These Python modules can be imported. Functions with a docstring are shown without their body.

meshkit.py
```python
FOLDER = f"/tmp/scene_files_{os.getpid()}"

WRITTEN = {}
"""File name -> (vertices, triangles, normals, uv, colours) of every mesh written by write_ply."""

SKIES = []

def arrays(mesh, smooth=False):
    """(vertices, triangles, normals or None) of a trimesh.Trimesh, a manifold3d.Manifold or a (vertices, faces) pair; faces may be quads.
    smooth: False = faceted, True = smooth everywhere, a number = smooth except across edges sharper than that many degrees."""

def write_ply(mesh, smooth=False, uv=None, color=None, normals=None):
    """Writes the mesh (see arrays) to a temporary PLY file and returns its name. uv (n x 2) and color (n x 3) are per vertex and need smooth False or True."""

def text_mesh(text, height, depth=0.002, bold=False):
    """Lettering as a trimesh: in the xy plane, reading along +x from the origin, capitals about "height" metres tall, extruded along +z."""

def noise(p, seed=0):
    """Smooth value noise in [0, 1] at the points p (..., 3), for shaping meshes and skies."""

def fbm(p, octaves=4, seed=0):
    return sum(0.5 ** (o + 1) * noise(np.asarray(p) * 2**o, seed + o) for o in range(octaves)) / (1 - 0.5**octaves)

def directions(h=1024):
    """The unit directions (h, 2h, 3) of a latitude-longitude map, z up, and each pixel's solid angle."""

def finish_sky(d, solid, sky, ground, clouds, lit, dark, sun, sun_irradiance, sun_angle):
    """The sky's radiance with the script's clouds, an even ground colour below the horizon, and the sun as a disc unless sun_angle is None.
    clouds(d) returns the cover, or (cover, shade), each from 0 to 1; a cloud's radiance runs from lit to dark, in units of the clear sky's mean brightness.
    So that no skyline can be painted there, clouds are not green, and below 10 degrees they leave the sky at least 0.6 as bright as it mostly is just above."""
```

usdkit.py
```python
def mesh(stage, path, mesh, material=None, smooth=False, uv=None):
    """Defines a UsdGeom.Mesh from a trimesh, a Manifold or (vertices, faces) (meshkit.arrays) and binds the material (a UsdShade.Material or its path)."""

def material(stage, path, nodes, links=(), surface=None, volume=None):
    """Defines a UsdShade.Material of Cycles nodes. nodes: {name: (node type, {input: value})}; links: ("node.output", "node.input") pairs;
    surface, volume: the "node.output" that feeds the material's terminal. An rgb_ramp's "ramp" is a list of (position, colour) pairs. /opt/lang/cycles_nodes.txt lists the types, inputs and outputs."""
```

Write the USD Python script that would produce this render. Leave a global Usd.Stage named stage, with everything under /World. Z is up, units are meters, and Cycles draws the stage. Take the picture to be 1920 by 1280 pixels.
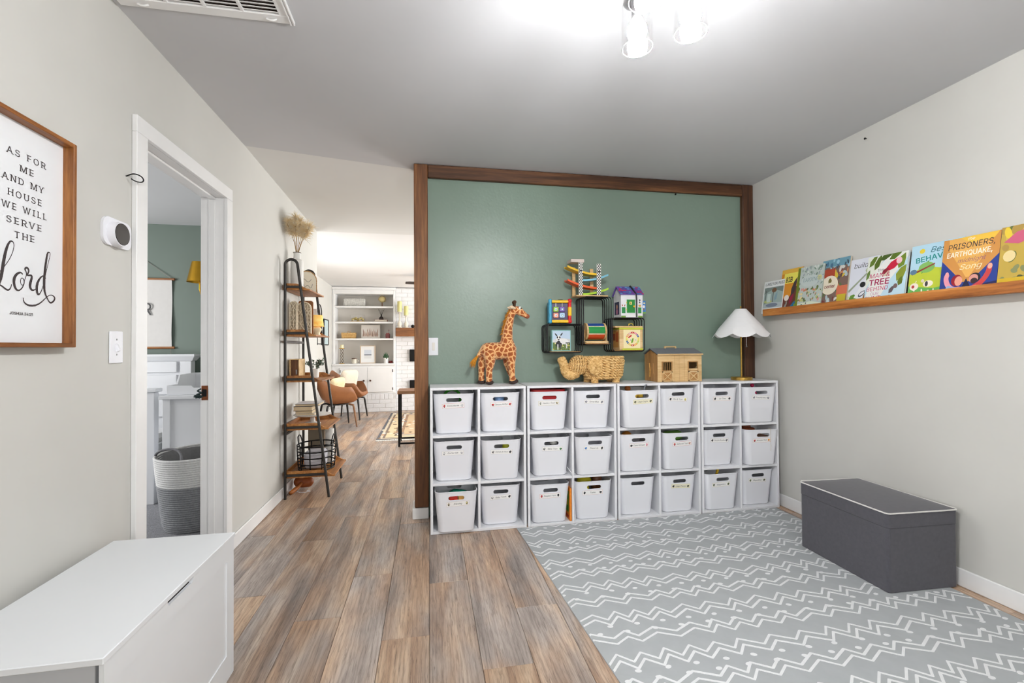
import math, random
import numpy as np
import trimesh
import manifold3d as m3
import shapely
from shapely.geometry import Polygon, LineString, Point, box as sbox
from shapely import affinity
from shapely.ops import unary_union
from scipy.interpolate import CubicSpline
import meshkit, usdkit
from pxr import Usd, UsdGeom, UsdLux, UsdShade, Gf, Sdf, Vt

stage = Usd.Stage.CreateInMemory()
UsdGeom.SetStageUpAxis(stage, 'Z')
UsdGeom.SetStageMetersPerUnit(stage, 1.0)
UsdGeom.Xform.Define(stage, '/World')
UsdGeom.Scope.Define(stage, '/World/Looks')

# ---------------------------------------------------------------- camera
F_PX, YAW, PITCH, ROLL, CAM_H = 854.4, math.radians(10.38), math.radians(0.71), math.radians(0.36), 1.168
def rot3(a, i, j):
    m = np.eye(3); m[i, i] = m[j, j] = math.cos(a); m[i, j], m[j, i] = -math.sin(a), math.sin(a)
    return m
R = rot3(ROLL, 0, 2) @ rot3(-PITCH, 1, 2) @ rot3(YAW, 0, 1)     # world -> (right, forward, up)
right, fwd, up = R[0], R[1], R[2]
cam = UsdGeom.Camera.Define(stage, '/World/camera')
cam.CreateHorizontalApertureAttr(36.0)
cam.CreateVerticalApertureAttr(24.0)
cam.CreateFocalLengthAttr(F_PX * 36.0 / 1920)
cam.CreateClippingRangeAttr(Gf.Vec2f(0.02, 100))
M = Gf.Matrix4d(*[float(x) for x in (*right, 0, *up, 0, *(-fwd), 0, 0, 0, CAM_H, 1)])
cam.AddTransformOp().Set(M)
cam.CreateExposureAttr(0.08)

# ---------------------------------------------------------------- lights
def rect_light(name, w, h, pos, direction, strength, color=(1, 1, 1)):
    l = UsdLux.RectLight.Define(stage, '/World/' + name)
    l.CreateWidthAttr(w); l.CreateHeightAttr(h); l.CreateIntensityAttr(strength); l.CreateColorAttr(Gf.Vec3f(*color))
    d = np.array(direction, float); d /= np.linalg.norm(d)
    u = np.array([0, 0, 1.0]) if abs(d[2]) < .9 else np.array([0, 1.0, 0])
    r = np.cross(d, u); r /= np.linalg.norm(r); u = np.cross(r, d)
    l.AddTransformOp().Set(Gf.Matrix4d(*[float(x) for x in (*r, 0, *u, 0, *(-d), 0, *pos, 1)]))
    return l
DAY = (1.0, 0.995, 0.985)
rect_light('daylight_rear_window', 2.3, 1.35, (0.55, -1.72, 1.45), (0, 1, 0), 6.0, DAY)  # added fill light from behind the camera, not a known window
rect_light('daylight_living_window', 2.5, 1.45, (2.70, 6.9, 1.35), (-1, 0, 0), 16.0, DAY)  # added fill for the living room, its window is invented
rect_light('daylight_patio_door', 1.2, 1.9, (2.70, 4.2, 1.05), (-1, 0, 0), 2.6, DAY)  # added fill to brighten the passage wall, no known door here
rect_light('daylight_living_side_window', 1.45, 1.25, (-1.92, 5.8, 1.28), (1, 0, 0), 6.0, DAY)
rect_light('daylight_nursery_window', 1.5, 1.3, (-4.22, 3.2, 1.35), (1, 0, 0), 12.0, DAY)  # added fill for the room behind the doorway, its window is invented
BULB_STRENGTH = 720.0

# ---------------------------------------------------------------- helpers
def lin(c):
    if isinstance(c, str):
        c = c.lstrip('#'); c = [int(c[i:i+2], 16) for i in (0, 2, 4)]
    c = np.array(c, float) / 255
    return tuple(np.where(c <= .04045, c / 12.92, ((c + .055) / 1.055) ** 2.4).tolist())

_used = {}
def numbered(parent, name):
    k = parent + '/' + name
    n = _used.get(k, 0); _used[k] = n + 1
    return k if n == 0 else '%s_%03d' % (k, n)

_mats = {}
def mat(name, color, rough=.5, metal=0.0, spec=.5, noise=0.0, nscale=6.0, bump=0.0, bscale=60.0, bdist=.002, stretch=None, **kw):
    """plain procedural material: base colour with an optional soft noise variation and fine bump"""
    if name in _mats: return _mats[name]
    c = lin(color)
    nodes = {'p': ('principled_bsdf', dict(base_color=c, roughness=rough, metallic=metal, specular_ior_level=spec, **kw))}
    links = []
    if noise or bump:
        nodes['tc'] = ('texture_coordinate', {})
        nodes['mp'] = ('mapping', {'scale': stretch or (1, 1, 1)})
        links.append(('tc.object', 'mp.vector'))
    if noise:
        nodes['n'] = ('noise_texture', {'scale': nscale, 'detail': 5.0, 'roughness': .6})
        nodes['r'] = ('rgb_ramp', {'ramp': [(0.25, tuple(x * (1 - noise) for x in c)), (0.75, tuple(min(1, x * (1 + noise)) for x in c))]})
        links += [('mp.vector', 'n.vector'), ('n.fac', 'r.fac'), ('r.color', 'p.base_color')]
    if bump:
        nodes['b'] = ('noise_texture', {'scale': bscale, 'detail': 3.0})
        nodes['bm'] = ('bump', {'strength': bump, 'distance': bdist})
        links += [('mp.vector', 'b.vector'), ('b.fac', 'bm.height'), ('bm.normal', 'p.normal')]
    _mats[name] = usdkit.material(stage, '/World/Looks/' + name, nodes, links, surface='p.BSDF')
    return _mats[name]

def wood(name, c_dark, c_mid, c_light, axis=1, scale=5.0, rough=.5, long=.08, rnd=.25, bump=.15, world=False, coat=0.0, knots=0.0):
    """wood grain running along axis (0,1,2), tone varies per object"""
    if name in _mats: return _mats[name]
    s = [1.0, 1.0, 1.0]; s[axis] = long
    nodes = {
        'tc': ('texture_coordinate', {}), 'geo': ('geometry', {}), 'oi': ('object_info', {}),
        'rs': ('vector_math', {'math_type': 'scale', 'vector1': (37.0, 11.0, 23.0)}),
        'ad': ('vector_math', {'math_type': 'add'}),
        'mp': ('mapping', {'scale': tuple(s)}),
        'n1': ('noise_texture', {'scale': scale, 'detail': 8.0, 'roughness': .68, 'distortion': .6}),
        'n2': ('noise_texture', {'scale': scale * 7, 'detail': 4.0, 'roughness': .7}),
        'mx': ('mix_float', {'fac': .35}),
        'rp': ('rgb_ramp', {'ramp': [(.36, lin(c_dark)), (.5, lin(c_mid)), (.63, lin(c_light))]}),
        'mr': ('map_range', {'from_min': 0.0, 'from_max': 1.0, 'to_min': 1 - rnd, 'to_max': 1 + rnd}),
        'hv': ('hsv', {}),
        'bm': ('bump', {'strength': bump, 'distance': .002}),
        'p': ('principled_bsdf', {'roughness': rough, 'coat_weight': coat, 'coat_roughness': .2}),
    }
    links = [('oi.random', 'rs.scale'), (('geo.position' if world else 'tc.object'), 'ad.vector1'), ('rs.vector', 'ad.vector2'), ('ad.vector', 'mp.vector'),
             ('mp.vector', 'n1.vector'), ('mp.vector', 'n2.vector'), ('n1.fac', 'mx.a'), ('n2.fac', 'mx.b'), ('mx.result', 'rp.fac'),
             ('oi.random', 'mr.value'), ('mr.result', 'hv.value'), ('rp.color', 'hv.color'), ('hv.color', 'p.base_color'),
             ('mx.result', 'bm.height'), ('bm.normal', 'p.normal')]
    if knots:
        ks = [1.0, 1.0, 1.0]; ks[axis] = .42
        nodes.update({'km': ('mapping', {'scale': tuple(ks)}), 'kv': ('voronoi_texture', {'scale': knots}), 'kr': ('rgb_ramp', {'ramp': [(.0, (.10, .08, .07)), (.10, (.22, .19, .17)), (.17, (.8, .78, .76)), (.22, (1, 1, 1))]}), 'kx': ('mix', {'mix_type': 'multiply', 'fac': 1.0})})
        links = [l for l in links if l[0] != 'rp.color'] + [('ad.vector', 'km.vector'), ('km.vector', 'kv.vector'), ('kv.distance', 'kr.fac'), ('rp.color', 'kx.color1'), ('kr.color', 'kx.color2'), ('kx.color', 'hv.color')]
    _mats[name] = usdkit.material(stage, '/World/Looks/' + name, nodes, links, surface='p.BSDF')
    return _mats[name]

def art_material(name='printed_art', rough=.45):
    if name in _mats: return _mats[name]
    _mats[name] = usdkit.material(stage, '/World/Looks/' + name, {'a': ('attribute', {'attribute': 'Cd'}), 'p': ('principled_bsdf', {'roughness': rough})},
                                  [('a.color', 'p.base_color')], surface='p.BSDF')
    return _mats[name]

def glass_material(name, tint=(1, 1, 1), gloss=.08):
    if name in _mats: return _mats[name]
    _mats[name] = usdkit.material(stage, '/World/Looks/' + name, {
        't': ('transparent_bsdf', {'color': tint}), 'g': ('glossy_bsdf', {'roughness': gloss, 'color': (.95, .95, .95)}),
        'f': ('layer_weight', {'blend': .5}), 'w': ('math', {'math_type': 'power', 'value2': 4.0}), 's': ('math', {'math_type': 'multiply_add', 'value2': .45, 'value3': .03, 'use_clamp': True}), 'm': ('mix_closure', {})},
        [('f.facing', 'w.value1'), ('w.value', 's.value1'), ('s.value', 'm.fac'), ('t.BSDF', 'm.closure1'), ('g.BSDF', 'm.closure2')], surface='m.closure')
    return _mats[name]

# ---- shapes (trimesh) -------------------------------------------------
def cat_(*ms):
    out = []
    for x in ms:
        out += list(x) if isinstance(x, (list, tuple)) else [x]
    return trimesh.util.concatenate(out)
def hullm(pts):
    return trimesh.convex.convex_hull(np.asarray(pts, float))
def bx(x0, x1, y0, y1, z0, z1, b=0.0):
    x0, x1 = sorted((x0, x1)); y0, y1 = sorted((y0, y1)); z0, z1 = sorted((z0, z1))
    if b <= 0:
        return trimesh.creation.box(bounds=[[x0, y0, z0], [x1, y1, z1]])
    b = min(b, (x1 - x0) * .45, (y1 - y0) * .45, (z1 - z0) * .45)
    pts = []
    for sx in (0, 1):
        for sy in (0, 1):
            for sz in (0, 1):
                c = np.array([(x0, x1)[sx], (y0, y1)[sy], (z0, z1)[sz]])
                d = np.array([1 - 2 * sx, 1 - 2 * sy, 1 - 2 * sz]) * b
                for k in range(3):
                    q = c + d; q[k] = c[k]; pts.append(q)
    return hullm(pts)
def frames(p):
    p = np.asarray(p, float)
    t = np.gradient(p, axis=0); t /= np.linalg.norm(t, axis=1, keepdims=True) + 1e-12
    a0 = np.array([0, 0, 1.0]) if abs(t[0][2]) < .9 else np.array([1.0, 0, 0])
    A = np.zeros_like(p); B = np.zeros_like(p); a = np.cross(t[0], a0)
    for i in range(len(p)):
        a = a - t[i] * np.dot(a, t[i]); a /= np.linalg.norm(a) + 1e-12
        A[i] = a; B[i] = np.cross(t[i], a)
    return A, B
def tube(p, r, n=10, closed=False):
    p = np.asarray(p, float)
    if closed: p = np.vstack([p, p[:1]])
    r = np.broadcast_to(np.asarray(r, float), (len(p),))
    A, B = frames(p)
    ang = np.arange(n) * 2 * math.pi / n
    v = p[:, None] + r[:, None, None] * (np.cos(ang)[None, :, None] * A[:, None] + np.sin(ang)[None, :, None] * B[:, None])
    v = v.reshape(-1, 3); f = []
    for i in range(len(p) - 1):
        for j in range(n):
            a, b = i * n + j, i * n + (j + 1) % n
            f += [[a, b, b + n], [a, b + n, a + n]]
    if not closed:
        v = np.vstack([v, p[0], p[-1]]); k = len(v)
        for j in range(n):
            f.append([k - 2, (j + 1) % n, j]); e = (len(p) - 1) * n; f.append([k - 1, e + j, e + (j + 1) % n])
    return trimesh.Trimesh(v, f, process=False)
def rod(a, b, r, r2=None, n=12):
    return tube([a, b], [r, r if r2 is None else r2], n)
def arc(c, r, a0, a1, u, v, n=12):
    c, u, v = (np.asarray(x, float) for x in (c, u, v))
    return [c + r * (math.cos(t) * u + math.sin(t) * v) for t in np.linspace(math.radians(a0), math.radians(a1), n)]
def lathe(profile, c=(0, 0, 0), n=32, sx=1.0, sy=1.0):
    """profile: (radius, z) from bottom to top"""
    pr = np.asarray(profile, float); ang = np.arange(n) * 2 * math.pi / n
    v = np.stack([pr[:, 0][:, None] * np.cos(ang) * sx, pr[:, 0][:, None] * np.sin(ang) * sy, np.repeat(pr[:, 1][:, None], n, 1)], -1).reshape(-1, 3)
    f = []
    for i in range(len(pr) - 1):
        for j in range(n):
            a, b = i * n + j, i * n + (j + 1) % n
            if pr[i, 0] > 1e-6: f.append([a, b, b + n])
            if pr[i + 1, 0] > 1e-6: f.append([a, b + n, a + n])
    return trimesh.Trimesh(v + np.asarray(c, float), f, process=True)
def extrude(poly, depth, o=(0, 0, 0), u=(1, 0, 0), v=(0, 1, 0)):
    """shapely polygon in the (u, v) plane at o, extruded along u x v"""
    gs = list(getattr(poly, 'geoms', [poly])); out = []
    u, v, o = (np.asarray(x, float) for x in (u, v, o)); w = np.cross(u, v)
    T = np.eye(4); T[:3, 0], T[:3, 1], T[:3, 2], T[:3, 3] = u, v, w, o
    for g in gs:
        if g.is_empty or g.area < 1e-9: continue
        m = trimesh.creation.extrude_polygon(g, depth, engine='earcut'); m.apply_transform(T); out.append(m)
    return cat_(*out)
def rrect(x0, y0, x1, y1, r, q=6):
    r = min(r, (x1 - x0) * .499, (y1 - y0) * .499)
    return sbox(x0 + r, y0 + r, x1 - r, y1 - r).buffer(r, quad_segs=q)
def ball(c, r, sub=2, s=(1, 1, 1)):
    m = trimesh.creation.icosphere(subdivisions=sub, radius=r); m.apply_scale(s); m.apply_translation(c); return m
def blob(bones, edge=.01, smooth=8):
    """bones: ((p, r), (p, r)) pairs -> one continuous smoothed surface"""
    M = None
    for (a, ra), (b, rb) in bones:
        pts = np.vstack([ball(a, ra, 2).vertices, ball(b, rb, 2).vertices])
        h = m3.Manifold.hull_points(pts)
        M = h if M is None else M + h
    M = M.refine_to_length(edge)
    me = M.to_mesh(); t = trimesh.Trimesh(me.vert_properties[:, :3], me.tri_verts, process=True)
    trimesh.smoothing.filter_taubin(t, lamb=.5, nu=.52, iterations=smooth)
    return t
def noisy(m, amp, freq, seed=0):
    v = m.vertices; n = m.vertex_normals
    m.vertices = v + n * ((meshkit.noise(v * freq, seed) - .5) * 2 * amp)[:, None]
    return m
def xf(m, T): m = m.copy(); m.apply_transform(T); return m
def rotm(axis, deg, o=(0, 0, 0)): return trimesh.transformations.rotation_matrix(math.radians(deg), axis, o)
def shift(m, d): m = m.copy(); m.apply_translation(d); return m

# ---- objects -----------------------------------------------------------
class Thing:
    """an Xform under /World at the thing's base; parts are given in world coordinates (or local ones with local=True)"""
    def __init__(s, name, label=None, cat=None, loc=(0, 0, 0), rotz=0.0, group=None, kind=None, local=False, path=None):
        s.path = path or numbered('/World', name); s.loc = np.asarray(loc, float); s.local = local
        x = UsdGeom.Xform.Define(stage, s.path) if path is None else UsdGeom.Xform.Get(stage, path)
        x.AddTranslateOp().Set(Gf.Vec3d(*map(float, loc)))
        if rotz: x.AddRotateZOp().Set(float(rotz))
        s.prim = x.GetPrim(); tag(s.prim, label, cat, group, kind)
    def part(s, name, mesh, m, smooth=30, parent=None, label=None, kind=None, Cd=None):
        p = numbered(parent or s.path, name)
        if not isinstance(mesh, trimesh.Trimesh): mesh = trimesh.Trimesh(*mesh, process=False)
        if not s.local: mesh = shift(mesh, -s.loc)
        put(p, mesh, m, smooth, Cd); prim = stage.GetPrimAtPath(p)
        if label: prim.SetCustomDataByKey('label', label)
        if kind: prim.SetCustomDataByKey('kind', kind)
        return p
    def art(s, name, layers, o, u, v, parent=None, step=.00025, lift=.0004, mt=None, label=None):
        """flat print: layers of (polygon | triangles, colour) in metres on the plane (o; u, v), stacked by hair-thin steps"""
        mesh, cd = art_mesh(layers, o, u, v, step, lift)
        return s.part(name, mesh, mt or art_material(), False, parent, label, Cd=cd)
def tag(prim, label=None, cat=None, group=None, kind=None):
    for k, v in (('label', label), ('category', cat), ('group', group), ('kind', kind)):
        if v: prim.SetCustomDataByKey(k, v)
def put(path, mesh, m, smooth=30, Cd=None):
    g = usdkit.mesh(stage, path, mesh, m, smooth=smooth)
    if Cd is not None:
        UsdGeom.PrimvarsAPI(g).CreatePrimvar('Cd', Sdf.ValueTypeNames.Color3fArray, 'vertex').Set(Vt.Vec3fArray.FromNumpy(np.asarray(Cd, np.float32)))
    return g
def solo(name, mesh, m, label=None, cat=None, group=None, kind=None, smooth=30, Cd=None, parent='/World'):
    p = numbered(parent, name); put(p, mesh, m, smooth, Cd); tag(stage.GetPrimAtPath(p), label, cat, group, kind); return p
def struct(name, mesh, m, smooth=30, label=None):
    return solo(name, mesh, m, label=label, kind='structure', smooth=smooth)

_tris = {}
def text2d(s, h, bold=False, shear=0.0, anchor='l', x=0.0, y=0.0, rot=0.0, sx=1.0):
    """lettering as 2D triangles (k, 3, 2)"""
    key = (s, bold)
    if key not in _tris:
        m = meshkit.text_mesh(s, 1.0, .05, bold)
        _tris[key] = m.triangles[m.face_normals[:, 2] > .9][:, :, :2]
    t = _tris[key] * h * np.array([sx, 1.0])
    w = t[:, :, 0].max()
    if anchor == 'c': t = t - [w / 2, 0]
    if anchor == 'r': t = t - [w, 0]
    if shear: t = np.stack([t[..., 0] + t[..., 1] * shear, t[..., 1]], -1)
    if rot:
        c, q = math.cos(math.radians(rot)), math.sin(math.radians(rot)); t = t @ np.array([[c, q], [-q, c]])
    return t + [x, y]
def tri2d(poly):
    if isinstance(poly, np.ndarray): return poly
    out = []
    for g in getattr(poly, 'geoms', [poly]):
        if g.is_empty or not hasattr(g, 'exterior') or g.area < 1e-10: continue
        v, f = trimesh.creation.triangulate_polygon(g, engine='earcut')
        t = np.asarray(v)[np.asarray(f)]
        e1, e2 = t[:, 1] - t[:, 0], t[:, 2] - t[:, 0]
        neg = e1[:, 0] * e2[:, 1] - e1[:, 1] * e2[:, 0] < 0
        t[neg] = t[neg][:, ::-1]; out.append(t)
    return np.concatenate(out) if out else np.zeros((0, 3, 2))
def art_mesh(layers, o, u, v, step=.00025, lift=.0004):
    """polygons are cut so that only what shows of each remains (all in one plane); lettering lies a hair above"""
    o, u, v = (np.asarray(x, float) for x in (o, u, v)); w = np.cross(u, v)
    V, C, cover = [], [], None
    for g, c in layers[::-1]:
        txt = isinstance(g, np.ndarray)
        if not txt:
            full_ = g; g = g if cover is None else g.difference(cover); cover = full_ if cover is None else cover.union(full_)
        t = tri2d(g).reshape(-1, 2)
        V.append(o + t[:, :1] * u + t[:, 1:] * v + w * (lift + (.0003 if txt else 0))); C.append(np.tile(lin(c), (len(t), 1)))
    V = np.concatenate(V); C = np.concatenate(C)
    return trimesh.Trimesh(V, np.arange(len(V)).reshape(-1, 3), process=False), C
def stroke(pts, w0, w1=None, n=40, closed=False):
    """a pen stroke: smooth curve through pts, thick in the middle of down strokes"""
    p = np.asarray(pts, float); k = np.arange(len(p))
    from scipy.interpolate import CubicSpline
    t = np.linspace(0, len(p) - 1, n); c = CubicSpline(k, p)(t)
    w = np.interp(t, k, w0) if np.ndim(w0) else np.linspace(w0, w0 if w1 is None else w1, n)
    return unary_union([LineString(c[i:i+2]).buffer(max(1e-5, (w[i] + w[i+1]) / 4), quad_segs=3) for i in range(n - 1)])
def circ(x, y, r, q=8): return Point(x, y).buffer(r, quad_segs=q)
def ell(x, y, rx, ry, a=0): return affinity.rotate(affinity.scale(Point(x, y).buffer(1, quad_segs=8), rx, ry), a)

random.seed(7); rng = np.random.default_rng(7)

# ---------------------------------------------------------------- dimensions
XL, XR, YW, CEIL = -1.127, 2.531, 3.223, 2.44          # left wall, right wall, green wall, ceiling
# ================================================================ THE SETTING
M_WALL = mat('wall_greige_paint', (201, 200, 195), .6, noise=.03, nscale=2.0, bump=.12, bscale=90, bdist=.001)
M_GREEN = mat('wall_green_paint', (121, 140, 127), .38, noise=.03, nscale=3.0, bump=.35, bscale=55, bdist=.002)
M_NGREEN = mat('nursery_green_paint', (112, 126, 118), .6, noise=.03, nscale=2.0)
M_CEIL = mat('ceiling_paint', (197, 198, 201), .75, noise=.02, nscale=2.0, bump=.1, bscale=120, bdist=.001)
M_CEILH = mat('hall_ceiling_lit_tone', (216, 216, 214), .7, noise=.02, nscale=2.0)  # lighter than the playroom ceiling: brighter passage light put into the colour
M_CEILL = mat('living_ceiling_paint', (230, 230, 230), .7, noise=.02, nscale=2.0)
M_TRIM = mat('trim_white_paint', (232, 232, 232), .38, noise=.02, nscale=9.0, bump=.05, bscale=40)
M_WHITE = mat('white_laminate', (231, 232, 236), .42, noise=.012, nscale=4.0)
M_PLASTIC = mat('white_plastic', (230, 231, 237), .4, noise=.01, nscale=4.0)
M_BLACK = mat('black_metal', (22, 22, 24), .45, metal=.6, noise=.2, nscale=30)
M_DARK = mat('dark_cavity', (14, 14, 15), .9, noise=.2, nscale=20)
M_BRASS = mat('brushed_brass', (196, 158, 80), .3, metal=1.0, noise=.08, nscale=30)
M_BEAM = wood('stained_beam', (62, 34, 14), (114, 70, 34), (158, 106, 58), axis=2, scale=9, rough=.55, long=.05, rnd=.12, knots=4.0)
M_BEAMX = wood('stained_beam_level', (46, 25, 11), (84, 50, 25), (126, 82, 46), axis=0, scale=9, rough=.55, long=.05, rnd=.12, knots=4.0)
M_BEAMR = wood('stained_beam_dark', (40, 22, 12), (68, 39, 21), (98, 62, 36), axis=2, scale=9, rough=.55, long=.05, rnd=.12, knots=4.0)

def plank_material():
    nodes = {
        'geo': ('geometry', {}), 'oi': ('object_info', {}),
        'wn': ('white_noise_texture', {'dimensions': '1D'}),
        'rs': ('vector_math', {'math_type': 'scale', 'vector1': (61.0, 47.0, 13.0)}),
        'ad': ('vector_math', {'math_type': 'add'}),
        'mp': ('mapping', {'scale': (9.0, 1.0, 1.0)}),
        'n1': ('noise_texture', {'scale': 1.1, 'detail': 6.0, 'roughness': .6, 'distortion': .8}),
        'mp2': ('mapping', {'scale': (60.0, 3.2, 1.0)}),
        'n2': ('noise_texture', {'scale': 2.2, 'detail': 7.0, 'roughness': .72, 'distortion': 1.2}),
        'mp3': ('mapping', {'scale': (3.2, 1.1, 1.0)}),
        'n3': ('noise_texture', {'scale': 1.5, 'detail': 3.0, 'roughness': .5}),
        'r1': ('rgb_ramp', {'ramp': [(.28, lin((128, 98, 74))), (.45, lin((172, 136, 106))), (.58, lin((196, 164, 132))), (.75, lin((212, 186, 158)))]}),
        'r2': ('rgb_ramp', {'ramp': [(.30, lin((118, 107, 101))), (.5, lin((156, 143, 135))), (.72, lin((188, 175, 166)))]}),
        'm1': ('mix', {'mix_type': 'mix'}),
        'sp': ('map_range', {'from_min': .38, 'from_max': .62, 'to_min': 0.0, 'to_max': 1.0, 'clamp': True}),
        'av': ('math', {'math_type': 'multiply_add', 'value2': .75, 'value3': -.44}),
        'ai': ('math', {'math_type': 'add', 'use_clamp': True}),
        'r3': ('rgb_ramp', {'ramp': [(.34, (.40, .37, .36)), (.45, (.80, .79, .78)), (.54, (1, 1, 1)), (.72, (1.16, 1.15, 1.14))]}),
        'm2': ('mix', {'mix_type': 'multiply', 'fac': .85}),
        'mp4': ('mapping', {'scale': (1.0, .085, 1.0)}),
        'wv': ('wave_texture', {'scale': 17.0, 'distortion': 9.0, 'detail': 4.0, 'detail_scale': 1.6, 'detail_roughness': .6}),
        'r4': ('rgb_ramp', {'ramp': [(.0, (.62, .59, .57)), (.16, (.86, .85, .84)), (.34, (1, 1, 1)), (1.0, (1.04, 1.04, 1.03))]}),
        'm3': ('mix', {'mix_type': 'multiply', 'fac': .5}),
        'mr': ('map_range', {'from_min': 0.0, 'from_max': 1.0, 'to_min': .86, 'to_max': 1.16}),
        'hv': ('hsv', {'saturation': .88}),
        'bm': ('bump', {'strength': .25, 'distance': .0012}),
        'rr': ('map_range', {'from_min': .3, 'from_max': .7, 'to_min': .42, 'to_max': .30}),
        'p': ('principled_bsdf', {'specular_ior_level': .45}),
    }
    links = [('oi.random', 'rs.scale'), ('geo.position', 'ad.vector1'), ('rs.vector', 'ad.vector2'),
             ('ad.vector', 'mp.vector'), ('mp.vector', 'n1.vector'), ('ad.vector', 'mp2.vector'), ('mp2.vector', 'n2.vector'), ('ad.vector', 'mp3.vector'), ('mp3.vector', 'n3.vector'),
             ('n1.fac', 'r1.fac'), ('n1.fac', 'r2.fac'), ('n3.fac', 'sp.value'), ('oi.random', 'av.value1'), ('sp.result', 'ai.value1'), ('av.value', 'ai.value2'), ('ai.value', 'm1.fac'),
             ('r1.color', 'm1.color1'), ('r2.color', 'm1.color2'), ('n2.fac', 'r3.fac'), ('m1.color', 'm2.color1'), ('r3.color', 'm2.color2'),
             ('oi.random', 'wn.w'), ('wn.value', 'mr.value'), ('mr.result', 'hv.value'), ('ad.vector', 'mp4.vector'), ('mp4.vector', 'wv.vector'), ('wv.fac', 'r4.fac'), ('m2.color', 'm3.color1'), ('r4.color', 'm3.color2'), ('m3.color', 'hv.color'), ('hv.color', 'p.base_color'),
             ('n2.fac', 'bm.height'), ('bm.normal', 'p.normal'), ('n2.fac', 'rr.value'), ('rr.result', 'p.roughness')]
    return usdkit.material(stage, '/World/Looks/vinyl_plank', nodes, links, surface='p.BSDF')
M_PLANK = plank_material()

# ---- floor: sub-floor slab with planks as parts -------------------------
fl = Thing('floor', 'weathered grey-brown wood plank floor running towards the living room', loc=(0, 0, 0), kind='structure')
fl.part('subfloor', bx(-1.82, 2.56, -1.65, 9.1, -.12, -.0075), mat('subfloor_dark', (60, 48, 40), .9, noise=.1))
PW, PL, GAP = .19, 1.22, .0012
known = {0: 2.31, 1: 1.66, 2: 2.02, -1: 1.90, -2: 2.45, -3: 2.10, -4: 1.74, -5: 2.35}
def plank_mesh(x0, x1, y0, y1):
    b, z0, z1 = .0016, -.0075, 0.0
    pts = [(x0, y0, z0), (x1, y0, z0), (x1, y1, z0), (x0, y1, z0), (x0, y0, z1 - b), (x1, y0, z1 - b), (x1, y1, z1 - b), (x0, y1, z1 - b),
           (x0 + b, y0 + b, z1), (x1 - b, y0 + b, z1), (x1 - b, y1 - b, z1), (x0 + b, y1 - b, z1)]
    return hullm(pts)
for k in range(-10, 14):
    xa, xb = k * PW + GAP / 2, (k + 1) * PW - GAP / 2
    off = known.get(k, random.uniform(0, PL)) % PL
    y = off - 3 * PL
    while y < 9.0:
        a, b_ = max(y + GAP / 2, -1.6), min(y + PL - GAP / 2, 9.02)
        ca, cb = max(xa, -1.72), min(xb, XR - .002)
        if cb <= XL + .001: a = max(a, 4.98)
        elif ca < XL and b_ < 4.963: ca = XL - .055
        if b_ - a > .03 and cb - ca > .01: fl.part('plank', plank_mesh(ca, cb, a, b_), M_PLANK, False)
        y += PL
# ---- nursery carpet ------------------------------------------------------
nf = Thing('floor_nursery', 'grey looped carpet floor of the room behind the doorway', loc=(0, 0, 0), kind='structure')
nf.part('carpet', bx(-4.1, XL - .06, .3, 4.86, -.1, .004), mat('grey_carpet', (142, 143, 148), .95, noise=.45, nscale=160, bump=.9, bscale=230, bdist=.006))

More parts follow.
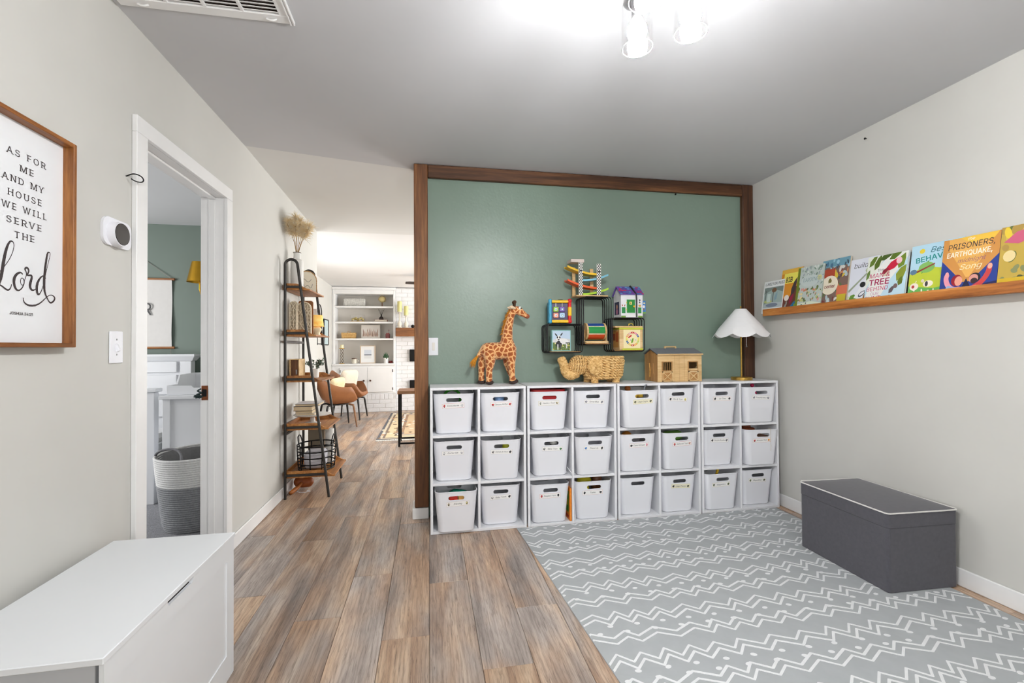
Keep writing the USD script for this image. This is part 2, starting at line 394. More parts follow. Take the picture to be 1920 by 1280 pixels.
# ---- walls ----------------------------------------------------------------
DY0, DY1, DH = 2.055, 2.800, 2.015       # doorway in the left wall
TW = .118
wl = [bx(XL - TW, XL, -1.6, DY0 - .02, 0, CEIL), bx(XL - TW, XL, DY0 - .02, DY1 + .02, DH + .02, CEIL), bx(XL - TW, XL, DY1 + .02, 4.963, 0, CEIL)]
struct('wall_left', cat_(*wl), M_WALL, False, 'greige left wall with a doorway cut through it')
wrt = sbox(-1.6, 0, 9.1, 2.46).difference(sbox(5.65, .62, 8.15, 2.08)).difference(sbox(3.6, .08, 4.8, 2.02))  # openings cut out of view to let the added fill lights in
struct('wall_right', extrude(wrt, .12, (XR, 0, 0), (0, 1, 0), (0, 0, 1)), M_WALL, False, 'greige right wall behind the picture ledge')
struct('wall_back', bx(-.085, XR, YW, YW + .12, 0, CEIL), M_GREEN, False, 'sage green accent wall between the dark wooden posts')
wb = sbox(XL - .15, 0, XR + .12, CEIL).difference(sbox(-.6, .78, 1.7, 2.12))
struct('wall_rear', extrude(wb, .12, (0, -1.6, 0), (1, 0, 0), (0, 0, 1)), M_GREEN, False, 'unseen rear wall, sage green to cut bounced light, with the added window')  # unseen wall, coloured dark to reduce bounced light
w1 = Thing('window_1', 'added unseen window behind the camera in a white frame', loc=(.55, -1.66, .78), kind='structure')  # unseen window added to carry the rear fill light
for x0, x1, z0, z1 in ((-.6, -.55, .78, 2.12), (1.65, 1.7, .78, 2.12), (-.55, 1.65, .78, .83), (-.55, 1.65, 2.07, 2.12), (.53, .57, .83, 2.07)):
    w1.part('window_frame', bx(x0, x1, -1.68, -1.62, z0, z1, .004), M_TRIM)
w1.part('pane', bx(-.55, 1.65, -1.652, -1.648, .83, 2.07), glass_material('window_glass'), False)
# living-room walls
wr = sbox(4.963, 0, 9.1, 2.46).difference(sbox(5.05, .6, 6.55, 1.95))
struct('wall_living_left', cat_(extrude(wr, .1, (-1.82, 0, 0), (0, 1, 0), (0, 0, 1)), bx(-1.82, XL - TW, 4.865, 4.963, 0, 2.44), ), M_WALL, False, 'pale left wall of the living room')
struct('wall_living_back', bx(-1.72, XR, 9.05, 9.15, 0, 2.46), M_WALL, False, 'far wall of the living room behind the built-in shelves')
# nursery shell
struct('wall_nursery_back', bx(-4.1, XL - TW, 4.80, 4.86, 0, 2.42), M_NGREEN, False, 'green far wall of the room behind the doorway')
wn = sbox(.3, 0, 4.86, 2.42).difference(sbox(2.45, .7, 3.95, 2.0))  # unseen opening cut for the added fill light
struct('wall_nursery_left', extrude(wn, .1, (-4.2, 0, 0), (0, 1, 0), (0, 0, 1)), M_WALL, False, 'far side wall of the room behind the doorway')
struct('wall_nursery_front', bx(-4.1, XL - TW, .2, .3, 0, 2.42), M_WALL, False, 'near wall of the room behind the doorway')
struct('ceiling_nursery', bx(-4.2, XL - TW, .2, 4.86, 2.345, 2.42), M_CEIL, False, 'ceiling of the room behind the doorway')
# ---- ceilings ------------------------------------------------------------
main_c = Polygon([(XL - .13, -1.72), (XR + .12, -1.72), (XR + .12, 3.313), (-.09, 3.313), (XL, 3.095), (XL - .13, 3.07)])
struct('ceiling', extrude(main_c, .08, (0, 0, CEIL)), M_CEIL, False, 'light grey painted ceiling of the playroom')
def slab(q, t=.06):
    q = np.asarray(q, float); v = np.vstack([q, q + [0, 0, t]]); n = len(q)
    f = [[0, i + 1, i] for i in range(1, n - 1)] + [[n, n + i, n + i + 1] for i in range(1, n - 1)]
    for i in range(n):
        j = (i + 1) % n; f += [[i, j, j + n], [i, j + n, i + n]]
    return trimesh.Trimesh(v, f, process=False)
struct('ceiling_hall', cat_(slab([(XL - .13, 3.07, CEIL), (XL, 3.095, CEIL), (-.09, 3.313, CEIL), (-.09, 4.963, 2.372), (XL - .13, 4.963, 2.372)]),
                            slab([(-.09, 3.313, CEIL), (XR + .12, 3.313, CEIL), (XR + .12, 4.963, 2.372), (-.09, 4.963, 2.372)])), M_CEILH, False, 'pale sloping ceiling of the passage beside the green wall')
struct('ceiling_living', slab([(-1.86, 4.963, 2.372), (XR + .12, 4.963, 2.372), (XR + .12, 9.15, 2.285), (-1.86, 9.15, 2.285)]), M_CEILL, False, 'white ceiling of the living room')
# ---- wooden posts and beam round the green wall ----------------------------
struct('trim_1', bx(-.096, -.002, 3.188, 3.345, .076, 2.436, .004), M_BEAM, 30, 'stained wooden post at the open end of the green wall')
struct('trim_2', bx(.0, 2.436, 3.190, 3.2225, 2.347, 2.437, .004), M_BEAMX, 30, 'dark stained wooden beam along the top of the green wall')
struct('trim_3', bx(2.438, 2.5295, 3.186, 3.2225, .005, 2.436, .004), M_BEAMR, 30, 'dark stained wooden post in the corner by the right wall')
def base(name, x0, x1, y0, y1, h=.085, label=None): struct(name, bx(x0, x1, y0, y1, .001, h, .004), M_TRIM, 30, label)
base('baseboard_post', -.112, -.004, 3.176, 3.3585, .074, 'short white baseboard block at the foot of the wooden post')
base('baseboard_left', XL + .0005, XL + .013, 2.875, 4.962, .088, 'white baseboard of the left wall past the doorway')
base('baseboard_left_near', XL + .0005, XL + .013, -1.58, 1.985, .088, 'white baseboard of the left wall behind the bench')
base('baseboard_right', XR - .013, XR - .0005, -1.58, 3.18, .088, 'white baseboard of the right wall')
base('baseboard_living', -1.7195, -1.707, 4.98, 8.69, .085, 'white baseboard in the living room')
# ---- door frame ------------------------------------------------------------
d1 = Thing('door_1', 'white painted door frame of the open doorway in the left wall', loc=(XL, (DY0 + DY1) / 2, 0), kind='structure')
cw, ct = .066, .019
xa, xb = XL + .0005, XL + ct
d1.part('casing', bx(xa, xb, DY0 - cw, DY0 + .004, .001, DH, .0015), M_TRIM)
d1.part('casing', bx(xa, xb, DY1 - .004, DY1 + cw, .001, DH, .0015), M_TRIM)
d1.part('casing', bx(xa, xb, DY0 - cw, DY1 + cw, DH + .0005, DH + cw, .0015), M_TRIM)
d1.part('jamb', bx(XL - TW, XL, DY0 - .0195, DY0 - .0005, .005, DH), M_TRIM)
d1.part('jamb', bx(XL - TW, XL, DY1 + .0005, DY1 + .0195, .005, DH), M_TRIM)
d1.part('jamb', bx(XL - TW, XL, DY0 - .0195, DY1 + .0195, DH + .0005, DH + .0195), M_TRIM)
d1.part('door_stop', bx(XL - .075, XL - .042, DY1 - .011, DY1, .005, DH - .012, .002), M_TRIM)
d1.part('door_stop', bx(XL - .075, XL - .042, DY0, DY0 + .011, .005, DH - .012, .002), M_TRIM)
d1.part('door_stop', bx(XL - .075, XL - .042, DY0, DY1, DH - .011, DH, .002), M_TRIM)
sp_ = d1.part('strike_plate', bx(XL - .112, XL - .08, DY1 - .0025, DY1 + .0004, .885, .965, .0005), mat('bare_copper_metal', (150, 92, 62), .4, metal=.8, noise=.2, nscale=60))
d1.part('latch_hole', bx(XL - .108, XL - .086, DY1 - .0032, DY1 - .002, .905, .945), M_DARK, parent=sp_)
tang = [np.array([XL - .118 + .01 * math.sin(i * 1.7), DY1 - .012 - .008 * math.cos(i * 2.3), .90 + .006 * i]) for i in range(9)]
d1.part('hair_tie', cat_(tube(CubicSpline(range(9), tang)(np.linspace(0, 8, 40)), .0042, 8), tube(CubicSpline(range(9), [p + [-.014 + .006 * (i % 3), -.004, -.004 * i] for i, p in enumerate(tang)])(np.linspace(0, 8, 40)), .003, 8)), mat('dark_teal_elastic', (34, 52, 52), .8, noise=.2), label='dark teal hair tie snagged on the strike plate')
# ================================================================ CEILING
# ---- ceiling light with clear glass shades ---------------------------------
FC = np.array([.648, 1.129, CEIL])
M_NICKEL = mat('brushed_nickel', (170, 170, 172), .32, metal=1.0, noise=.08, nscale=40)
M_SHADE = glass_material('clear_glass', (.985, .985, .985), .05)
M_BULB = usdkit.material(stage, '/World/Looks/lit_bulb', {'e': ('emission', {'color': (.985, .985, .985), 'strength': BULB_STRENGTH})}, surface='e.emission')
lt = Thing('ceiling_light', 'nickel ceiling light with glowing bulbs in clear glass cylinder shades', 'ceiling light', loc=FC)
lt.part('canopy', lathe([(0, -.03), (.05, -.03), (.062, -.022), (.065, -.002), (0, -.002)], FC), M_NICKEL)
lt.part('stem', rod(FC - [0, 0, .02], FC - [0, 0, .10], .011), M_NICKEL)
lt.part('hub', ball(FC - [0, 0, .10], .024), M_NICKEL)
tips = [(.618, 1.262), (.739, 1.175), (.556, 1.083), (.678, .996)]
for i, t in enumerate(tips):
    s_ = np.array([t[0], t[1], 2.200]); mid = FC - [0, 0, .10]
    a = lt.part('arm', tube([mid, mid * .5 + s_ * .5 + [0, 0, .03], s_ + [0, 0, .09], s_ + [0, 0, .05]], .007, 8), M_NICKEL)
    so = lt.part('socket', lathe([(0, .058), (.012, .058), (.018, .045), (.036, .012), (.040, .004), (.040, .0006), (.016, .0006), (.016, -.045), (0, -.045)][::-1], s_, 28), M_NICKEL)
    r = .0455
    sh = lt.part('glass_shade', lathe([(.020, .0), (r - .004, -.003), (r, -.012), (r, -.138), (r + .0006, -.141), (r - .0012, -.142), (r - .0024, -.138), (r - .0024, -.013), (r - .006, -.006), (.020, -.003)][::-1], s_, 40), M_SHADE, 40)
    lt.part('rim', tube(arc(s_ + [0, 0, -.1405], r - .001, 0, 351, (1, 0, 0), (0, 1, 0), 40), .0013, 6, True), mat('polished_glass_edge', (235, 238, 240), .15, noise=.02), parent=sh)
    bn_ = lt.part('bulb_neck', lathe([(0, -.076), (.026, -.076), (.018, -.057), (.012, -.0455), (0, -.0455)], s_, 20), mat('frosted_neck', (240, 238, 234), .5, noise=.01), parent=so)
    lt.part('bulb', lathe([(0, -.124), (.014, -.121), (.024, -.110), (.029, -.096), (.0275, -.0795), (0, -.0795)], s_, 20), M_BULB, parent=so)
# ---- return-air vent --------------------------------------------------------
vt = Thing('air_vent', 'white louvred return air vent in the ceiling above the left wall', 'air vent', loc=(-.80, 1.55, CEIL))
vx0, vx1, vy0, vy1 = -1.105, -.508, 1.32, 1.885
vt.part('frame', cat_(bx(vx0, vx1, vy0, vy0 + .045, CEIL - .011, CEIL - .0005, .003), bx(vx0, vx1, vy1 - .045, vy1, CEIL - .011, CEIL - .0005, .003),
                      bx(vx0, vx0 + .045, vy0 + .045, vy1 - .045, CEIL - .011, CEIL - .0005, .003), bx(vx1 - .045, vx1, vy0 + .045, vy1 - .045, CEIL - .011, CEIL - .0005, .003)), M_TRIM)
vt.part('raised_edge', cat_(bx(vx1 - .016, vx1 - .010, vy0, vy1, CEIL - .016, CEIL - .011, .001), bx(vx1 - .004, vx1 + .001, vy0, vy1, CEIL - .016, CEIL - .0005, .001)), M_TRIM)
vt.part('back_panel', bx(vx0 + .02, vx1 - .02, vy0 + .02, vy1 - .02, CEIL - .0022, CEIL - .0006), mat('vent_dark', (52, 40, 32), .9, noise=.4, nscale=20))
cols = np.linspace(vx0 + .045, vx1 - .045, 5)
for c in cols[1:-1]: vt.part('divider', bx(c - .006, c + .006, vy0 + .045, vy1 - .045, CEIL - .011, CEIL - .003, .001), M_TRIM)
for c in range(4):
    for k in range(26):
        y = vy0 + .055 + k * .0182
        if y > vy1 - .055: break
        sl = bx(-.066, .066, -.0065, .0065, -.0008, .0008); sl.apply_transform(rotm((1, 0, 0), 21)); sl.apply_translation(((cols[c] + cols[c + 1]) / 2, y, CEIL - .0075))
        vt.part('slat', sl, M_TRIM, False)
for x in (-1.02, -.585):
    vt.part('latch', cat_(tube([(x - .018, vy1 - .022, CEIL - .0125), (x - .006, vy1 - .024, CEIL - .018), (x + .006, vy1 - .024, CEIL - .018), (x + .018, vy1 - .022, CEIL - .0125)], .004, 6)), M_TRIM)

# ================================================================ LEFT WALL
# ---- framed sign -------------------------------------------------------------
SZ0, SZ1, SY0, SY1 = 1.176, 1.812, 1.215, 1.652
M_FRAME = wood('sign_frame_wood', (92, 52, 20), (140, 86, 38), (176, 116, 58), axis=2, scale=14, rough=.45, rnd=.08)
M_FRAMEY = wood('sign_frame_wood_level', (92, 52, 20), (136, 82, 36), (170, 110, 54), axis=1, scale=14, rough=.45, rnd=.08)
sg = Thing('framed_sign', 'white lettered sign in a brown wooden frame hung on the left wall', 'sign', loc=(XL, (SY0 + SY1) / 2, SZ0))
fw, fd = .0125, .040
for y0, y1, z0, z1, m_ in ((SY1 - fw, SY1, SZ0, SZ1, M_FRAME), (SY0, SY0 + fw, SZ0, SZ1, M_FRAME), (SY0 + fw, SY1 - fw, SZ1 - fw, SZ1, M_FRAMEY), (SY0 + fw, SY1 - fw, SZ0, SZ0 + fw, M_FRAMEY)):
    sg.part('frame', bx(XL + .001, XL + fd, y0, y1, z0, z1, .0015), m_)
sg.part('panel', bx(XL + .001, XL + .010, SY0 + fw, SY1 - fw, SZ0 + fw, SZ1 - fw), mat('sign_white', (226, 228, 231), .5, noise=.02))
INK = (58, 50, 52)
def ty(y): return y - SY0               # local u = +Y (text reads towards +Y when seen from +X side)
L = []
SERIF = dict(A=[(0, 0), (1, 0)], F=[(.1, 0), (0, 1)], R=[(.1, 0), (1, 0), (0, 1)], M=[(.06, 0), (.94, 0), (0, 1), (1, 1)], E=[(0, 0), (0, 1)], N=[(.08, 0), (0, 1), (.95, 1)], D=[(0, 0), (0, 1)], Y=[(.5, 0), (.05, 1), (.95, 1)],
             H=[(.08, 0), (.92, 0), (.08, 1), (.92, 1)], U=[(.08, 1), (.92, 1)], W=[(.03, 1), (.97, 1)], I=[(.5, 0), (.5, 1)], L=[(.1, 0), (.1, 1)], V=[(.05, 1), (.95, 1)], T=[(.5, 0)])
CAPH = .0182
for s, y0, y1, z in (('AS FOR', 1.444, 1.576, 1.7035), ('ME', 1.485, 1.532, 1.666), ('AND MY', 1.431, 1.569, 1.629), ('HOUSE', 1.450, 1.560, 1.5895), ('WE WILL', 1.431, 1.578, 1.553), ('SERVE', 1.447, 1.560, 1.515), ('THE', 1.472, 1.536, 1.4775)):
    # wide-spaced slab serif capitals, set to the width of their line
    x = 0; tr = []; h = 1.0
    for ch in s:
        if ch == ' ': x += .75; continue
        t = text2d(ch, 1.0); w0, w = t[:, :, 0].min(), t[:, :, 0].max(); ch_h = t[:, :, 1].max(); tr.append(t / [1, ch_h] + [x, 0])
        for fx, fy in SERIF.get(ch, ()):
            cx_ = x + w0 + (w - w0) * fx; yy = .045 if fy == 0 else .955; hw_ = .15; q = np.array([[cx_ - hw_, yy - .045], [cx_ + hw_, yy - .045], [cx_ + hw_, yy + .045], [cx_ - hw_, yy + .045]])
            tr.append(np.stack([q[[0, 1, 2]], q[[0, 2, 3]]]))
        x += w + .34
    t = np.concatenate(tr); lo, hi = t[:, :, 0].min(), t[:, :, 0].max()
    t = (t - [lo, 0]) * [(y1 - y0) / (hi - lo), CAPH] + [ty(y0), z - SZ0]
    L.append((t, INK))
def S(pts, w):
    L.append((stroke([(ty(a), b - SZ0) for a, b in pts], w, n=60), INK))
# brush script word, thick down strokes
S([(1.419, 1.389), (1.416, 1.375), (1.430, 1.378), (1.447, 1.399), (1.462, 1.424), (1.471, 1.453), (1.466, 1.465), (1.457, 1.461), (1.447, 1.437), (1.439, 1.398), (1.433, 1.362), (1.428, 1.343), (1.436, 1.339), (1.451, 1.331), (1.461, 1.337), (1.464, 1.347)],
  [.002, .002, .002, .002, .002, .002, .003, .005, .008, .0095, .009, .005, .004, .005, .003, .002])
S([(1.498, 1.381), (1.484, 1.381), (1.472, 1.363), (1.475, 1.341), (1.487, 1.334), (1.500, 1.347), (1.503, 1.364), (1.495, 1.369), (1.492, 1.357), (1.498, 1.350), (1.505, 1.365)], [.003, .006, .009, .007, .004, .003, .003, .002, .002, .002, .002])
S([(1.505, 1.365), (1.510, 1.388), (1.506, 1.396), (1.512, 1.401), (1.518, 1.392), (1.514, 1.380), (1.528, 1.380), (1.523, 1.356), (1.528, 1.341), (1.538, 1.342), (1.545, 1.347)], [.002, .003, .005, .006, .005, .004, .006, .009, .006, .003, .002])
S([(1.576, 1.381), (1.560, 1.382), (1.546, 1.356), (1.548, 1.333), (1.557, 1.334), (1.569, 1.362), (1.581, 1.412), (1.592, 1.453), (1.587, 1.460), (1.581, 1.450), (1.574, 1.407), (1.571, 1.363), (1.575, 1.336), (1.586, 1.317), (1.597, 1.310), (1.610, 1.322), (1.604, 1.332), (1.585, 1.329), (1.557, 1.305), (1.527, 1.295), (1.507, 1.300), (1.501, 1.314)],
  [.003, .004, .009, .007, .003, .002, .002, .002, .003, .006, .008, .009, .006, .003, .005, .005, .003, .002, .004, .006, .004, .002])
L.append((text2d('JOSHUA 24:15', .0075, True, anchor='c', x=ty(1.4955), y=1.266 - SZ0, sx=1.0), INK))
sg.art('lettering', L, (XL + .010, SY0, SZ0), (0, 1, 0), (0, 0, 1), step=0.00003)
# ---- thermostat ------------------------------------------------------------
th = Thing('thermostat', 'white thermostat with a round dark dial beside the door frame', 'thermostat', loc=(XL, 1.895, 1.585))
th.part('wall_plate', extrude(rrect(-.077, -.05, .077, .05, .03, 8), .009, (XL + .0008, 1.896, 1.592), (0, 1, 0), (0, 0, 1)), M_PLASTIC, 30)
def xring(r0, x0, r1, x1, c): 
    m = lathe([(0, x0), (r0, x0), (r1, x1), (0, x1)], (0, 0, 0), 40); m.apply_transform(rotm((0, 1, 0), 90)); m.apply_translation(c); return m
dl = th.part('dial_ring', xring(.045, .0, .043, .024, (XL + .0098, 1.880, 1.586)), M_PLASTIC, 30)
th.part('dial_face', xring(.0395, .0, .0385, .002, (XL + .0338, 1.880, 1.586)), mat('dark_dial', (40, 35, 33), .35, noise=.15, nscale=40), 30, dl, label='round dark brown dial face')
# ---- switches -------------------------------------------------------------
ls = Thing('light_switch', 'white toggle switch plate on the left wall below the thermostat', 'light switch', loc=(XL, 1.898, 1.176))
ls.part('plate', bx(XL + .0006, XL + .006, 1.863, 1.934, 1.118, 1.235, .0025), M_PLASTIC)
ls.part('toggle', hullm(np.vstack([bx(XL + .006, XL + .0065, 1.893, 1.905, 1.160, 1.190).vertices, bx(XL + .016, XL + .017, 1.895, 1.903, 1.164, 1.172).vertices])), M_PLASTIC)
for z in (1.150, 1.205): ls.part('screw', xring(.0035, 0, .003, .0012, (XL + .006, 1.899, z)), mat('screw_metal', (150, 150, 150), .4, metal=.8, noise=.1))
gs = Thing('light_switch', 'white rocker switch plate on the green wall next to the wooden post', 'light switch', loc=(.03, YW, 1.175))
gs.part('plate', bx(.0005, .066, YW - .006, YW - .0006, 1.114, 1.237, .0025), M_PLASTIC)
gs.part('rocker', bx(.025, .043, YW - .009, YW - .006, 1.148, 1.203, .0015), mat('off_white_plastic', (226, 222, 214), .4, noise=.02))
hk = Thing('wall_hook', 'small bent black wire hook on the wall at the edge of the door casing', 'hook', loc=(XL, 1.957, 1.82))
hk.part('wire', tube(CubicSpline(range(8), [(XL + .0006, 1.955, 1.826), (XL + .012, 1.957, 1.832), (XL + .026, 1.963, 1.838), (XL + .040, 1.976, 1.834), (XL + .044, 1.984, 1.822), (XL + .038, 1.978, 1.812), (XL + .026, 1.966, 1.812), (XL + .016, 1.958, 1.818)])(np.linspace(0, 7, 30)), .0022, 6), M_BLACK, True)

# ---- toy bench ---------------------------------------------------------------
BX0, BX1, BY0, BY1, BH = -1.083, -.700, 1.150, 1.822, .500
bn = Thing('storage_bench', 'white storage bench with a hinged lid against the left wall', 'storage bench', loc=((BX0 + BX1) / 2, (BY0 + BY1) / 2, 0))
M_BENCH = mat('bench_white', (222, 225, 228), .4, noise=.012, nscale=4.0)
bn.part('lid', bx(BX0 - .004, BX1 + .004, BY0 - .010, BY1 + .006, BH - .016, BH, .002), M_BENCH)
T_ = .018
bn.part('end_panel', bx(BX0, BX1 - T_, BY0, BY0 + T_, .002, BH - .0195, .001), mat('bench_white_shaded', (176, 178, 181), .45, noise=.015))  # white near end greyed, its shade put into the colour
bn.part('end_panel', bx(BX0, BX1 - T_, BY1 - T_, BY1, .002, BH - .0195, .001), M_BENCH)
bn.part('back_panel', bx(BX0, BX0 + T_, BY0 + T_, BY1 - T_, .002, BH - .0195), M_BENCH)
bn.part('bottom_panel', bx(BX0 + T_, BX1 - T_, BY0 + T_, BY1 - T_, .04, .055), M_BENCH)
fp = sbox(BY0 - .001, .002, BY1 + .001, BH - .0175)
nt = Polygon([(1.388, BH), (1.402, BH - .032), (1.528, BH - .032), (1.541, BH)])
fr = fp.difference(nt).difference(sbox(BY0 + .055, .09, BY1 - .055, BH - .08))
fpn = bn.part('front_panel', extrude(fr, .010, (BX1 - .010, 0, 0), (0, 1, 0), (0, 0, 1)), M_BENCH, False)
bn.part('inset_panel', bx(BX1 - .012, BX1 - .004, BY0 + .0545, BY1 - .0545, .0895, BH - .0795), M_BENCH, False, parent=fpn)
bn.part('liner', bx(BX1 - .0175, BX1 - .0125, BY0 + .2, BY1 - .2, BH - .075, BH - .0195), M_DARK)  # dark strip added as the shade inside the handle slot
# ================================================================ RUG AND OTTOMAN
rug_poly = Polygon([(.553, 2.894), (2.446, 2.894), (2.461, .72), (.702, .72)])
rg = Thing('rug', 'pale grey flat rug printed with white zigzag and dot bands', 'rug', loc=(1.5, 1.8, 0))
rg.part('rug_body', extrude(rug_poly, .004, (0, 0, .0003)), mat('rug_grey', (166, 170, 172), .85, noise=.05, nscale=14, bump=.35, bscale=330, bdist=.001), False)
rl = []
WHT = (232, 234, 235)
r_ = random.Random(3)
for b in range(9):
    yc = 2.838 - .2635 * b
    for k, (dy, amp, w) in enumerate(((.092, .025, .009), (.056, .025, .010), (-.036, .023, .010), (-.072, .022, .009))):
        x = .5; i = 0; pts = []
        rr = random.Random(11 + b * 7 + (0 if k < 2 else 3))
        while x < 2.55:
            pts.append((x, yc + dy + (amp if i % 2 else -amp) * rr.uniform(.8, 1.1))); x += rr.choice((.045, .05, .055, .06, .083)); i += 1
        ln = LineString(pts).buffer(w / 2, join_style=1, quad_segs=2)
        rl.append(ln.intersection(rug_poly.buffer(-.004)))
    x = .56; i = 0
    while x < 2.5:
        d = ell(x, yc + (.021 if i % 2 else -.021), .0125, .0085, r_.uniform(-20, 20))
        rl.append(d.intersection(rug_poly.buffer(-.004))); x += r_.uniform(.052, .066); i += 1
    
rl = unary_union([g for g in rl if not g.is_empty])
pr = extrude(rl, .0008, (0, 0, .0043))
rg.part('printed_pattern', pr, mat('rug_white', (220, 222, 223), .85, noise=.05, nscale=30), False)
M_OTT = mat('ottoman_grey_fabric', (74, 73, 80), .92, noise=.14, nscale=70, bump=.35, bscale=400, bdist=.0012, sheen_weight=.25)
ot = Thing('ottoman', 'dark grey fabric storage ottoman with white piping standing on the rug', 'ottoman', loc=(2.313, 2.052, .006), rotz=-1.6, local=True)
hx, hy, oh = .193, .264, .368
def cushion_box(hx, hy, z0, z1, r, crown=0.0, n=14):
    """rounded box whose top is slightly crowned"""
    m = extrude(rrect(-hx, -hy, hx, hy, r, 5), z1 - z0, (0, 0, z0)); m = m.subdivide_to_size(.05)
    v = m.vertices.copy(); k = v[:, 2] > z1 - 1e-5
    v[k, 2] += crown * (1 - (v[k, 0] / hx) ** 2).clip(0) ** .5 * (1 - (v[k, 1] / hy) ** 2).clip(0) ** .5; m.vertices = v; return m
body = cushion_box(hx, hy, 0, .30, .014)
ot.part('body', body, M_OTT, 40)
ot.part('lid', cushion_box(hx + .002, hy + .002, .3015, oh, .016, .014), M_OTT, 40)
ring = np.asarray(rrect(-hx - .003, -hy - .003, hx + .003, hy + .003, .018, 6).exterior.coords)[:-1]
ot.part('piping', tube([(x, y, oh + .0005 + .0015 * math.sin(x * 30 + y * 22)) for x, y in ring], .0036, 6, True), mat('piping_white', (214, 212, 208), .8, noise=.05, nscale=40))

# ================================================================ CUBBY UNITS
UW, UD, UHT, BT = .613, .296, .914, .016
YF = 2.901
def unit_parts(t):
    t.part('side_panel', bx(0, BT, 0, UD - .003, 0, UHT - BT - .0003, .0008), M_WHITE)
    t.part('side_panel', bx(UW - BT, UW, 0, UD - .003, 0, UHT - BT - .0003, .0008), M_WHITE)
    t.part('top_panel', bx(0, UW, 0, UD, UHT - BT, UHT, .001), M_WHITE)
    t.part('bottom_panel', bx(BT + .0003, UW - BT - .0003, .001, UD - .004, .0, BT, .0008), M_WHITE)
    t.part('divider', bx(UW / 2 - BT / 2, UW / 2 + BT / 2, .001, UD - .004, BT + .0003, UHT - BT - .0003, .0008), M_WHITE)
    for z in (.299, .599):
        t.part('shelf', bx(BT + .0003, UW / 2 - BT / 2 - .0003, .001, UD - .004, z, z + BT, .0008), M_WHITE)
        t.part('shelf', bx(UW / 2 + BT / 2 + .0003, UW - BT - .0003, .001, UD - .004, z, z + BT, .0008), M_WHITE)
    t.part('back_panel', bx(.002, UW - .002, UD - .0029, UD - .0002, .002, UHT - BT - .0005), M_WHITE, False)
unit_lab = ['white six cubby organizer beside the wooden post, under the plush giraffe', 'white six cubby organizer under the woven elephant basket',
            'white six cubby organizer under the wooden toy barn', 'white six cubby organizer in the corner under the scalloped lamp']
UX = [.008 + .622 * k for k in range(4)]
u0 = None
for k in range(4):
    if k == 0:
        u0 = Thing('cubby_organizer', unit_lab[0], 'storage unit', (UX[0], YF, .0008), group='white cubby organizers along the green wall', local=True); unit_parts(u0)
    else:
        u = Thing('cubby_organizer', unit_lab[k], 'storage unit', (UX[k], YF, .0008), group='white cubby organizers along the green wall', local=True)
        u.prim.GetReferences().AddInternalReference(u0.path); u.prim.SetInstanceable(True)

# ---- bins: one class, referenced by every bin ------------------------------
BH_, BTW, BBW, BTD, BBD = .256, .131, .1115, .128, .109
def ring_pts(hx_, hy_, r, z, q=6):
    p = np.asarray(rrect(-hx_, -hy_, hx_, hy_, r, q).exterior.coords)[:-1]
    return np.column_stack([p, np.full(len(p), z)])
def loft(rings, cap=True):
    n = len(rings[0]); v = np.vstack(rings); f = []
    for i in range(len(rings) - 1):
        for j in range(n):
            a, b = i * n + j, i * n + (j + 1) % n; f += [[a, b, b + n], [a, b + n, a + n]]
    if cap:
        v = np.vstack([v, rings[0].mean(0), rings[-1].mean(0)]); k = len(v)
        for j in range(n):
            f.append([k - 2, (j + 1) % n, j]); e = (len(rings) - 1) * n; f.append([k - 1, e + j, e + (j + 1) % n])
    m = trimesh.Trimesh(v, f, process=True)
    if m.volume < 0: m.invert()
    return m
def to_m(m): return m3.Manifold(m3.Mesh(np.asarray(m.vertices, np.float32), np.asarray(m.faces, np.uint32)))
def from_m(M): 
    me = M.to_mesh(); return trimesh.Trimesh(me.vert_properties[:, :3], me.tri_verts, process=True)
def bin_body():
    def hw(t): return BBW + (BTW - BBW) * t
    def hd(t): return BBD + (BTD - BBD) * t
    R_ = .036
    outer = [ring_pts(hw(0) - .006, hd(0) - .006, R_, 0), ring_pts(hw(.02), hd(.02), R_, .006)] + [ring_pts(hw(t), hd(t), R_, BH_ * t) for t in (.3, .6, .93)] + [ring_pts(hw(.97), hd(.97), R_, BH_ * .972), ring_pts(hw(1) + .0012, hd(1) + .0012, R_ + .001, BH_ * .985), ring_pts(hw(1) + .0012, hd(1) + .0012, R_ + .001, BH_)]
    w = .0032
    inner = [ring_pts(hw(t) - w, hd(t) - w, R_ - w, BH_ * t + (.004 if t == 0 else 0)) for t in (0, .3, .6, 1.02)]
    M = to_m(loft(outer)) - to_m(loft(inner))
    slot = extrude(rrect(-.049, BH_ - .0515, .049, BH_ - .0275, .012, 6), .5, (0, .25, 0), (1, 0, 0), (0, 0, 1))
    return from_m(M - to_m(slot))
cls = stage.CreateClassPrim('/World/storage_bin_class'); cls.SetTypeName('Xform')
put('/World/storage_bin_class/body', bin_body(), M_PLASTIC, 28)
LEV = (.6170, .3170, .0178)
BINS = {(0, 0): (.1578, 2.946, 0), (0, 1): (.4575, 2.944, 0), (0, 2): (.785, 2.938, 0), (0, 3): (1.087, 2.938, 0), (0, 4): (1.409, 2.876, .5), (0, 5): (1.7145, 2.944, 0), (0, 6): (2.0245, 2.905, 0), (0, 7): (2.337, 2.90, -1),
        (1, 0): (.158, 2.942, 0), (1, 1): (.4575, 2.912, .6), (1, 2): (.793, 2.928, 0), (1, 3): (1.08, 2.892, .5), (1, 4): (1.4005, 2.912, 0), (1, 5): (1.7085, 2.896, .6), (1, 6): (2.03, 2.946, 0), (1, 7): (2.335, 2.885, -.6),
        (2, 0): (.166, 2.872, 0), (2, 1): (.457, 2.944, 0), (2, 2): (.779, 2.906, 0), (2, 3): (1.08, 2.915, 0), (2, 4): (1.4005, 2.932, 0), (2, 5): (1.7045, 2.925, 1.0), (2, 6): (2.0235, 2.903, 0), (2, 7): (2.335, 2.945, 0)}
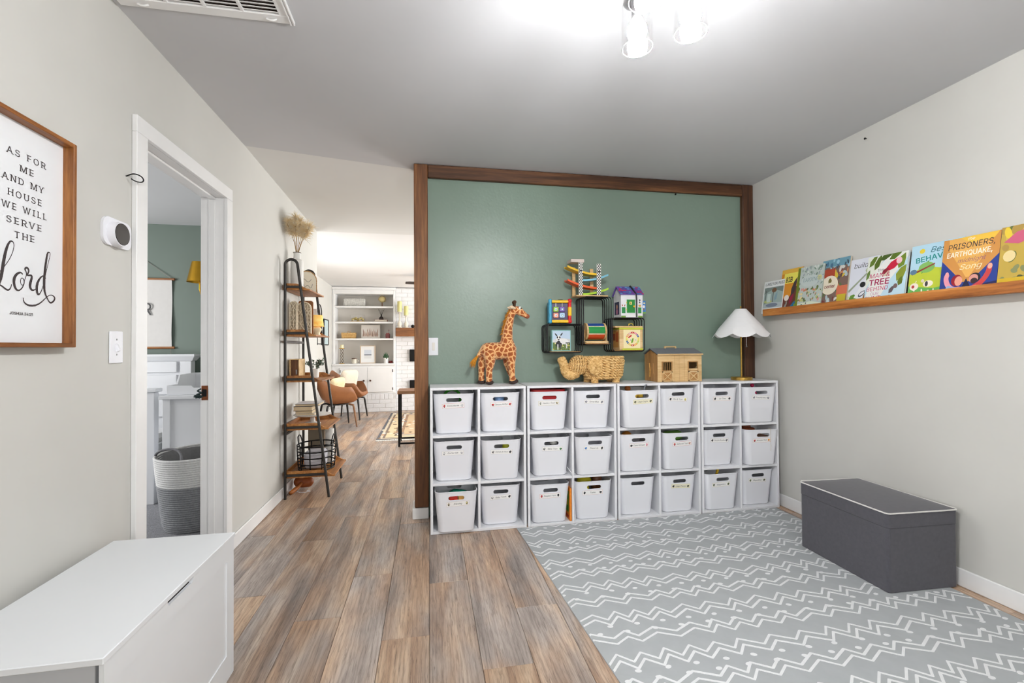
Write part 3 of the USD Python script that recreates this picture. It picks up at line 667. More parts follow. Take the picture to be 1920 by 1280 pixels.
RD, GR, YL, BK, BL, PK, TQ, OR = (176, 52, 54), (62, 120, 72), (214, 190, 80), (40, 40, 44), (70, 120, 190), (220, 120, 140), (60, 150, 140), (224, 130, 50)
TEXT = {(0, 0): ('Instruments', RD, (190, 190, 195), (226, 170, 170)), (0, 1): ('Sensory Bottles', RD, RD, (236, 190, 190)), (0, 2): ('Kitchen + Food', (150, 150, 140), (150, 140, 110), (206, 198, 160)), (0, 3): ('Snow Men', (120, 120, 130), (120, 120, 130), (205, 205, 212)),
        (0, 4): ('Lego Duplo', (90, 90, 60), (90, 90, 60), (222, 210, 140)), (0, 5): ('Box & Toys', BK, YL, (215, 200, 195)), (0, 6): ('Go Time', BK, BK, (226, 200, 195)), (0, 7): ('Transformers', (120, 120, 130), (120, 120, 130), (210, 205, 205)),
        (1, 0): ('Doctor Set', (170, 170, 175), (190, 190, 195), (200, 200, 206)), (1, 1): ('Animals & Dinos', (120, 120, 120), BK, (205, 205, 210)), (1, 2): ('Baby Toys', (110, 110, 110), GR, (200, 200, 206)), (1, 3): ('Dress Up', BL, BK, (205, 205, 212)),
        (1, 4): ('Farm Animals', BK, PK, (226, 190, 196)), (1, 5): ('Bathroom Toys', RD, (200, 150, 140), (226, 170, 170)), (1, 6): ('Puzzle Books', BK, (100, 100, 104), (205, 200, 200)), (1, 7): ('Wooden Toys', RD, OR, (226, 180, 175)),
        (2, 0): ('Drawing', (120, 110, 90), (150, 140, 90), (215, 200, 196)), (2, 1): ('Baby Tools', (150, 150, 150), BK, (205, 205, 210)), (2, 2): ('People & Farm', RD, BK, (230, 180, 176)), (2, 3): ('Trains', BK, BK, (226, 200, 196)),
        (2, 5): ('Lego Pieces', BK, (70, 70, 50), (222, 210, 140)), (2, 6): ('Magnetics', (80, 90, 60), (80, 90, 60), (214, 208, 170)), (2, 7): ('Magnatiles', (90, 100, 60), (80, 84, 60), (210, 206, 196))}
ROWN = ('top', 'middle', 'bottom')
XTRA = {(0, 0): 'green ring above its rim', (0, 2): 'red tray inside', (0, 4): 'grey hook and orange ball at its rim', (0, 7): 'pink figure at its rim', (1, 4): 'orange and yellow toys on top', (1, 5): 'green toy on top', (1, 7): 'brown toy car on top and loose string', (2, 0): 'teal cloth inside',
        (2, 3): 'yellow toy on top', (2, 6): 'yellow bar inside', (1, 1): 'yellow toy behind its slot', (1, 2): 'panda toy behind its slot', (0, 1): 'blue and white ball behind its slot'}
NTH = ('first', 'second', 'third', 'fourth', 'fifth', 'sixth', 'seventh', 'last')
for (r, c), (xc, yf, rz) in sorted(BINS.items()):
    tx = TEXT.get((r, c))
    lab = 'white plastic bin ' + ('labelled %s' % tx[0] if tx else 'without any sticker') + ', %s cubby of the %s row' % (NTH[c], ROWN[r])
    if (r, c) in XTRA: lab += ', ' + ' '.join(XTRA[(r, c)].split()[:5])
    lab = ' '.join(lab.replace(' + ', ' and ').replace(' & ', ' and ').split()[:16])
    b = Thing('storage_bin', lab, 'storage bin', (xc, yf + BBD, LEV[r]), rz, group='white plastic bins in the cubbies', local=True)
    b.prim.GetReferences().AddInternalReference('/World/storage_bin_class')
    if not tx: continue
    s, cl, cr, edge = tx
    rr = random.Random(r * 10 + c)
    w_, h_ = .070, .0150
    cream = (236, 232, 208) if edge[2] < 160 else (240, 239, 238)
    lay = [(sbox(-w_, -h_, w_, h_), edge), (sbox(-w_ + .0014, -h_ + .0014, w_ - .0014, h_ - .0014), cream)]
    for sx, col in ((-1, cl), (1, cr)):
        x = sx * .056
        lay += [(ell(x, .0, .0085, .0062, rr.uniform(0, 90)), col), (ell(x + rr.uniform(-.004, .004), rr.uniform(-.004, .004), .0042, .003), tuple(min(255, int(v * 1.35 + 30)) for v in col)), (sbox(x - .001, -.0095, x + .003, -.002), tuple(int(v * .6) for v in col))]
    t = text2d(s, .0098, False, shear=.25); wt = t[:, :, 0].max(); k = min(1.0, .084 / wt)
    t = t * [k, 1] - [wt * k / 2, .0045]; lay.append((t, (66, 66, 70)))
    tilt = np.array([0, -(BTD - BBD), BH_]); tilt /= np.linalg.norm(tilt)
    zc = BH_ - .076; yc_ = -(BBD + (BTD - BBD) * zc / BH_)
    ang = math.radians(rr.uniform(-3, 3)); u = np.array([math.cos(ang), 0, 0]) + tilt * math.sin(ang); v = tilt * math.cos(ang) - np.array([math.sin(ang), 0, 0])
    b.art('label_sticker', lay, (rr.uniform(-.012, .012), yc_ + .0002, zc), u, v, step=.00015)
# ---- toys looking out of the bins -------------------------------------------
def toy(name, mesh, m, label, cat='toy'): return solo(name, mesh, m, label, cat, smooth=35)
def bin_at(r, c, dx=0, dy=0, dz=0):
    x, y, _ = BINS[(r, c)]; return np.array([x + dx, y + BBD + dy, LEV[r] + .004 + dz])
def col(n, c_, rough=.45): return mat('toy_' + n, c_, rough, noise=.06, nscale=30)
p = bin_at(0, 0, -.005, .01, .21)
toy('play_ring', tube([p + [.056 * math.cos(a), .0, .056 * math.sin(a)] for a in np.linspace(0, 2 * math.pi, 32)[:-1]], .0085, 8, True), col('green', (58, 160, 40)), 'bright green plastic ring poking out of the Instruments bin', 'toy ring')
p = bin_at(0, 2)
tr_ = to_m(loft([ring_pts(.100, .098, .03, z0) for z0 in (.012, .10)] + [ring_pts(.118, .115, .03, .268)])) - to_m(loft([ring_pts(.097, .095, .028, .016), ring_pts(.115, .112, .028, .30)]))
toy('toy_tray', shift(from_m(tr_), p - [0, 0, .004]), col('red', (170, 28, 34)), 'red plastic tray lining the bin labelled Kitchen and Food', 'tray')
toy('toy_ball', noisy(ball(bin_at(0, 1, .0, -.07, .205), .034, 3), .001, 30), mat('ball_blue_white', (130, 165, 215), .4, noise=.5, nscale=18), 'pale blue ball behind the handle slot of the Sensory Bottles bin', 'ball')
p = bin_at(0, 4, -.035, .02, .252); toy('toy_ball', ball(p, .021, 3), col('ochre', (176, 100, 44)), 'small orange ball on top of the first Lego bin', 'ball')
p = bin_at(0, 4, .036, -.085, .19)
toy('hook_handle', tube([p, p + [0, -.002, .04], p + [.001, -.004, .075], p + [.008, -.006, .092], p + [.018, -.006, .094]], .0048, 8), col('grey', (120, 124, 132)), 'grey hooked handle sticking out of the first Lego bin', 'toy handle')
p = bin_at(0, 4, .0, -.04, .10); toy('toy_block_pile', cat_(*[bx(p[0] + a, p[0] + a + .03, p[1] + q, p[1] + q + .03, p[2] + z, p[2] + z + .03, .003) for a, q, z in ((-.04, -.03, .09), (.005, -.034, .1), (-.02, .0, .1))], bx(p[0] - .06, p[0] + .06, p[1] - .04, p[1] + .06, p[2] - .094, p[2] + .09, .004)), col('yellow', (224, 186, 60)), 'yellow blocks filling the first Lego bin behind its slot', 'toy blocks')
p = bin_at(0, 7, .0, -.03, .0); toy('toy_figure', cat_(lathe([(0, 0.001), (.04, 0.001), (.045, .1), (.03, .2), (.012, .24), (0, .245)], p, 20), ball(p + [0, 0, .256], .0135, 2)), col('pink', (206, 44, 92)), 'pink figure with a round head peeking over the Transformers bin', 'toy figure')
p = bin_at(1, 4, -.05, -.02, .0); toy('plush_toy', noisy(blob([((p + [-.020, 0, .05], .038), (p + [.01, 0, .215], .040))], .012, 4), .003, 40), col('rust', (186, 120, 44)), 'orange brown plush shape on top of the Farm Animals bin', 'toy')
p = bin_at(1, 5, .0, -.02, .0); toy('toy', blob([((p + [-.05, 0, .06], .04), (p + [-.05, 0, .20], .045)), ((p + [-.05, 0, .205], .042), (p + [.03, 0, .215], .035))], .012, 4), col('leaf', (96, 140, 58)), 'green toy lying across the top of the Bathroom Toys bin', 'toy')
p = bin_at(1, 7, -.06, -.02, .0)
ca = Thing('toy_car', 'brown wooden toy car on top of the Wooden Toys bin', 'toy car', loc=p + [0, 0, .215])
ca.part('car_body', cat_(bx(p[0] - .055, p[0] + .06, p[1] - .028, p[1] + .028, p[2] + .215, p[2] + .25, .008), bx(p[0] - .035, p[0] + .03, p[1] - .024, p[1] + .024, p[2] + .25, p[2] + .272, .008)), col('brown', (122, 62, 34)))
for dx in (-.03, .035):
    for dy in (-.031, .031):
        w_m = trimesh.creation.cylinder(.016, .006, sections=18); w_m.apply_transform(rotm((1, 0, 0), 90)); w_m.apply_translation(p + [dx, dy, .2145]); ca.part('wheel', w_m, col('black', (30, 30, 32)))
toy('toy_crate', bx(p[0] - .04, p[0] + .15, p[1] - .06, p[1] + .09, p[2] + .001, p[2] + .196, .01), col('brown2', (110, 74, 50)), 'brown box filling the Wooden Toys bin under the car', 'box')
p = bin_at(2, 0, .01, -.02, .0)
toy('cloth', noisy(blob([((p + [-.04, 0, .06], .05), (p + [-.02, .01, .19], .045)), ((p + [-.02, .01, .19], .045), (p + [.04, .0, .19], .04))], .012, 3), .006, 30), col('teal', (18, 130, 104)), 'teal cloth heaped in the Drawing bin', 'cloth')
toy('crayon_box', bx(p[0] - .055, p[0] + .0, p[1] - .086, p[1] - .068, p[2] + .001, p[2] + .226, .004), col('scarlet', (206, 52, 36)), 'red box behind the slot of the Drawing bin', 'box')
toy('crayon_box', bx(p[0] + .004, p[0] + .05, p[1] - .086, p[1] - .066, p[2] + .001, p[2] + .220, .004), col('amber', (232, 176, 92)), 'orange box behind the slot of the Drawing bin', 'box')
p = bin_at(2, 3, .0, .0, .0); toy('toy', noisy(blob([((p + [-.03, 0, .06], .05), (p + [-.04, 0, .215], .04)), ((p + [-.04, 0, .225], .036), (p + [-.005, 0, .222], .03))], .012, 3), .004, 40), col('lemon', (214, 200, 44)), 'yellow toy sticking out of the Trains bin', 'toy')
p = bin_at(2, 3, .078, .02, .0); toy('toy', noisy(blob([((p + [-.01, 0, .06], .035), (p + [-.005, 0, .225], .034))], .012, 3), .004, 40), col('wood_brown', (128, 82, 54)), 'brown wooden toy next to the yellow one in the Trains bin', 'toy')
p = bin_at(2, 6, -.035, -.04, .0); toy('toy_bar', rod(p + [-.02, .0, .02], p + [.05, -.01, .262], .009), col('yellow2', (226, 184, 40)), 'yellow plastic bar standing in the Magnetics bin', 'toy')
p = bin_at(1, 1, .03, -.06, .0); toy('toy_animal', blob([((p + [0, 0, .05], .035), (p + [.02, 0, .205], .032))], .012, 4), col('olive', (186, 188, 40)), 'yellow green animal behind the slot of the Animals bin', 'toy')
p = bin_at(1, 2, .02, -.065, .0)
pd = Thing('plush_toy', 'black and white plush toy behind the slot of the Baby Toys bin', 'toy', loc=p)
pd.part('toy_body', blob([((p + [0, 0, .05], .034), (p + [.0, 0, .165], .03))], .012, 3), col('black', (30, 30, 32)))
pd.part('toy_head', ball(p + [.008, -.002, .212], .026, 3), col('white', (226, 226, 222)))
p = bin_at(2, 2)
cb = Thing('coloring_book_box', 'thin orange box standing between the People and Farm bin and the divider', 'box', loc=(.918, 2.95, .0175))
cb.part('box_body', bx(.9135, .9265, 2.906, 3.09, .0175, .232, .001), col('orange_box', (232, 134, 36)), label='orange cardboard box')
cb.art('printed_side', [(sbox(.02, .05, .16, .19), (64, 160, 60)), (sbox(.03, .09, .14, .13), (240, 220, 60)), (sbox(.05, .15, .1, .18), (20, 60, 30)), (sbox(.01, .012, .17, .03), (190, 60, 30))], (.9135, 3.09, .0175), (0, -1, 0), (0, 0, 1))
st = [np.array([.934, 2.8965, .35]), np.array([.918, 2.893, .37]), np.array([.905, 2.894, .392]), ]
solo('cable', tube([(.90, 2.918, .372), (.912, 2.8985, .352), (.926, 2.8955, .335), (.9345, 2.8945, .30), (.938, 2.8935, .20), (.946, 2.8945, .09), (.949, 2.8945, .04), (.944, 2.8935, .012)], .0022, 6), mat('white_cable', (224, 224, 228), .5, noise=.04), 'thin white cable hanging down the front of the second organizer', 'cable')
solo('string', tube([(2.372, 2.868, .577), (2.3795, 2.8605, .580), (2.386, 2.8575, .574), (2.387, 2.8595, .53), (2.388, 2.8615, .49), (2.392, 2.8635, .455), (2.389, 2.8645, .42)], .0016, 6), mat('cream_string', (214, 206, 190), .8, noise=.06), 'pale string dangling over the front of the Wooden Toys bin', 'string')

# ================================================================ PICTURE LEDGE AND BOOKS
M_LEDGE = wood('honey_ledge_wood', (120, 66, 22), (176, 106, 44), (204, 138, 70), axis=1, scale=10, rough=.4, rnd=.05)
ld = Thing('picture_ledge', 'honey brown wooden picture ledge mounted along the right wall', 'shelf', loc=(XR, 2.0, 1.388))
LY0, LY1 = .95, 2.995
ld.part('lip', bx(2.4445, 2.4555, LY0, LY1, 1.386, 1.436, .0015), M_LEDGE)
ld.part('shelf_board', bx(2.4558, 2.5185, LY0, LY1, 1.390, 1.404, .001), M_LEDGE)
ld.part('back_board', bx(2.5188, 2.5305, LY0, LY1, 1.390, 1.450, .001), M_LEDGE)
M_PAGE = mat('book_pages', (226, 218, 200), .8, noise=.1, nscale=150, stretch=(1, 1, 30))
def book(y_left, y_right, ztop, xb, xt, thick, label, cover, spine, layers, zb=1.4046):
    xt = xb + .155 * (ztop - zb); zb += .18 * thick + .0008; xb += .0002
    """picture book leaning on the wall; its art is laid out in a 1 x 1 cover"""
    w = y_left - y_right; o = np.array([xb, y_left, zb]); v = np.array([xt - xb, 0, ztop - zb]); h = np.linalg.norm(v); v /= h; u = np.array([0, -1.0, 0])
    n = np.cross(u, v)
    t = Thing('picture_book', label, 'book', loc=o, group='picture books on the ledge')
    def slabm(a, b, c_, d, z0, z1): return extrude(sbox(a, c_, b, d), z1 - z0, o + n * z0, u, v)
    cm = mat('cover_' + '%02x%02x%02x' % tuple(cover), cover, .45, noise=.03, nscale=20)
    t.part('front_cover', slabm(0, w, 0, h, -.0018, 0), cm, False)
    t.part('back_cover', slabm(0, w, 0, h, -thick, -thick + .0018), cm, False)
    t.part('pages', slabm(.0022, w - .004, .003, h - .003, -thick + .0019, -.0019), M_PAGE, False)
    t.part('spine', slabm(-.0004, .002, 0, h, -thick, 0), mat('cover_' + '%02x%02x%02x' % tuple(spine), spine, .45, noise=.03, nscale=20), False)
    S_ = lambda g: g * [w, h] if isinstance(g, np.ndarray) else affinity.scale(g, w, h, origin=(0, 0))
    fr = sbox(0, 0, 1, 1); out = []
    for g, c_ in layers:
        if not isinstance(g, np.ndarray): g = g.intersection(fr)
        out.append((S_(g), c_))
    t.art('cover_print', out, o, u, v, step=.00006)
    return t
def T2(s, h, x, y, col_, bold=True, shear=0.0, anchor='c', rot=0.0, asp=.8):
    """text in cover units (asp = cover width/height)"""
    return (text2d(s, h, bold, shear, anchor, rot=rot) / [asp, 1] + [x, y], col_)
def scatter(seed, n, x0, y0, x1, y1, cols_, r0, r1, q=4):
    g = random.Random(seed); return [(ell(g.uniform(x0, x1), g.uniform(y0, y1), g.uniform(r0, r1), g.uniform(r0, r1) * .8, g.uniform(0, 180)), g.choice(cols_)) for _ in range(n)]
def leaf(x, y, l, w, a): return affinity.rotate(affinity.translate(Polygon([(0, 0), (l * .3, w), (l * .7, w * .8), (l, 0), (l * .7, -w * .7), (l * .3, -w)]), x, y), a, origin=(x, y))
full = sbox(0, 0, 1, 1)
# I (rightmost, cut by the frame): gardens in yellow
book(1.5865, 1.368, 1.681, 2.4585, 0, .010, 'yellow picture book with a pink animal and yellow title box, rightmost on the ledge', (196, 170, 60), (188, 120, 44),
     [(full, (188, 160, 70))] + scatter(1, 26, 0, 0, 1, 1, [(226, 196, 60), (120, 128, 62), (170, 140, 70), (206, 176, 90), (92, 104, 52)], .05, .14) + scatter(2, 12, 0, .0, .5, .35, [(222, 216, 190), (128, 134, 90), (70, 76, 44)], .03, .07) +
     [(leaf(.05, .75, .75, .1, 12), (196, 92, 122)), (ell(.72, .9, .12, .07, 20), (222, 140, 150)), (ell(.16, .52, .1, .09), (226, 206, 150)), (sbox(.5, .4, .98, .78), (232, 204, 44)), T2('The', .09, .55, .645, (60, 40, 24), anchor='l'), T2('Silver', .09, .52, .5, (120, 30, 22), anchor='l', bold=True), (sbox(.55, .44, .95, .455), (180, 150, 40)), (sbox(.0, .0, .95, .17), (206, 172, 40)), (ell(.7, .09, .14, .05), (110, 104, 70))])
# G: Best Behavior
book(1.975, 1.738, 1.681, 2.4692, 0, .008, 'sky blue picture book titled Best Behavior with animals on a green meadow', (176, 210, 226), (190, 216, 226),
     [(full, (178, 214, 232)), (Polygon([(0, .0), (1, 0), (1, .62), (.6, .52), (.3, .6), (0, .46)]), (190, 202, 60)), (Polygon([(0, 0), (1, 0), (1, .2), (.5, .16), (0, .24)]), (106, 178, 88)), (ell(.22, .88, .055, .045), (238, 210, 60)), (leaf(.25, .45, .28, .05, 62), (92, 156, 62)), (ell(.34, .56, .16, .1), (130, 184, 100))] +
     scatter(4, 16, .05, .03, .9, .33, [(226, 214, 190), (196, 70, 44), (236, 236, 220), (70, 70, 60), (214, 140, 60)], .012, .04) +
     [(Polygon([(.05, .44), (.5, .60), (.5, .625), (.05, .475)]), (150, 52, 50)), (ell(.08, .5, .07, .05), (90, 124, 150)), (sbox(.72, .28, .755, .66), (170, 100, 30)), (sbox(.84, .3, .875, .68), (170, 100, 30))] + [(sbox(.75, .3 + k * .06, .85, .315 + k * .06), (190, 120, 40)) for k in range(6)] +
     [(ell(.8, .6, .07, .06), (214, 150, 60)), (ell(.4, .25, .1, .06), (240, 232, 214)), (ell(.37, .25, .03, .05), (60, 60, 60)), (ell(.12, .22, .09, .07), (236, 226, 210)), (ell(.1, .22, .03, .03), (170, 50, 50)), T2('Best', .10, .55, .83, (40, 104, 116), False, .3), T2('BEHAVIOR', .095, .1, .66, (34, 140, 140), True, 0, 'l', 6)])
# H: Prisoners
book(1.816, 1.588, 1.675, 2.4585, 0, .009, 'picture book titled The Prisoners with golden light beam and two figures on blue', (40, 50, 110), (30, 30, 60),
     [(full, (40, 62, 140)), (Polygon([(0, 0), (1, 0), (1, .16), (.5, .1), (0, .12)]), (38, 36, 84)), (Polygon([(.42, .2), (.56, .2), (1.0, .62), (1, 1), (0, 1), (0, .62)]), (204, 142, 72)), (Polygon([(.47, .28), (.53, .28), (.86, .8), (.8, 1), (.1, 1), (.12, .8)]), (226, 172, 90)), (Polygon([(.3, 1), (.98, 1), (.9, .9), (.5, .88)]), (234, 190, 70)),
      (Polygon([(.36, .0), (.48, .26), (.62, .0)]), (34, 36, 70)), (stroke([(.12, .34), (.12, .24), (.2, .12), (.36, .08)], .09), (226, 150, 168)), (ell(.12, .36, .035, .05), (230, 160, 160)), (stroke([(.16, .12), (.28, .08), (.42, .07)], .08), (150, 180, 220)), (ell(.31, .24, .1, .1), (150, 24, 40)), (ell(.345, .225, .07, .085), (232, 160, 140)),
      (stroke([(.86, .40), (.84, .30), (.76, .18), (.64, .1)], .09), (196, 66, 66)), (ell(.87, .42, .04, .05), (230, 170, 150)), (ell(.63, .25, .1, .085), (40, 34, 40)), (ell(.61, .24, .08, .075), (214, 150, 140)), (ell(.62, .2, .06, .05), (60, 40, 44)), (ell(.68, .06, .1, .06), (224, 150, 40)), (stroke([(.48, .06), (.56, .09), (.66, .1)], .05), (226, 120, 120)),
      T2('the', .05, .5, .93, (250, 240, 230), False, .2), T2('PRISONERS,', .10, .5, .80, (52, 46, 50), False, .1, asp=.98), T2('EARTHQUAKE,', .088, .48, .665, (244, 234, 214), True, .05, asp=1.05), T2('midnight', .07, .53, .55, (150, 100, 110), False, .3), T2('Song', .095, .52, .42, (240, 226, 190), False, .3)])
# E: build
book(2.328, 2.150, 1.676, 2.4715, 0, .007, 'white picture book titled build with a bird at a grey birdhouse', (214, 216, 226), (200, 204, 214),
     [(full, (216, 219, 230)), (Polygon([(0, .0), (1, 0), (1, .16), (.4, .12), (0, .2)]), (202, 214, 176)), (leaf(.05, .08, .3, .1, 20), (96, 140, 50)), (ell(.18, .13, .12, .07), (108, 150, 60)), (Polygon([(.0, .32), (.62, .68), (.64, .65), (.03, .27)]), (150, 160, 140)), (Polygon([(.6, .78), (1.0, .3), (1.0, .2), (.55, .72)]), (170, 182, 150)), (Polygon([(.22, .14), (.62, .62), (.95, .3), (.92, .12)]), (226, 228, 234)),
      (ell(.5, .42, .1, .06), (34, 34, 36)), (ell(.7, .24, .07, .05), (26, 26, 28)), (ell(.68, .13, .13, .1), (122, 92, 56)), (ell(.5, .22, .13, .05, 20), (74, 84, 100)), (ell(.5, .225, .1, .03, 20), (226, 228, 234)), T2('build', .105, .36, .80, (88, 92, 96), False, .2, asp=.66), (leaf(.78, .4, .3, .03, 110), (160, 176, 130))])
# F: The Tree Behind Our House
book(2.208, 1.984, 1.667, 2.4585, 0, .011, 'picture book with a red bird in a white tree and pink handwritten title', (210, 222, 228), (40, 40, 46),
     [(full, (186, 216, 230)), (Polygon([(.0, .0), (.34, 0), (.62, .46), (.95, .8), (1, .9), (1, 1), (.55, 1), (.3, .75), (.1, .45)]), (228, 230, 226)), (Polygon([(0, .3), (.3, .75), (.5, 1), (0, 1)]), (222, 226, 214))] +
     [(leaf(x, y, l, w, a), c_) for x, y, l, w, a, c_ in ((.05, .78, .34, .06, 52, (96, 120, 40)), (.2, .7, .36, .07, 64, (84, 106, 34)), (.3, .9, .4, .06, 20, (70, 92, 34)), (.55, .88, .4, .07, 28, (88, 112, 36)), (.8, .66, .34, .09, 66, (110, 134, 40)), (.78, .4, .38, .1, 58, (134, 146, 48)), (.84, .3, .2, .06, 70, (96, 112, 36)), (.0, .5, .24, .05, 70, (100, 126, 60)))] +
     [(Polygon([(.42, .62), (.6, .82), (.78, .9), (.86, .82), (.7, .68), (.56, .64)]), (196, 26, 60)), (ell(.8, .83, .07, .07), (232, 190, 196)), (ell(.5, .6, .1, .06), (206, 196, 170)), (leaf(.40, .6, .2, .05, 30), (140, 30, 50)), (leaf(.62, .16, .2, .05, 50), (96, 84, 92)), (ell(.77, .3, .05, .05), (120, 96, 96)), (stroke([(.62, .12), (.72, .11), (.8, .1)], .012), (120, 110, 110)),
      T2('the', .06, .36, .66, (120, 120, 124), False, .1), T2('MAN &', .095, .34, .53, (190, 56, 104), False, .1), T2('TREE', .125, .34, .37, (160, 34, 84), True, .05), T2('BEHIND', .085, .31, .25, (196, 60, 110), False, .05), T2('OUR', .06, .26, .155, (190, 130, 170), False), T2('SUNT', .09, .22, .045, (180, 60, 120), False)])
# D: framed center cover
book(2.528, 2.333, 1.708, 2.4668, 0, .012, 'thick picture book with crowded red and blue scenes round a white oval', (206, 196, 178), (214, 204, 186),
     [(full, (120, 96, 88))] + scatter(6, 50, .02, .02, .98, .98, [(150, 60, 44), (172, 190, 196), (96, 70, 66), (190, 130, 90), (70, 84, 92), (206, 180, 60), (122, 60, 60), (206, 206, 200), (92, 110, 70)], .03, .1) +
     [(sbox(.0, .84, 1, 1), (104, 150, 170))] + scatter(7, 14, .02, .82, .98, .98, [(70, 110, 140), (150, 190, 206), (60, 80, 96)], .03, .07) + [(sbox(.62, .22, 1, .42), (206, 110, 80)), (sbox(.66, .04, .97, .24), (196, 176, 50)), (sbox(.05, .62, .5, .8), (166, 66, 44))] +
     [(ell(.34, .46, .31, .2), (228, 218, 198)), (leaf(.3, .5, .13, .04, 60), (110, 104, 50)), (ell(.36, .545, .05, .04), (120, 110, 60)), T2('center', .07, .35, .4, (130, 70, 64), True, asp=.72)])
# C: gardener
book(2.716, 2.505, 1.695, 2.4585, 0, .006, 'grey green picture book titled The Gardener with flowers and an olive spine', (176, 186, 176), (110, 124, 36),
     [(full, (184, 194, 190))] + scatter(8, 70, .1, .55, 1, 1, [(150, 164, 158), (206, 212, 206), (120, 140, 128), (140, 150, 160)], .012, .05) + [(ell(.5, .66, .34, .14), (192, 202, 200))] + scatter(9, 60, .1, .2, 1, .5, [(206, 128, 96), (214, 150, 140), (98, 116, 60), (186, 190, 120), (122, 138, 84), (226, 206, 150), (90, 96, 60)], .015, .045) +
     [(Polygon([(.1, 0), (1, 0), (1, .12), (.6, .18), (.1, .14)]), (214, 222, 200)), (sbox(.25, .04, .3, .13), (70, 76, 80)), (sbox(.42, .06, .46, .16), (90, 96, 100)), (sbox(.65, .03, .69, .1), (70, 70, 76)), (ell(.5, .1, .12, .03), (226, 226, 214)), (sbox(0, 0, .1, 1), (112, 126, 34)), T2('THE', .035, .5, .78, (130, 150, 140), False), T2('GARDENER', .085, .56, .64, (120, 146, 152), False, .1, asp=.95), (ell(.86, .7, .08, .06), (204, 200, 140))])
# B: bible stories
book(2.872, 2.690, 1.706, 2.4672, 0, .009, 'orange picture book with a yellow title box, second from the corner end', (206, 136, 40), (200, 140, 60),
     [(full, (210, 138, 38)), (sbox(0, .9, 1, 1), (224, 176, 70)), (sbox(.14, .66, .9, .9), (232, 220, 96)), T2('BIB', .115, .22, .69, (44, 34, 30), True, .1, 'l'), (Polygon([(0, 0), (1, 0), (1, .5), (.75, .58), (.5, .34), (0, .3)]), (104, 54, 44)), (Polygon([(.4, 0), (.75, .22), (1, .2), (1, 0)]), (30, 104, 150)), (ell(.36, .32, .12, .07), (230, 222, 214)), (ell(.6, .3, .14, .06, 60), (146, 20, 60)), (leaf(.56, .34, .5, .09, 62), (66, 50, 56)), (sbox(.75, 0, .95, .16), (110, 160, 60))] + scatter(12, 10, .1, .02, .6, .2, [(150, 160, 150), (70, 60, 60), (190, 176, 140)], .02, .05))
# A: nearest to the corner
book(3.028, 2.835, 1.643, 2.4585, 0, .007, 'white bordered picture book with grey street drawing, leftmost, overhanging the ledge end', (226, 228, 230), (60, 60, 66),
     [(full, (228, 230, 231)), (sbox(.05, .16, 1, .8), (156, 174, 172)), (Polygon([(.05, .6), (.5, .74), (1, .62), (1, .8), (.05, .8)]), (120, 134, 130)), (sbox(.12, .3, .16, .72), (92, 98, 96)), (sbox(.5, .3, .54, .74), (92, 98, 96)), (ell(.55, .7, .12, .07), (120, 84, 60)), (Polygon([(.05, .16), (1, .16), (1, .3), (.4, .34), (.05, .26)]), (176, 186, 190)), (ell(.5, .24, .3, .06), (120, 130, 150)), (ell(.28, .36, .2, .05), (188, 196, 120)), (sbox(.22, .34, .4, .6), (196, 210, 206)), (leaf(.62, .36, .3, .06, 70), (130, 160, 176)), T2('LUBEZ VIRI RUEZ', .075, .06, .87, (84, 86, 94), True, asp=.9, anchor='l'), (sbox(.08, .06, .9, .08), (140, 140, 146))])
# ================================================================ ON THE ORGANIZERS
TOPZ = .9152
# ---- plush giraffe -----------------------------------------------------------
def giraffe_material():
    n = {'tc': ('texture_coordinate', {}), 'v': ('voronoi_texture', {'feature': 'distance_to_edge', 'scale': 31.0, 'randomness': .85}),
         'nz': ('noise_texture', {'scale': 30.0, 'detail': 2.0}), 'ad': ('vector_math', {'math_type': 'multiply_add', 'vector2': (.012, .012, .012)}),
         'r': ('rgb_ramp', {'ramp': [(.0, lin((236, 186, 130))), (.085, lin((232, 178, 118))), (.13, lin((178, 96, 44))), (.4, lin((150, 76, 34)))]}),
         'fz': ('noise_texture', {'scale': 420.0, 'detail': 2.0}), 'b': ('bump', {'strength': .6, 'distance': .002}), 'p': ('principled_bsdf', {'roughness': .95, 'sheen_weight': .3})}
    return usdkit.material(stage, '/World/Looks/giraffe_plush', n, [('tc.object', 'nz.vector'), ('nz.color', 'ad.vector1'), ('tc.object', 'ad.vector3'), ('ad.vector', 'v.vector'), ('v.distance', 'r.fac'), ('r.color', 'p.base_color'),
                           ('tc.object', 'fz.vector'), ('fz.fac', 'b.height'), ('b.normal', 'p.normal')], surface='p.BSDF')
M_GIR = giraffe_material()
def gp(zx, zy, y=3.085): return np.array([.2168 + zx * .000571, y, 1.576 - zy * .000549])
gi = Thing('plush_giraffe', 'orange and brown patched plush giraffe standing on the first organizer', 'plush toy', loc=(.47, 3.085, TOPZ))
P_ = gp
bones = [((P_(320, 790), .058), (P_(450, 790), .060)), ((P_(450, 790), .060), (P_(555, 775), .062)), ((P_(555, 775), .060), (P_(548, 650), .040)), ((P_(548, 650), .040), (P_(565, 500), .030)), ((P_(565, 500), .030), (P_(600, 350), .0235)), ((P_(600, 350), .0235), (P_(640, 275), .024)),
         ((P_(640, 280), .029), (P_(695, 285), .030)), ((P_(695, 290), .029), (P_(780, 345), .0165)), ((P_(780, 345), .0165), (P_(795, 352), .016))]
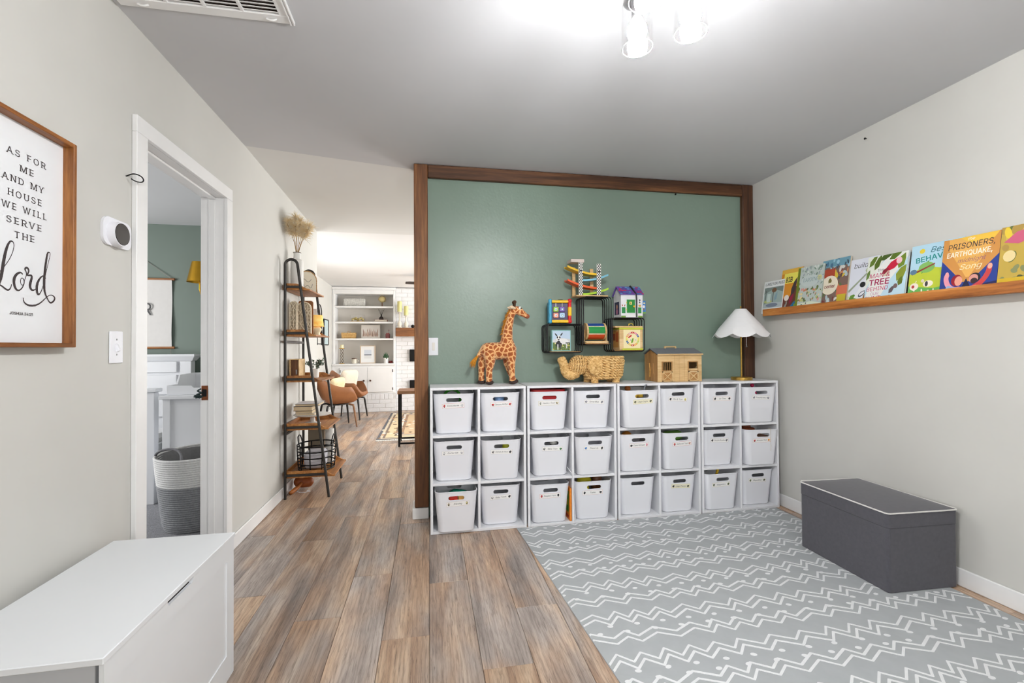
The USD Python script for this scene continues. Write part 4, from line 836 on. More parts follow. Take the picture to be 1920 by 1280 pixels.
for yo, pts in ((-.032, ((330, 840, .045), (335, 930, .033), (322, 1020, .023), (322, 1165, .0215))), (.030, ((290, 850, .042), (255, 940, .030), (243, 1030, .021), (243, 1165, .0205))),
                (-.030, ((585, 830, .038), (590, 930, .028), (598, 1040, .021), (600, 1165, .0205))), (.032, ((560, 840, .036), (560, 940, .027), (590, 1050, .020), (640, 1165, .0195)))):
    for a, b in zip(pts[:-1], pts[1:]): bones.append(((P_(a[0], a[1], 3.085 + yo), a[2]), (P_(b[0], b[1], 3.085 + yo), b[2])))
bones.append(((P_(275, 760), .026), (P_(205, 840), .0125)))
gb = blob(bones, .009, 10); gi.part('body', gb, M_GIR, True)
HOOF = mat('giraffe_hoof', (62, 48, 44), .9, noise=.25, nscale=90, bump=.3, bscale=300)
for k, (zx, yo) in enumerate(((328, -.032), (245, .030), (605, -.030), (648, .032))):
    c = P_(zx, 1180, 3.085 + yo); c[2] = TOPZ + .0165
    h = ball(c, .024, 2, (1, 1, 1)); h.vertices = (h.vertices - c) * [1.15, .95, .70] + c; gi.part('hoof', h, HOOF, True)
M_MANE = mat('giraffe_mane', (196, 128, 34), .9, noise=.3, nscale=120)
M_TUFT = mat('giraffe_tuft', (206, 140, 40), .9, noise=.3, nscale=120)
mane = []; rr = random.Random(5)
for i in range(150):
    t = i / 149; z0 = np.array([np.interp(t, [0, .3, .7, 1], [602, 548, 520, 508]), np.interp(t, [0, .3, .7, 1], [265, 400, 520, 655])])
    b = P_(z0[0] + 8, z0[1], 3.085 + rr.uniform(-.006, .006)); e = b + np.array([-.030 * rr.uniform(.6, 1.2), rr.uniform(-.008, .008), -.016 * rr.uniform(.2, 1.5)])
    mane.append(tube([b, b * .5 + e * .5 + [0, 0, .003], e], [.0030, .0022, .0004], 4))
gi.part('mane', cat_(*mane), M_MANE, True)
tf = []
for i in range(60):
    b = P_(205 + rr.uniform(-12, 6), 838 + rr.uniform(-8, 8), 3.085 + rr.uniform(-.007, .007)); e = P_(rr.uniform(95, 160), rr.uniform(935, 1000), 3.085 + rr.uniform(-.014, .014))
    tf.append(tube([b, b * .5 + e * .5 + [-.004, 0, .002], e], [.0028, .0026, .0004], 4))
gi.part('tail_tuft', cat_(*tf), M_TUFT, True)
for yo in (-.016, .016):
    a = P_(640, 240, 3.085 + yo); gi.part('horn', cat_(rod(a, a + [0, yo * .2, .026], .007, .0075), ball(a + [0, yo * .2, .033], .0125, 2)), mat('giraffe_horn', (78, 52, 34), .9, noise=.2, nscale=90), True, label='dark brown fuzzy horn')
    e = blob([((P_(640, 262, 3.085 + yo * 1.4), .008), (P_(598, 248, 3.085 + yo * 2.4), .012)), ((P_(598, 248, 3.085 + yo * 2.4), .012), (P_(575, 240, 3.085 + yo * 2.6), .0045))], .004, 4)
    ep = gi.part('ear', e, mat('giraffe_cream', (232, 206, 174), .9, noise=.12, nscale=90), True)
    ey = P_(703, 257, 3.085 + yo * 1.62); gi.part('eye', ball(ey, .0115, 2), mat('eye_white', (238, 236, 230), .25, noise=.01), True)
    gi.part('pupil', ball(ey + [.0035, yo * .32, -.0008], .0068, 2), mat('eye_black', (12, 10, 10), .15, noise=.1), True)
gi.part('muzzle', blob([((P_(775, 348), .0150), (P_(800, 356), .0165))], .004, 3), mat('giraffe_muzzle', (150, 84, 58), .9, noise=.15, nscale=90), True)

# ---- woven elephant basket --------------------------------------------------------
def straw():
    n = {'tc': ('texture_coordinate', {}), 'n': ('noise_texture', {'scale': 60.0, 'detail': 3.0, 'roughness': .6}), 'mp': ('mapping', {'scale': (1, 1, 1.6)}),
         'r': ('rgb_ramp', {'ramp': [(.22, lin((150, 104, 54))), (.40, lin((206, 162, 98))), (.58, lin((230, 192, 130))), (.76, lin((248, 220, 168)))]}),
         'b': ('bump', {'strength': .3, 'distance': .002}), 'p': ('principled_bsdf', {'roughness': .8})}
    return usdkit.material(stage, '/World/Looks/woven_straw', n, [('tc.object', 'mp.vector'), ('mp.vector', 'n.vector'), ('n.fac', 'r.fac'), ('r.color', 'p.base_color'), ('n.fac', 'b.height'), ('b.normal', 'p.normal')], surface='p.BSDF')
M_STRAW = straw()
def ep_(zx, zy, y=3.06): return np.array([.8181 + zx * .000328, y, 1.2053 - zy * .0003133])
EL = Thing('elephant_basket', 'woven straw elephant shaped basket standing under the wire wall shelf', 'basket', loc=(1.19, 3.06, TOPZ))
def braid(path, r, turns, n=None, amp=.16, strands=3):
    """a plaited rope: strands winding round the path"""
    path = np.asarray(path, float); n = n or len(path)
    A, B = frames(path); L = np.linspace(0, turns * 2 * math.pi, len(path)); out = []
    rad = np.broadcast_to(np.asarray(r, float), (len(path),))
    for k in range(strands):
        ph = L + 2 * math.pi * k / strands
        out.append(tube(path + (rad * .52)[:, None] * (np.cos(ph)[:, None] * A + np.sin(ph)[:, None] * B), rad * .56, 6))
    return cat_(*out)
ecx, ecy, erx, ery = 1.212, 3.06, .140, .088
rows = []
for i in range(9):
    z = .953 + i * .0173; k = np.interp(z, [.95, .975, 1.10], [.84, .95, 1.0])
    ang = np.linspace(0, 2 * math.pi, 110)[:-1]
    # a fatter back end, flat sides: superellipse
    p = np.stack([ecx + erx * k * np.sign(np.cos(ang)) * np.abs(np.cos(ang)) ** .7, ecy + ery * k * np.sign(np.sin(ang)) * np.abs(np.sin(ang)) ** .7, np.full(109, z)], 1)
    p = np.vstack([p, p[:1]])
    rows.append(braid(p, .0108 + .0005 * math.sin(i * 2.1), 17, strands=2))
EL.part('body', cat_(*rows, lathe([(0, .938), (.80, .938), (.82, .945), (0, .946)], (0, 0, 0), 36, 1, 1).apply_scale([erx, ery, 1]).apply_translation([ecx, ecy, 0])), M_STRAW, True)
# head: rope coils wound over an egg
hd = []
hc = ep_(650, 545); 
for i in range(11):
    t = (i + .5) / 11 * math.pi; x = hc[0] - .062 * math.cos(t); rr_ = math.sin(t) ** .75
    ang = np.linspace(0, 2 * math.pi, 26)
    p = np.stack([np.full(26, x) + .006 * np.sin(ang), ecy + .058 * rr_ * np.cos(ang), hc[2] + .064 * rr_ * np.sin(ang) + .004], 1)
    hd.append(braid(p, .0094, 7, strands=2))
EL.part('head', cat_(*hd, ball(hc, .05, 2, (1, 1, 1))), M_STRAW, True)
tp = [ep_(600, 690), ep_(500, 740), ep_(425, 735), ep_(370, 670), ep_(345, 590), ep_(325, 500), ep_(290, 420), ep_(262, 365)]
from scipy.interpolate import CubicSpline
tt = CubicSpline(range(len(tp)), tp)(np.linspace(0, len(tp) - 1, 60)); tr_r = np.interp(np.linspace(0, 1, 60), [0, .25, .6, .93, 1], [.036, .031, .028, .026, .017])
coil = []
for i in range(0, 60, 2):
    A, B = frames(tt); ang = np.linspace(0, 2 * math.pi, 16)
    p = tt[i] + tr_r[i] * (np.cos(ang)[:, None] * A[i] + np.sin(ang)[:, None] * B[i]) ; coil.append(tube(p, .0052 + .0008 * math.sin(i), 6))
EL.part('trunk', cat_(tube(tt, tr_r * .96, 14), *coil), M_STRAW, True)
for sgn in (-1, 1):
    ec = np.array([1.122, ecy + sgn * .094, 1.038]); er = [np.array(ec)]
    sp_r = []
    for i in range(150):
        a = i * .42; q = i / 150; sp_r.append(ec + [.049 * q * math.cos(a), sgn * .012 * (1 - q), .062 * q * math.sin(a)])
    EL.part('ear', cat_(braid(sp_r, .0082, 40, strands=2), extrude(ell(0, 0, .046, .059), .006, ec - [0, sgn * .003 + .003, 0], (1, 0, 0), (0, 0, 1))), M_STRAW, True)
for (x, y) in ((1.135, ecy - .045), (1.112, ecy + .045), (1.292, ecy - .045), (1.285, ecy + .045)):
    lg = []
    for i in range(5):
        ang = np.linspace(0, 2 * math.pi, 20); p = np.stack([x + .021 * np.cos(ang), y + .021 * np.sin(ang), np.full(20, TOPZ + .0062 + i * .0092)], 1); lg.append(tube(p, .0055, 6))
    EL.part('leg', cat_(rod((x, y, TOPZ + .001), (x, y, .945), .021, n=16), *lg), M_STRAW, True)
EL.part('tail', tube([(1.346, ecy, 1.077), (1.362, ecy - .003, 1.083), (1.372, ecy - .004, 1.07), (1.37, ecy - .004, 1.045), (1.358, ecy - .002, 1.02), (1.348, ecy, 1.004)], [.005, .005, .005, .005, .0055, .006], 8), M_STRAW, True)

# ---- wooden toy barn ---------------------------------------------------------------
M_PLY = wood('toy_plywood', (188, 150, 98), (214, 180, 128), (230, 202, 156), axis=0, scale=14, rough=.6, rnd=.05, bump=.05)
M_PLYD = wood('toy_plywood_dark', (150, 104, 56), (180, 134, 80), (204, 162, 108), axis=2, scale=14, rough=.6, rnd=.05, bump=.05)
bx0, bx1, by0, by1, bz0, bz1, brz = 1.586, 1.926, 2.972, 3.168, TOPZ + .001, 1.108, 1.148
bm_ = (by0 + by1) / 2 + .01
ba = Thing('toy_barn', 'light wooden toy barn with grey roof and two crossed half doors', 'toy barn', loc=((bx0 + bx1) / 2, by0, TOPZ))
hole = [sbox(1.622, .998, 1.690, 1.054), sbox(1.823, .998, 1.891, 1.054)]
fw_ = sbox(bx0, bz0, bx1, bz1)
for h_ in hole: fw_ = fw_.difference(h_)
ba.part('front_wall', extrude(fw_, .006, (0, by0 + .006, 0), (1, 0, 0), (0, 0, 1)), M_PLY, False)
ba.part('back_wall', bx(bx0, bx1, by1 - .006, by1, bz0, bz1), M_PLY, False)
gable = Polygon([(by0 + .0062, bz0), (by1 - .0062, bz0), (by1 - .0062, bz1 - .002), (bm_, brz - .006), (by0 + .0062, bz1 - .002)])
ge = ba.part('end_wall', extrude(gable, .006, (bx0, 0, 0), (0, 1, 0), (0, 0, 1)), M_PLYD, False); ba.part('end_wall', extrude(gable, .006, (bx1 - .006, 0, 0), (0, 1, 0), (0, 0, 1)), M_PLY, False)
ba.part('floor_panel', bx(bx0 + .006, bx1 - .006, by0 + .0065, by1 - .0065, bz0, bz0 + .005), M_PLY, False)
M_ROOF = mat('barn_roof_grey', (112, 116, 122), .8, noise=.08, nscale=60)
for ya, za, yb, zb in ((by0 - .008, bz1 + .001, bm_, brz), (bm_, brz, by1 + .006, bz1 + .001)):
    v = slab([(bx0 - .006, ya, za), (bx1 + .006, ya, za), (bx1 + .006, yb, zb), (bx0 - .006, yb, zb)], .006); ba.part('roof_panel', v, M_ROOF, False)
ba.part('ridge_trim', bx(bx0 - .006, bx1 + .006, by0 - .012, by0 - .0082, bz1 - .004, bz1 + .006, .001), M_PLY, False)
ba.part('handle', cat_(bx(1.695, 1.790, bm_ - .008, bm_ + .008, brz + .010, brz + .020, .004), bx(1.695, 1.708, bm_ - .007, bm_ + .007, brz + .003, brz + .013, .002), bx(1.777, 1.790, bm_ - .007, bm_ + .007, brz + .003, brz + .013, .002)), M_PLY)
for k, h_ in enumerate(hole):
    x0, z0, x1, z1 = h_.bounds
    ba.part('window_trim', extrude(h_.buffer(.006, join_style=2).difference(h_), .004, (0, by0, 0), (1, 0, 0), (0, 0, 1)), M_PLYD, False)
    if k == 0:
        for x in np.linspace(x0 + .013, x1 - .013, 4): ba.part('window_bar', rod((x, by0 + .003, z0), (x, by0 + .003, z1), .0016, n=6), M_PLYD)
    else: ba.part('window_shelf', bx(x0 - .002, x1 + .002, by0 - .006, by0 + .002, z0 - .002, z0 + .010, .002), M_PLY)
    dx0, dx1, dz0, dz1 = x0 - .004, x1 + .006, bz0 + .002, z0 - .009
    dr = ba.part('half_door', bx(dx0, dx1, by0 - .003, by0 - .0002, dz0, dz1, .0005), M_PLYD)
    ba.part('cross_brace', cat_(bx(dx0, dx1, by0 - .0065, by0 - .003, dz1 - .007, dz1), bx(dx0, dx1, by0 - .0065, by0 - .003, dz0, dz0 + .007), bx(dx0, dx0 + .007, by0 - .0065, by0 - .003, dz0, dz1), bx(dx1 - .007, dx1, by0 - .0065, by0 - .003, dz0, dz1),
            extrude(LineString([(dx0 + .007, dz0 + .007), (dx1 - .007, dz1 - .007)]).buffer(.003, cap_style=2), .0035, (0, by0 - .003, 0), (1, 0, 0), (0, 0, 1)), extrude(LineString([(dx0 + .007, dz1 - .007), (dx1 - .007, dz0 + .007)]).buffer(.003, cap_style=2), .0036, (0, by0 - .003, 0), (1, 0, 0), (0, 0, 1))), M_PLY, False, parent=dr)
for x in (1.715, 1.752, 1.790): ba.part('board_groove', bx(x, x + .0012, by0 - .0006, by0 - .00005, bz0, bz1 - .004), M_PLYD, False)
M_ROPE = mat('tan_strap', (206, 158, 84), .7, noise=.15, nscale=90)
ba.part('end_door', cat_(bx(bx0 - .005, bx0 - .0004, bm_ - .05, bm_ - .004, bz0 + .055, bz0 + .13, .001), bx(bx0 - .005, bx0 - .0004, bm_ + .004, bm_ + .05, bz0 + .055, bz0 + .13, .001)), M_PLYD, parent=ge)
ba.part('strap', tube([(bx0 - .006, bm_, bz0 + .03), (bx0 - .009, bm_ - .01, bz0 + .08), (bx0 - .008, bm_, bz0 + .13)], .004, 6), M_ROPE, parent=ge)

# ---- table lamp ----------------------------------------------------------------------
LC = np.array([2.283, 3.022, TOPZ + .0005])
lm = Thing('table_lamp', 'brass table lamp with a white scalloped shade in the corner', 'lamp', loc=LC)
lm.part('base', lathe([(0, 0), (.072, 0), (.073, .003), (.073, .019), (.071, .022), (.012, .0235), (0, .0235)], LC, 40), M_BRASS)
lm.part('stem', cat_(rod(LC + [0, 0, .022], LC + [0, 0, .44], .0062), lathe([(0, .41), (.014, .41), (.016, .43), (.016, .47), (0, .47)], LC, 20)), M_BRASS)
n = 96; ang = np.arange(n) * 2 * math.pi / n
Z1, Z0 = LC[2] + .524, LC[2] + .330
def shade(off):
    out = []
    for t in np.linspace(0, 1, 12):
        r = np.interp(t, [0, .93, 1], [.038, .183, .193]) - off
        out.append((t, r))
    sc = np.abs(np.sin(ang * 4 + .6)) ** .8
    v = []
    for t, r in out:
        z = Z1 + (Z0 - Z1) * t; dz = -.030 * sc * max(0, (t - .72) / .28) + .012 * max(0, (t - .72) / .28)
        rr_ = r * (1 + .02 * sc * t)
        v.append(np.stack([LC[0] + rr_ * np.cos(ang), LC[1] + rr_ * np.sin(ang), z + dz], 1))
    return v
o_, i_ = shade(0), shade(.0022)
vv = np.vstack(o_ + i_[::-1]); f = []; rows_ = 24
for i in range(rows_):
    for j in range(n):
        a, b = i * n + j, i * n + (j + 1) % n; c, d = ((i + 1) % rows_) * n + (j + 1) % n, ((i + 1) % rows_) * n + j; f += [[a, d, c], [a, c, b]]
shm = trimesh.Trimesh(vv, f, process=False)
if shm.volume < 0: shm.invert()
M_LSH = mat('lamp_shade_white', (236, 236, 238), .7, noise=.02, nscale=40, bump=.06, bscale=300)
lsp = lm.part('lamp_shade', shm, M_LSH, 40)
for k in range(3):
    a = k * 2.094; lm.part('shade_ring', rod(LC + [0, 0, .470], LC + [.0365 * math.cos(a), .0365 * math.sin(a), .5225], .0014, n=6), M_BRASS, parent=lsp)
lm.part('finial', lathe([(0, .46), (.004, .46), (.004, .535), (.006, .538), (.006, .543), (0, .548)], LC, 12), M_BRASS)
ch = lm.part('pull_chain', tube([LC + [.028, -.02, .42], LC + [.030, -.02, .25]], .0013, 6), M_NICKEL); lm.part('pull_bead', ball(LC + [.030, -.02, .246], .0055, 2), M_NICKEL, True, ch)

# ================================================================ WIRE SHELVES ON THE GREEN WALL
M_WIRE = mat('shelf_black_wire', (20, 21, 24), .4, metal=.3, noise=.2, nscale=40)
def rr3(x0, x1, z0, z1, r, y, q=5):
    return [np.array([x, y, z]) for x, z in np.asarray(rrect(x0, z0, x1, z1, r, q).exterior.coords)[:-1]]
def wire_box(name, x0, x1, z0, z1, y0, y1, label):
    t = Thing(name, label, 'wall shelf', loc=((x0 + x1) / 2, YW, z0), group=None)
    ys = np.linspace(y0, y1 - .004, 5)
    for y in ys: t.part('wire_hoop', tube(rr3(x0, x1, z0, z1, .022, y), .0038, 8, True), M_WIRE, True)
    for (x, z) in ((x0 + .05, z0), (x1 - .05, z0), (x0 + .05, z1), (x1 - .05, z1)): t.part('cross_rod', rod((x, y0, z), (x, y1 - .001, z), .0026, n=8), M_WIRE)
    t.part('wood_base', bx(x0 + .012, x1 - .012, y0 + .003, y1 - .008, z0 + .0032, z0 + .0075, .001), M_PLYD)
    return t
ys0, ys1 = 3.062, YW
CL, CC, CR = (.812, 1.064, 1.128, 1.326), (1.074, 1.280, 1.182, 1.520), (1.290, 1.532, 1.133, 1.372)
wire_box('wire_shelf', *CL, ys0, ys1, 'black wire cube shelf on the green wall holding the goat picture, left of three')
wire_box('wire_shelf', *CC, ys0, ys1, 'tall black wire cube shelf in the middle holding the rainbow drum')
wire_box('wire_shelf', *CR, ys0, ys1, 'black wire cube shelf holding the wooden clock cube, right of three')
# ---- goat picture -----------------------------------------------------------------
gt = Thing('picture_block', 'pale teal edged picture block of a goat inside the left wire shelf', 'picture block', loc=(.92, 3.10, CL[2]))
gz0 = CL[2] + .0085; gx0, gw, gh = .850, .140, .150
gt.part('block', bx(gx0, gx0 + gw, 3.092, 3.135, gz0, gz0 + gh, .002), mat('pale_teal', (142, 190, 190), .5, noise=.03, nscale=20))
gl = [(sbox(.007, .007, .133, .143), (186, 206, 226)), (Polygon([(.007, .08), (.06, .095), (.133, .085), (.133, .06), (.007, .05)]), (206, 206, 206)), (sbox(.007, .007, .133, .062), (92, 116, 56))]
gl += [(g, c) for g, c in scatter(21, 40, .01, .01, .13, .06, [(120, 140, 60), (70, 92, 44), (196, 186, 90), (226, 214, 150), (60, 76, 40)], .003, .008)]
gl += [(ell(.06, .062, .03, .022, 20), (232, 232, 230)), (ell(.052, .05, .022, .024), (38, 38, 42)), (sbox(.040, .012, .048, .05), (230, 230, 228)), (sbox(.058, .012, .066, .05), (60, 60, 62)), (ell(.09, .07, .032, .02, -10), (226, 226, 226)), (sbox(.104, .02, .112, .06), (220, 220, 220)),
       (Polygon([(.036, .08), (.06, .075), (.066, .105), (.05, .112), (.034, .1)]), (236, 236, 234)), (leaf(.04, .105, .03, .005, 128), (30, 30, 34)), (leaf(.062, .108, .03, .005, 52), (30, 30, 34)), (ell(.042, .098, .006, .008), (30, 30, 32)), (ell(.058, .098, .006, .008), (30, 30, 32)), (ell(.049, .082, .007, .005), (70, 60, 62)), (sbox(.046, .086, .053, .11), (240, 240, 238)), (sbox(.1, .055, .133, .062), (40, 50, 40))]
gt.art('goat_print', gl, (gx0, 3.092, gz0), (1, 0, 0), (0, 0, 1))
# ---- rainbow drum (rattle roller) --------------------------------------------------
dr = Thing('rattle_drum', 'wooden rattle drum with blue green and red panels in the middle wire shelf', 'toy drum', loc=(1.177, 3.13, CC[2]))
dcz, dr_, dy = 1.277, .058, 3.128
def xcyl(x0, x1, r, c_y, c_z, n=28): 
    m = trimesh.creation.cylinder(r, x1 - x0, sections=n); m.apply_transform(rotm((0, 1, 0), 90)); m.apply_translation(((x0 + x1) / 2, c_y, c_z)); return m
for x0 in (1.103, 1.2385): dr.part('end_disc', xcyl(x0, x0 + .012, dr_ + .004, dy, dcz), M_PLY)
dr.part('core', xcyl(1.115, 1.2385, dr_ - .006, dy, dcz), mat('drum_cream', (230, 216, 186), .5, noise=.04))
for k, c_ in enumerate(((40, 80, 160), (30, 140, 66), (206, 78, 36), (224, 186, 40), (120, 60, 140), (220, 90, 120))):
    a0 = (110, 170, 230, 290, 350, 50)[k] - 90; seg = []
    pts = [(dr_ * math.cos(math.radians(a)), dr_ * math.sin(math.radians(a))) for a in np.linspace(a0 + 90 - 24, a0 + 90 + 24, 9)]; ip = [((dr_ - .005) * p[0] / dr_, (dr_ - .005) * p[1] / dr_) for p in pts[::-1]]
    dr.part('color_panel', extrude(Polygon([(dy + p[0], dcz + p[1]) for p in pts + ip]), .120, (1.117, 0, 0), (0, 1, 0), (0, 0, 1)), mat('drum_panel_%d' % k, c_, .4, noise=.04), 40)
zb = CC[2] + .0082
dr.part('stand', cat_(bx(1.088, 1.098, dy - .022, dy + .03, zb, dcz + .012, .003), bx(1.256, 1.266, dy - .022, dy + .03, zb, dcz + .012, .003), bx(1.088, 1.266, dy - .05, dy - .036, zb, zb + .018, .003), bx(1.088, 1.266, dy + .02, dy + .03, zb, zb + .014, .002), bx(1.088, 1.098, dy - .05, dy - .02, zb, zb + .016, .002), bx(1.256, 1.266, dy - .05, dy - .02, zb, zb + .016, .002)), M_PLY)
dr.part('axle', xcyl(1.090, 1.264, .006, dy, dcz, 12), M_PLYD)
# ---- clock cube --------------------------------------------------------------------
ck = Thing('activity_cube', 'wooden activity cube with a colorful clock ring in the right wire shelf', 'activity cube', loc=(1.43, 3.10, CR[2]))
kx0, kx1, kz0, kz1, ky0, ky1 = 1.338, 1.516, CR[2] + .0082, CR[2] + .168, 3.048, 3.198
ck.part('cube_body', bx(kx0, kx1, ky0 + .006, ky1, kz0, kz1, .002), M_PLY)
for e_ in (bx(kx0 + .018, kx1, ky0, ky0 + .006, kz0, kz0 + .012, .001), bx(kx0 - .002, kx1, ky0, ky1, kz1 - .012, kz1 + .0005, .001)): ck.part('edge_strip', e_, mat('lime_paint', (196, 204, 64), .5, noise=.05, nscale=30))
ck.part('lid', bx(kx0 - .03, kx1 + .002, ky0 + .01, ky1, kz1 + .001, kz1 + .013, .002), M_PLY)
kw, kh = kx1 - kx0, kz1 - kz0; cxk, cyk, RK = kw * .56, kh * .5, .052
kl = [(sbox(.03, .014, kw - .02, kh - .014), (240, 226, 178))]
KC = [(196, 44, 44), (222, 120, 150), (44, 80, 160), (226, 210, 70), (190, 206, 90), (230, 160, 70), (196, 60, 60), (226, 196, 90), (44, 96, 150), (230, 214, 80), (226, 150, 90), (222, 170, 160)]
for i, c_ in enumerate(KC):
    a = math.radians(90 - i * 30); h_ = math.radians(14)
    pts = [(cxk + RK * math.cos(a + t), cyk + RK * math.sin(a + t)) for t in (-h_, 0, h_)] + [(cxk + RK * .76 * math.cos(a + t), cyk + RK * .76 * math.sin(a + t)) for t in (h_, 0, -h_)]
    kl += [(Polygon(pts), c_), (circ(cxk + RK * .88 * math.cos(a), cyk + RK * .88 * math.sin(a), .0028), (240, 234, 220))]
kl += [(ell(cxk - .02, cyk + .018, .016, .006, 35), (206, 50, 50)), (ell(cxk - .002, cyk - .012, .007, .02, -18), (110, 160, 40)), (circ(cxk - .016, cyk - .006, .006), (240, 240, 236)), (circ(cxk - .015, cyk - .007, .003), (30, 30, 30)), (circ(cxk + .022, cyk - .006, .006), (240, 240, 236)), (circ(cxk + .023, cyk - .007, .003), (30, 30, 30))]
ck.art('clock_print', kl, (kx0, ky0 + .006, kz0), (1, 0, 0), (0, 0, 1))
ck.art('side_print', [(sbox(.02, .02, .13, .14), (206, 150, 80)), (sbox(.03, .07, .07, .12), (150, 60, 30)), (sbox(.08, .06, .12, .13), (176, 84, 40))], (kx0, ky1, kz0), (0, -1, 0), (0, 0, 1))
ck.part('bead_wire', cat_(tube(arc((1.442, 3.09, kz1 + .016), .018, 0, 180, (1, 0, 0), (0, 0, 1)), .0022, 6), ball((1.43, 3.09, kz1 + .028), .006, 1)), mat('yellow_wire', (222, 196, 60), .4, noise=.05))
# ---- plastic activity cube -----------------------------------------------------------
ac = Thing('activity_cube', 'plastic activity cube with blue side, red post and yellow bars on the left wire shelf', 'activity cube', loc=(.915, 3.135, CL[3] + .0036), rotz=-10, local=True)
PB, PR, PY, PN = col('sky', (70, 160, 196)), col('bright_red', (206, 28, 36)), col('bright_yellow', (240, 190, 30)), col('navy', (52, 40, 84))
s_ = .076; H_ = .170
ac.part('inner_box', bx(-s_ + .012, s_ - .012, -s_ + .014, s_ - .01, .014, H_ - .014, .004), PN)
ac.part('side_panel', cat_(bx(-s_, -s_ + .012, -s_ + .01, s_, .008, H_ - .008, .005), rod((-s_ + .008, -s_ + .006, .012), (-s_ + .008, -s_ + .006, H_ - .012), .012, n=14), ball((-s_ + .008, -s_ + .006, H_ - .01), .014, 2), ball((-s_ + .008, -s_ + .006, .0142), .014, 2)), PB)
for z in (.016, H_ - .016): ac.part('bar', rod((-s_ + .02, -s_ + .004, z), (s_ - .018, -s_ + .004, z), .0105, n=14), PY)
ac.part('post', cat_(rod((s_ - .008, -s_ + .006, .014), (s_ - .008, -s_ + .006, H_ - .014), .012, n=14), ball((s_ - .008, -s_ + .006, H_ - .012), .016, 2), ball((s_ - .008, -s_ + .006, .0165), .016, 2), bx(s_ - .012, s_, -s_ + .01, s_, .008, H_ - .008, .005)), PR)
ac.part('post_sleeve', rod((s_ - .008, -s_ + .005, .055), (s_ - .008, -s_ + .005, .115), .0135, n=14), PY)
for k, (dx, dz, c_) in enumerate(((-.028, .10, (150, 196, 80)), (.016, .10, (120, 90, 170)), (-.028, .058, (230, 150, 130)), (.016, .058, (176, 206, 236)))):
    bk = ac.part('spin_block', bx(dx - .018, dx + .018, -s_ - .002, -s_ + .022, dz - .017, dz + .017, .004), col('block%d' % k, c_))
    ac.art('block_print', [(ell(.018, .017, .008, .009), (80, 150, 160) if k % 2 else (226, 236, 236)), (ell(.018, .017, .004, .005), (236, 236, 240) if k % 2 else (60, 90, 140))], (dx - .018, -s_ - .002, dz - .017), (1, 0, 0), (0, 0, 1), parent=bk)
for dx in (-.028, .016): ac.part('string', rod((dx, -s_ + .006, .118), (dx, -s_ + .006, .146), .0022, n=6), mat('toy_white', (232, 232, 230), .5, noise=.02))
ac.part('top_knob', bx(-.01, .03, -.02, .02, H_ - .014, H_ + .004, .004), col('black', (30, 30, 32)))
ac.part('top_panel', bx(-s_ + .012, s_ - .012, -s_ + .016, s_ - .01, H_ - .016, H_ - .008, .002), PR)
# ---- ramp racer ----------------------------------------------------------------------
rp = Thing('ramp_racer', 'wooden ramp racer toy with four colored slopes on the tall wire shelf', 'toy', loc=(1.15, 3.10, CC[3]))
rz = CC[3] + .0034
rp.part('base', bx(1.024, 1.262, 3.068, 3.190, rz, rz + .010, .002), M_PLY)
for x0, x1, zt in ((1.046, 1.074, 1.764), (1.181, 1.211, 1.757)):
    po = rp.part('front_post', bx(x0, x1, 3.074, 3.082, rz + .0102, zt, .0008), mat('racer_white', (234, 232, 226), .5, noise=.02))
    ck_l = []; nn = 22; hh = (zt - rz - .012) / nn; ww = (x1 - x0 - .004) / 4
    for i in range(nn):
        for j in range(4):
            if (i + j) % 2: ck_l.append((sbox(.002 + j * ww, i * hh, .002 + (j + 1) * ww, (i + 1) * hh), (24, 24, 28)))
    ck_l.append((sbox(.004, hh * (nn - 6), x1 - x0 - .004, hh * (nn - 5)), (24, 24, 28)))
    rp.art('checker_print', ck_l, (x0, 3.074, rz + .011), (1, 0, 0), (0, 0, 1), parent=po, step=0)
    rp.part('rear_post', bx(x0 - .018, x1 - .022, 3.168, 3.178, rz + .0102, zt - .02, .0008), M_PLY)
rp.part('launch_box', bx(.992, 1.090, 3.084, 3.170, 1.766, 1.790, .002), mat('racer_cap', (206, 192, 186), .6, noise=.04, nscale=30))
def ramp(xa, za, xb, zb_, sag, c_, nm):
    xs = np.linspace(xa, xb, 16); t = (xs - xa) / (xb - xa); zs = za + (zb_ - za) * t - sag * 4 * t * (1 - t)
    top = [(x, z) for x, z in zip(xs, zs)]; bot = [(x, z - .007) for x, z in zip(xs[::-1], zs[::-1])]
    lip = [(x, z + .007) for x, z in zip(xs, zs)]
    tr = cat_(extrude(Polygon(top + bot), .070, (0, 3.162, 0), (1, 0, 0), (0, 0, 1)), extrude(Polygon(lip + bot), .004, (0, 3.0915, 0), (1, 0, 0), (0, 0, 1)), extrude(Polygon(lip + bot), .004, (0, 3.166, 0), (1, 0, 0), (0, 0, 1)))
    rp.part('slope', tr, col(nm, c_), 30)
ramp(.968, 1.738, 1.190, 1.684, .012, (232, 186, 36), 'slope_yellow')
ramp(1.272, 1.683, 1.066, 1.640, .012, (126, 190, 214), 'slope_blue')
ramp(.968, 1.642, 1.188, 1.586, .012, (228, 90, 36), 'slope_orange')
ramp(1.272, 1.583, 1.070, 1.541, .010, (166, 206, 50), 'slope_green')
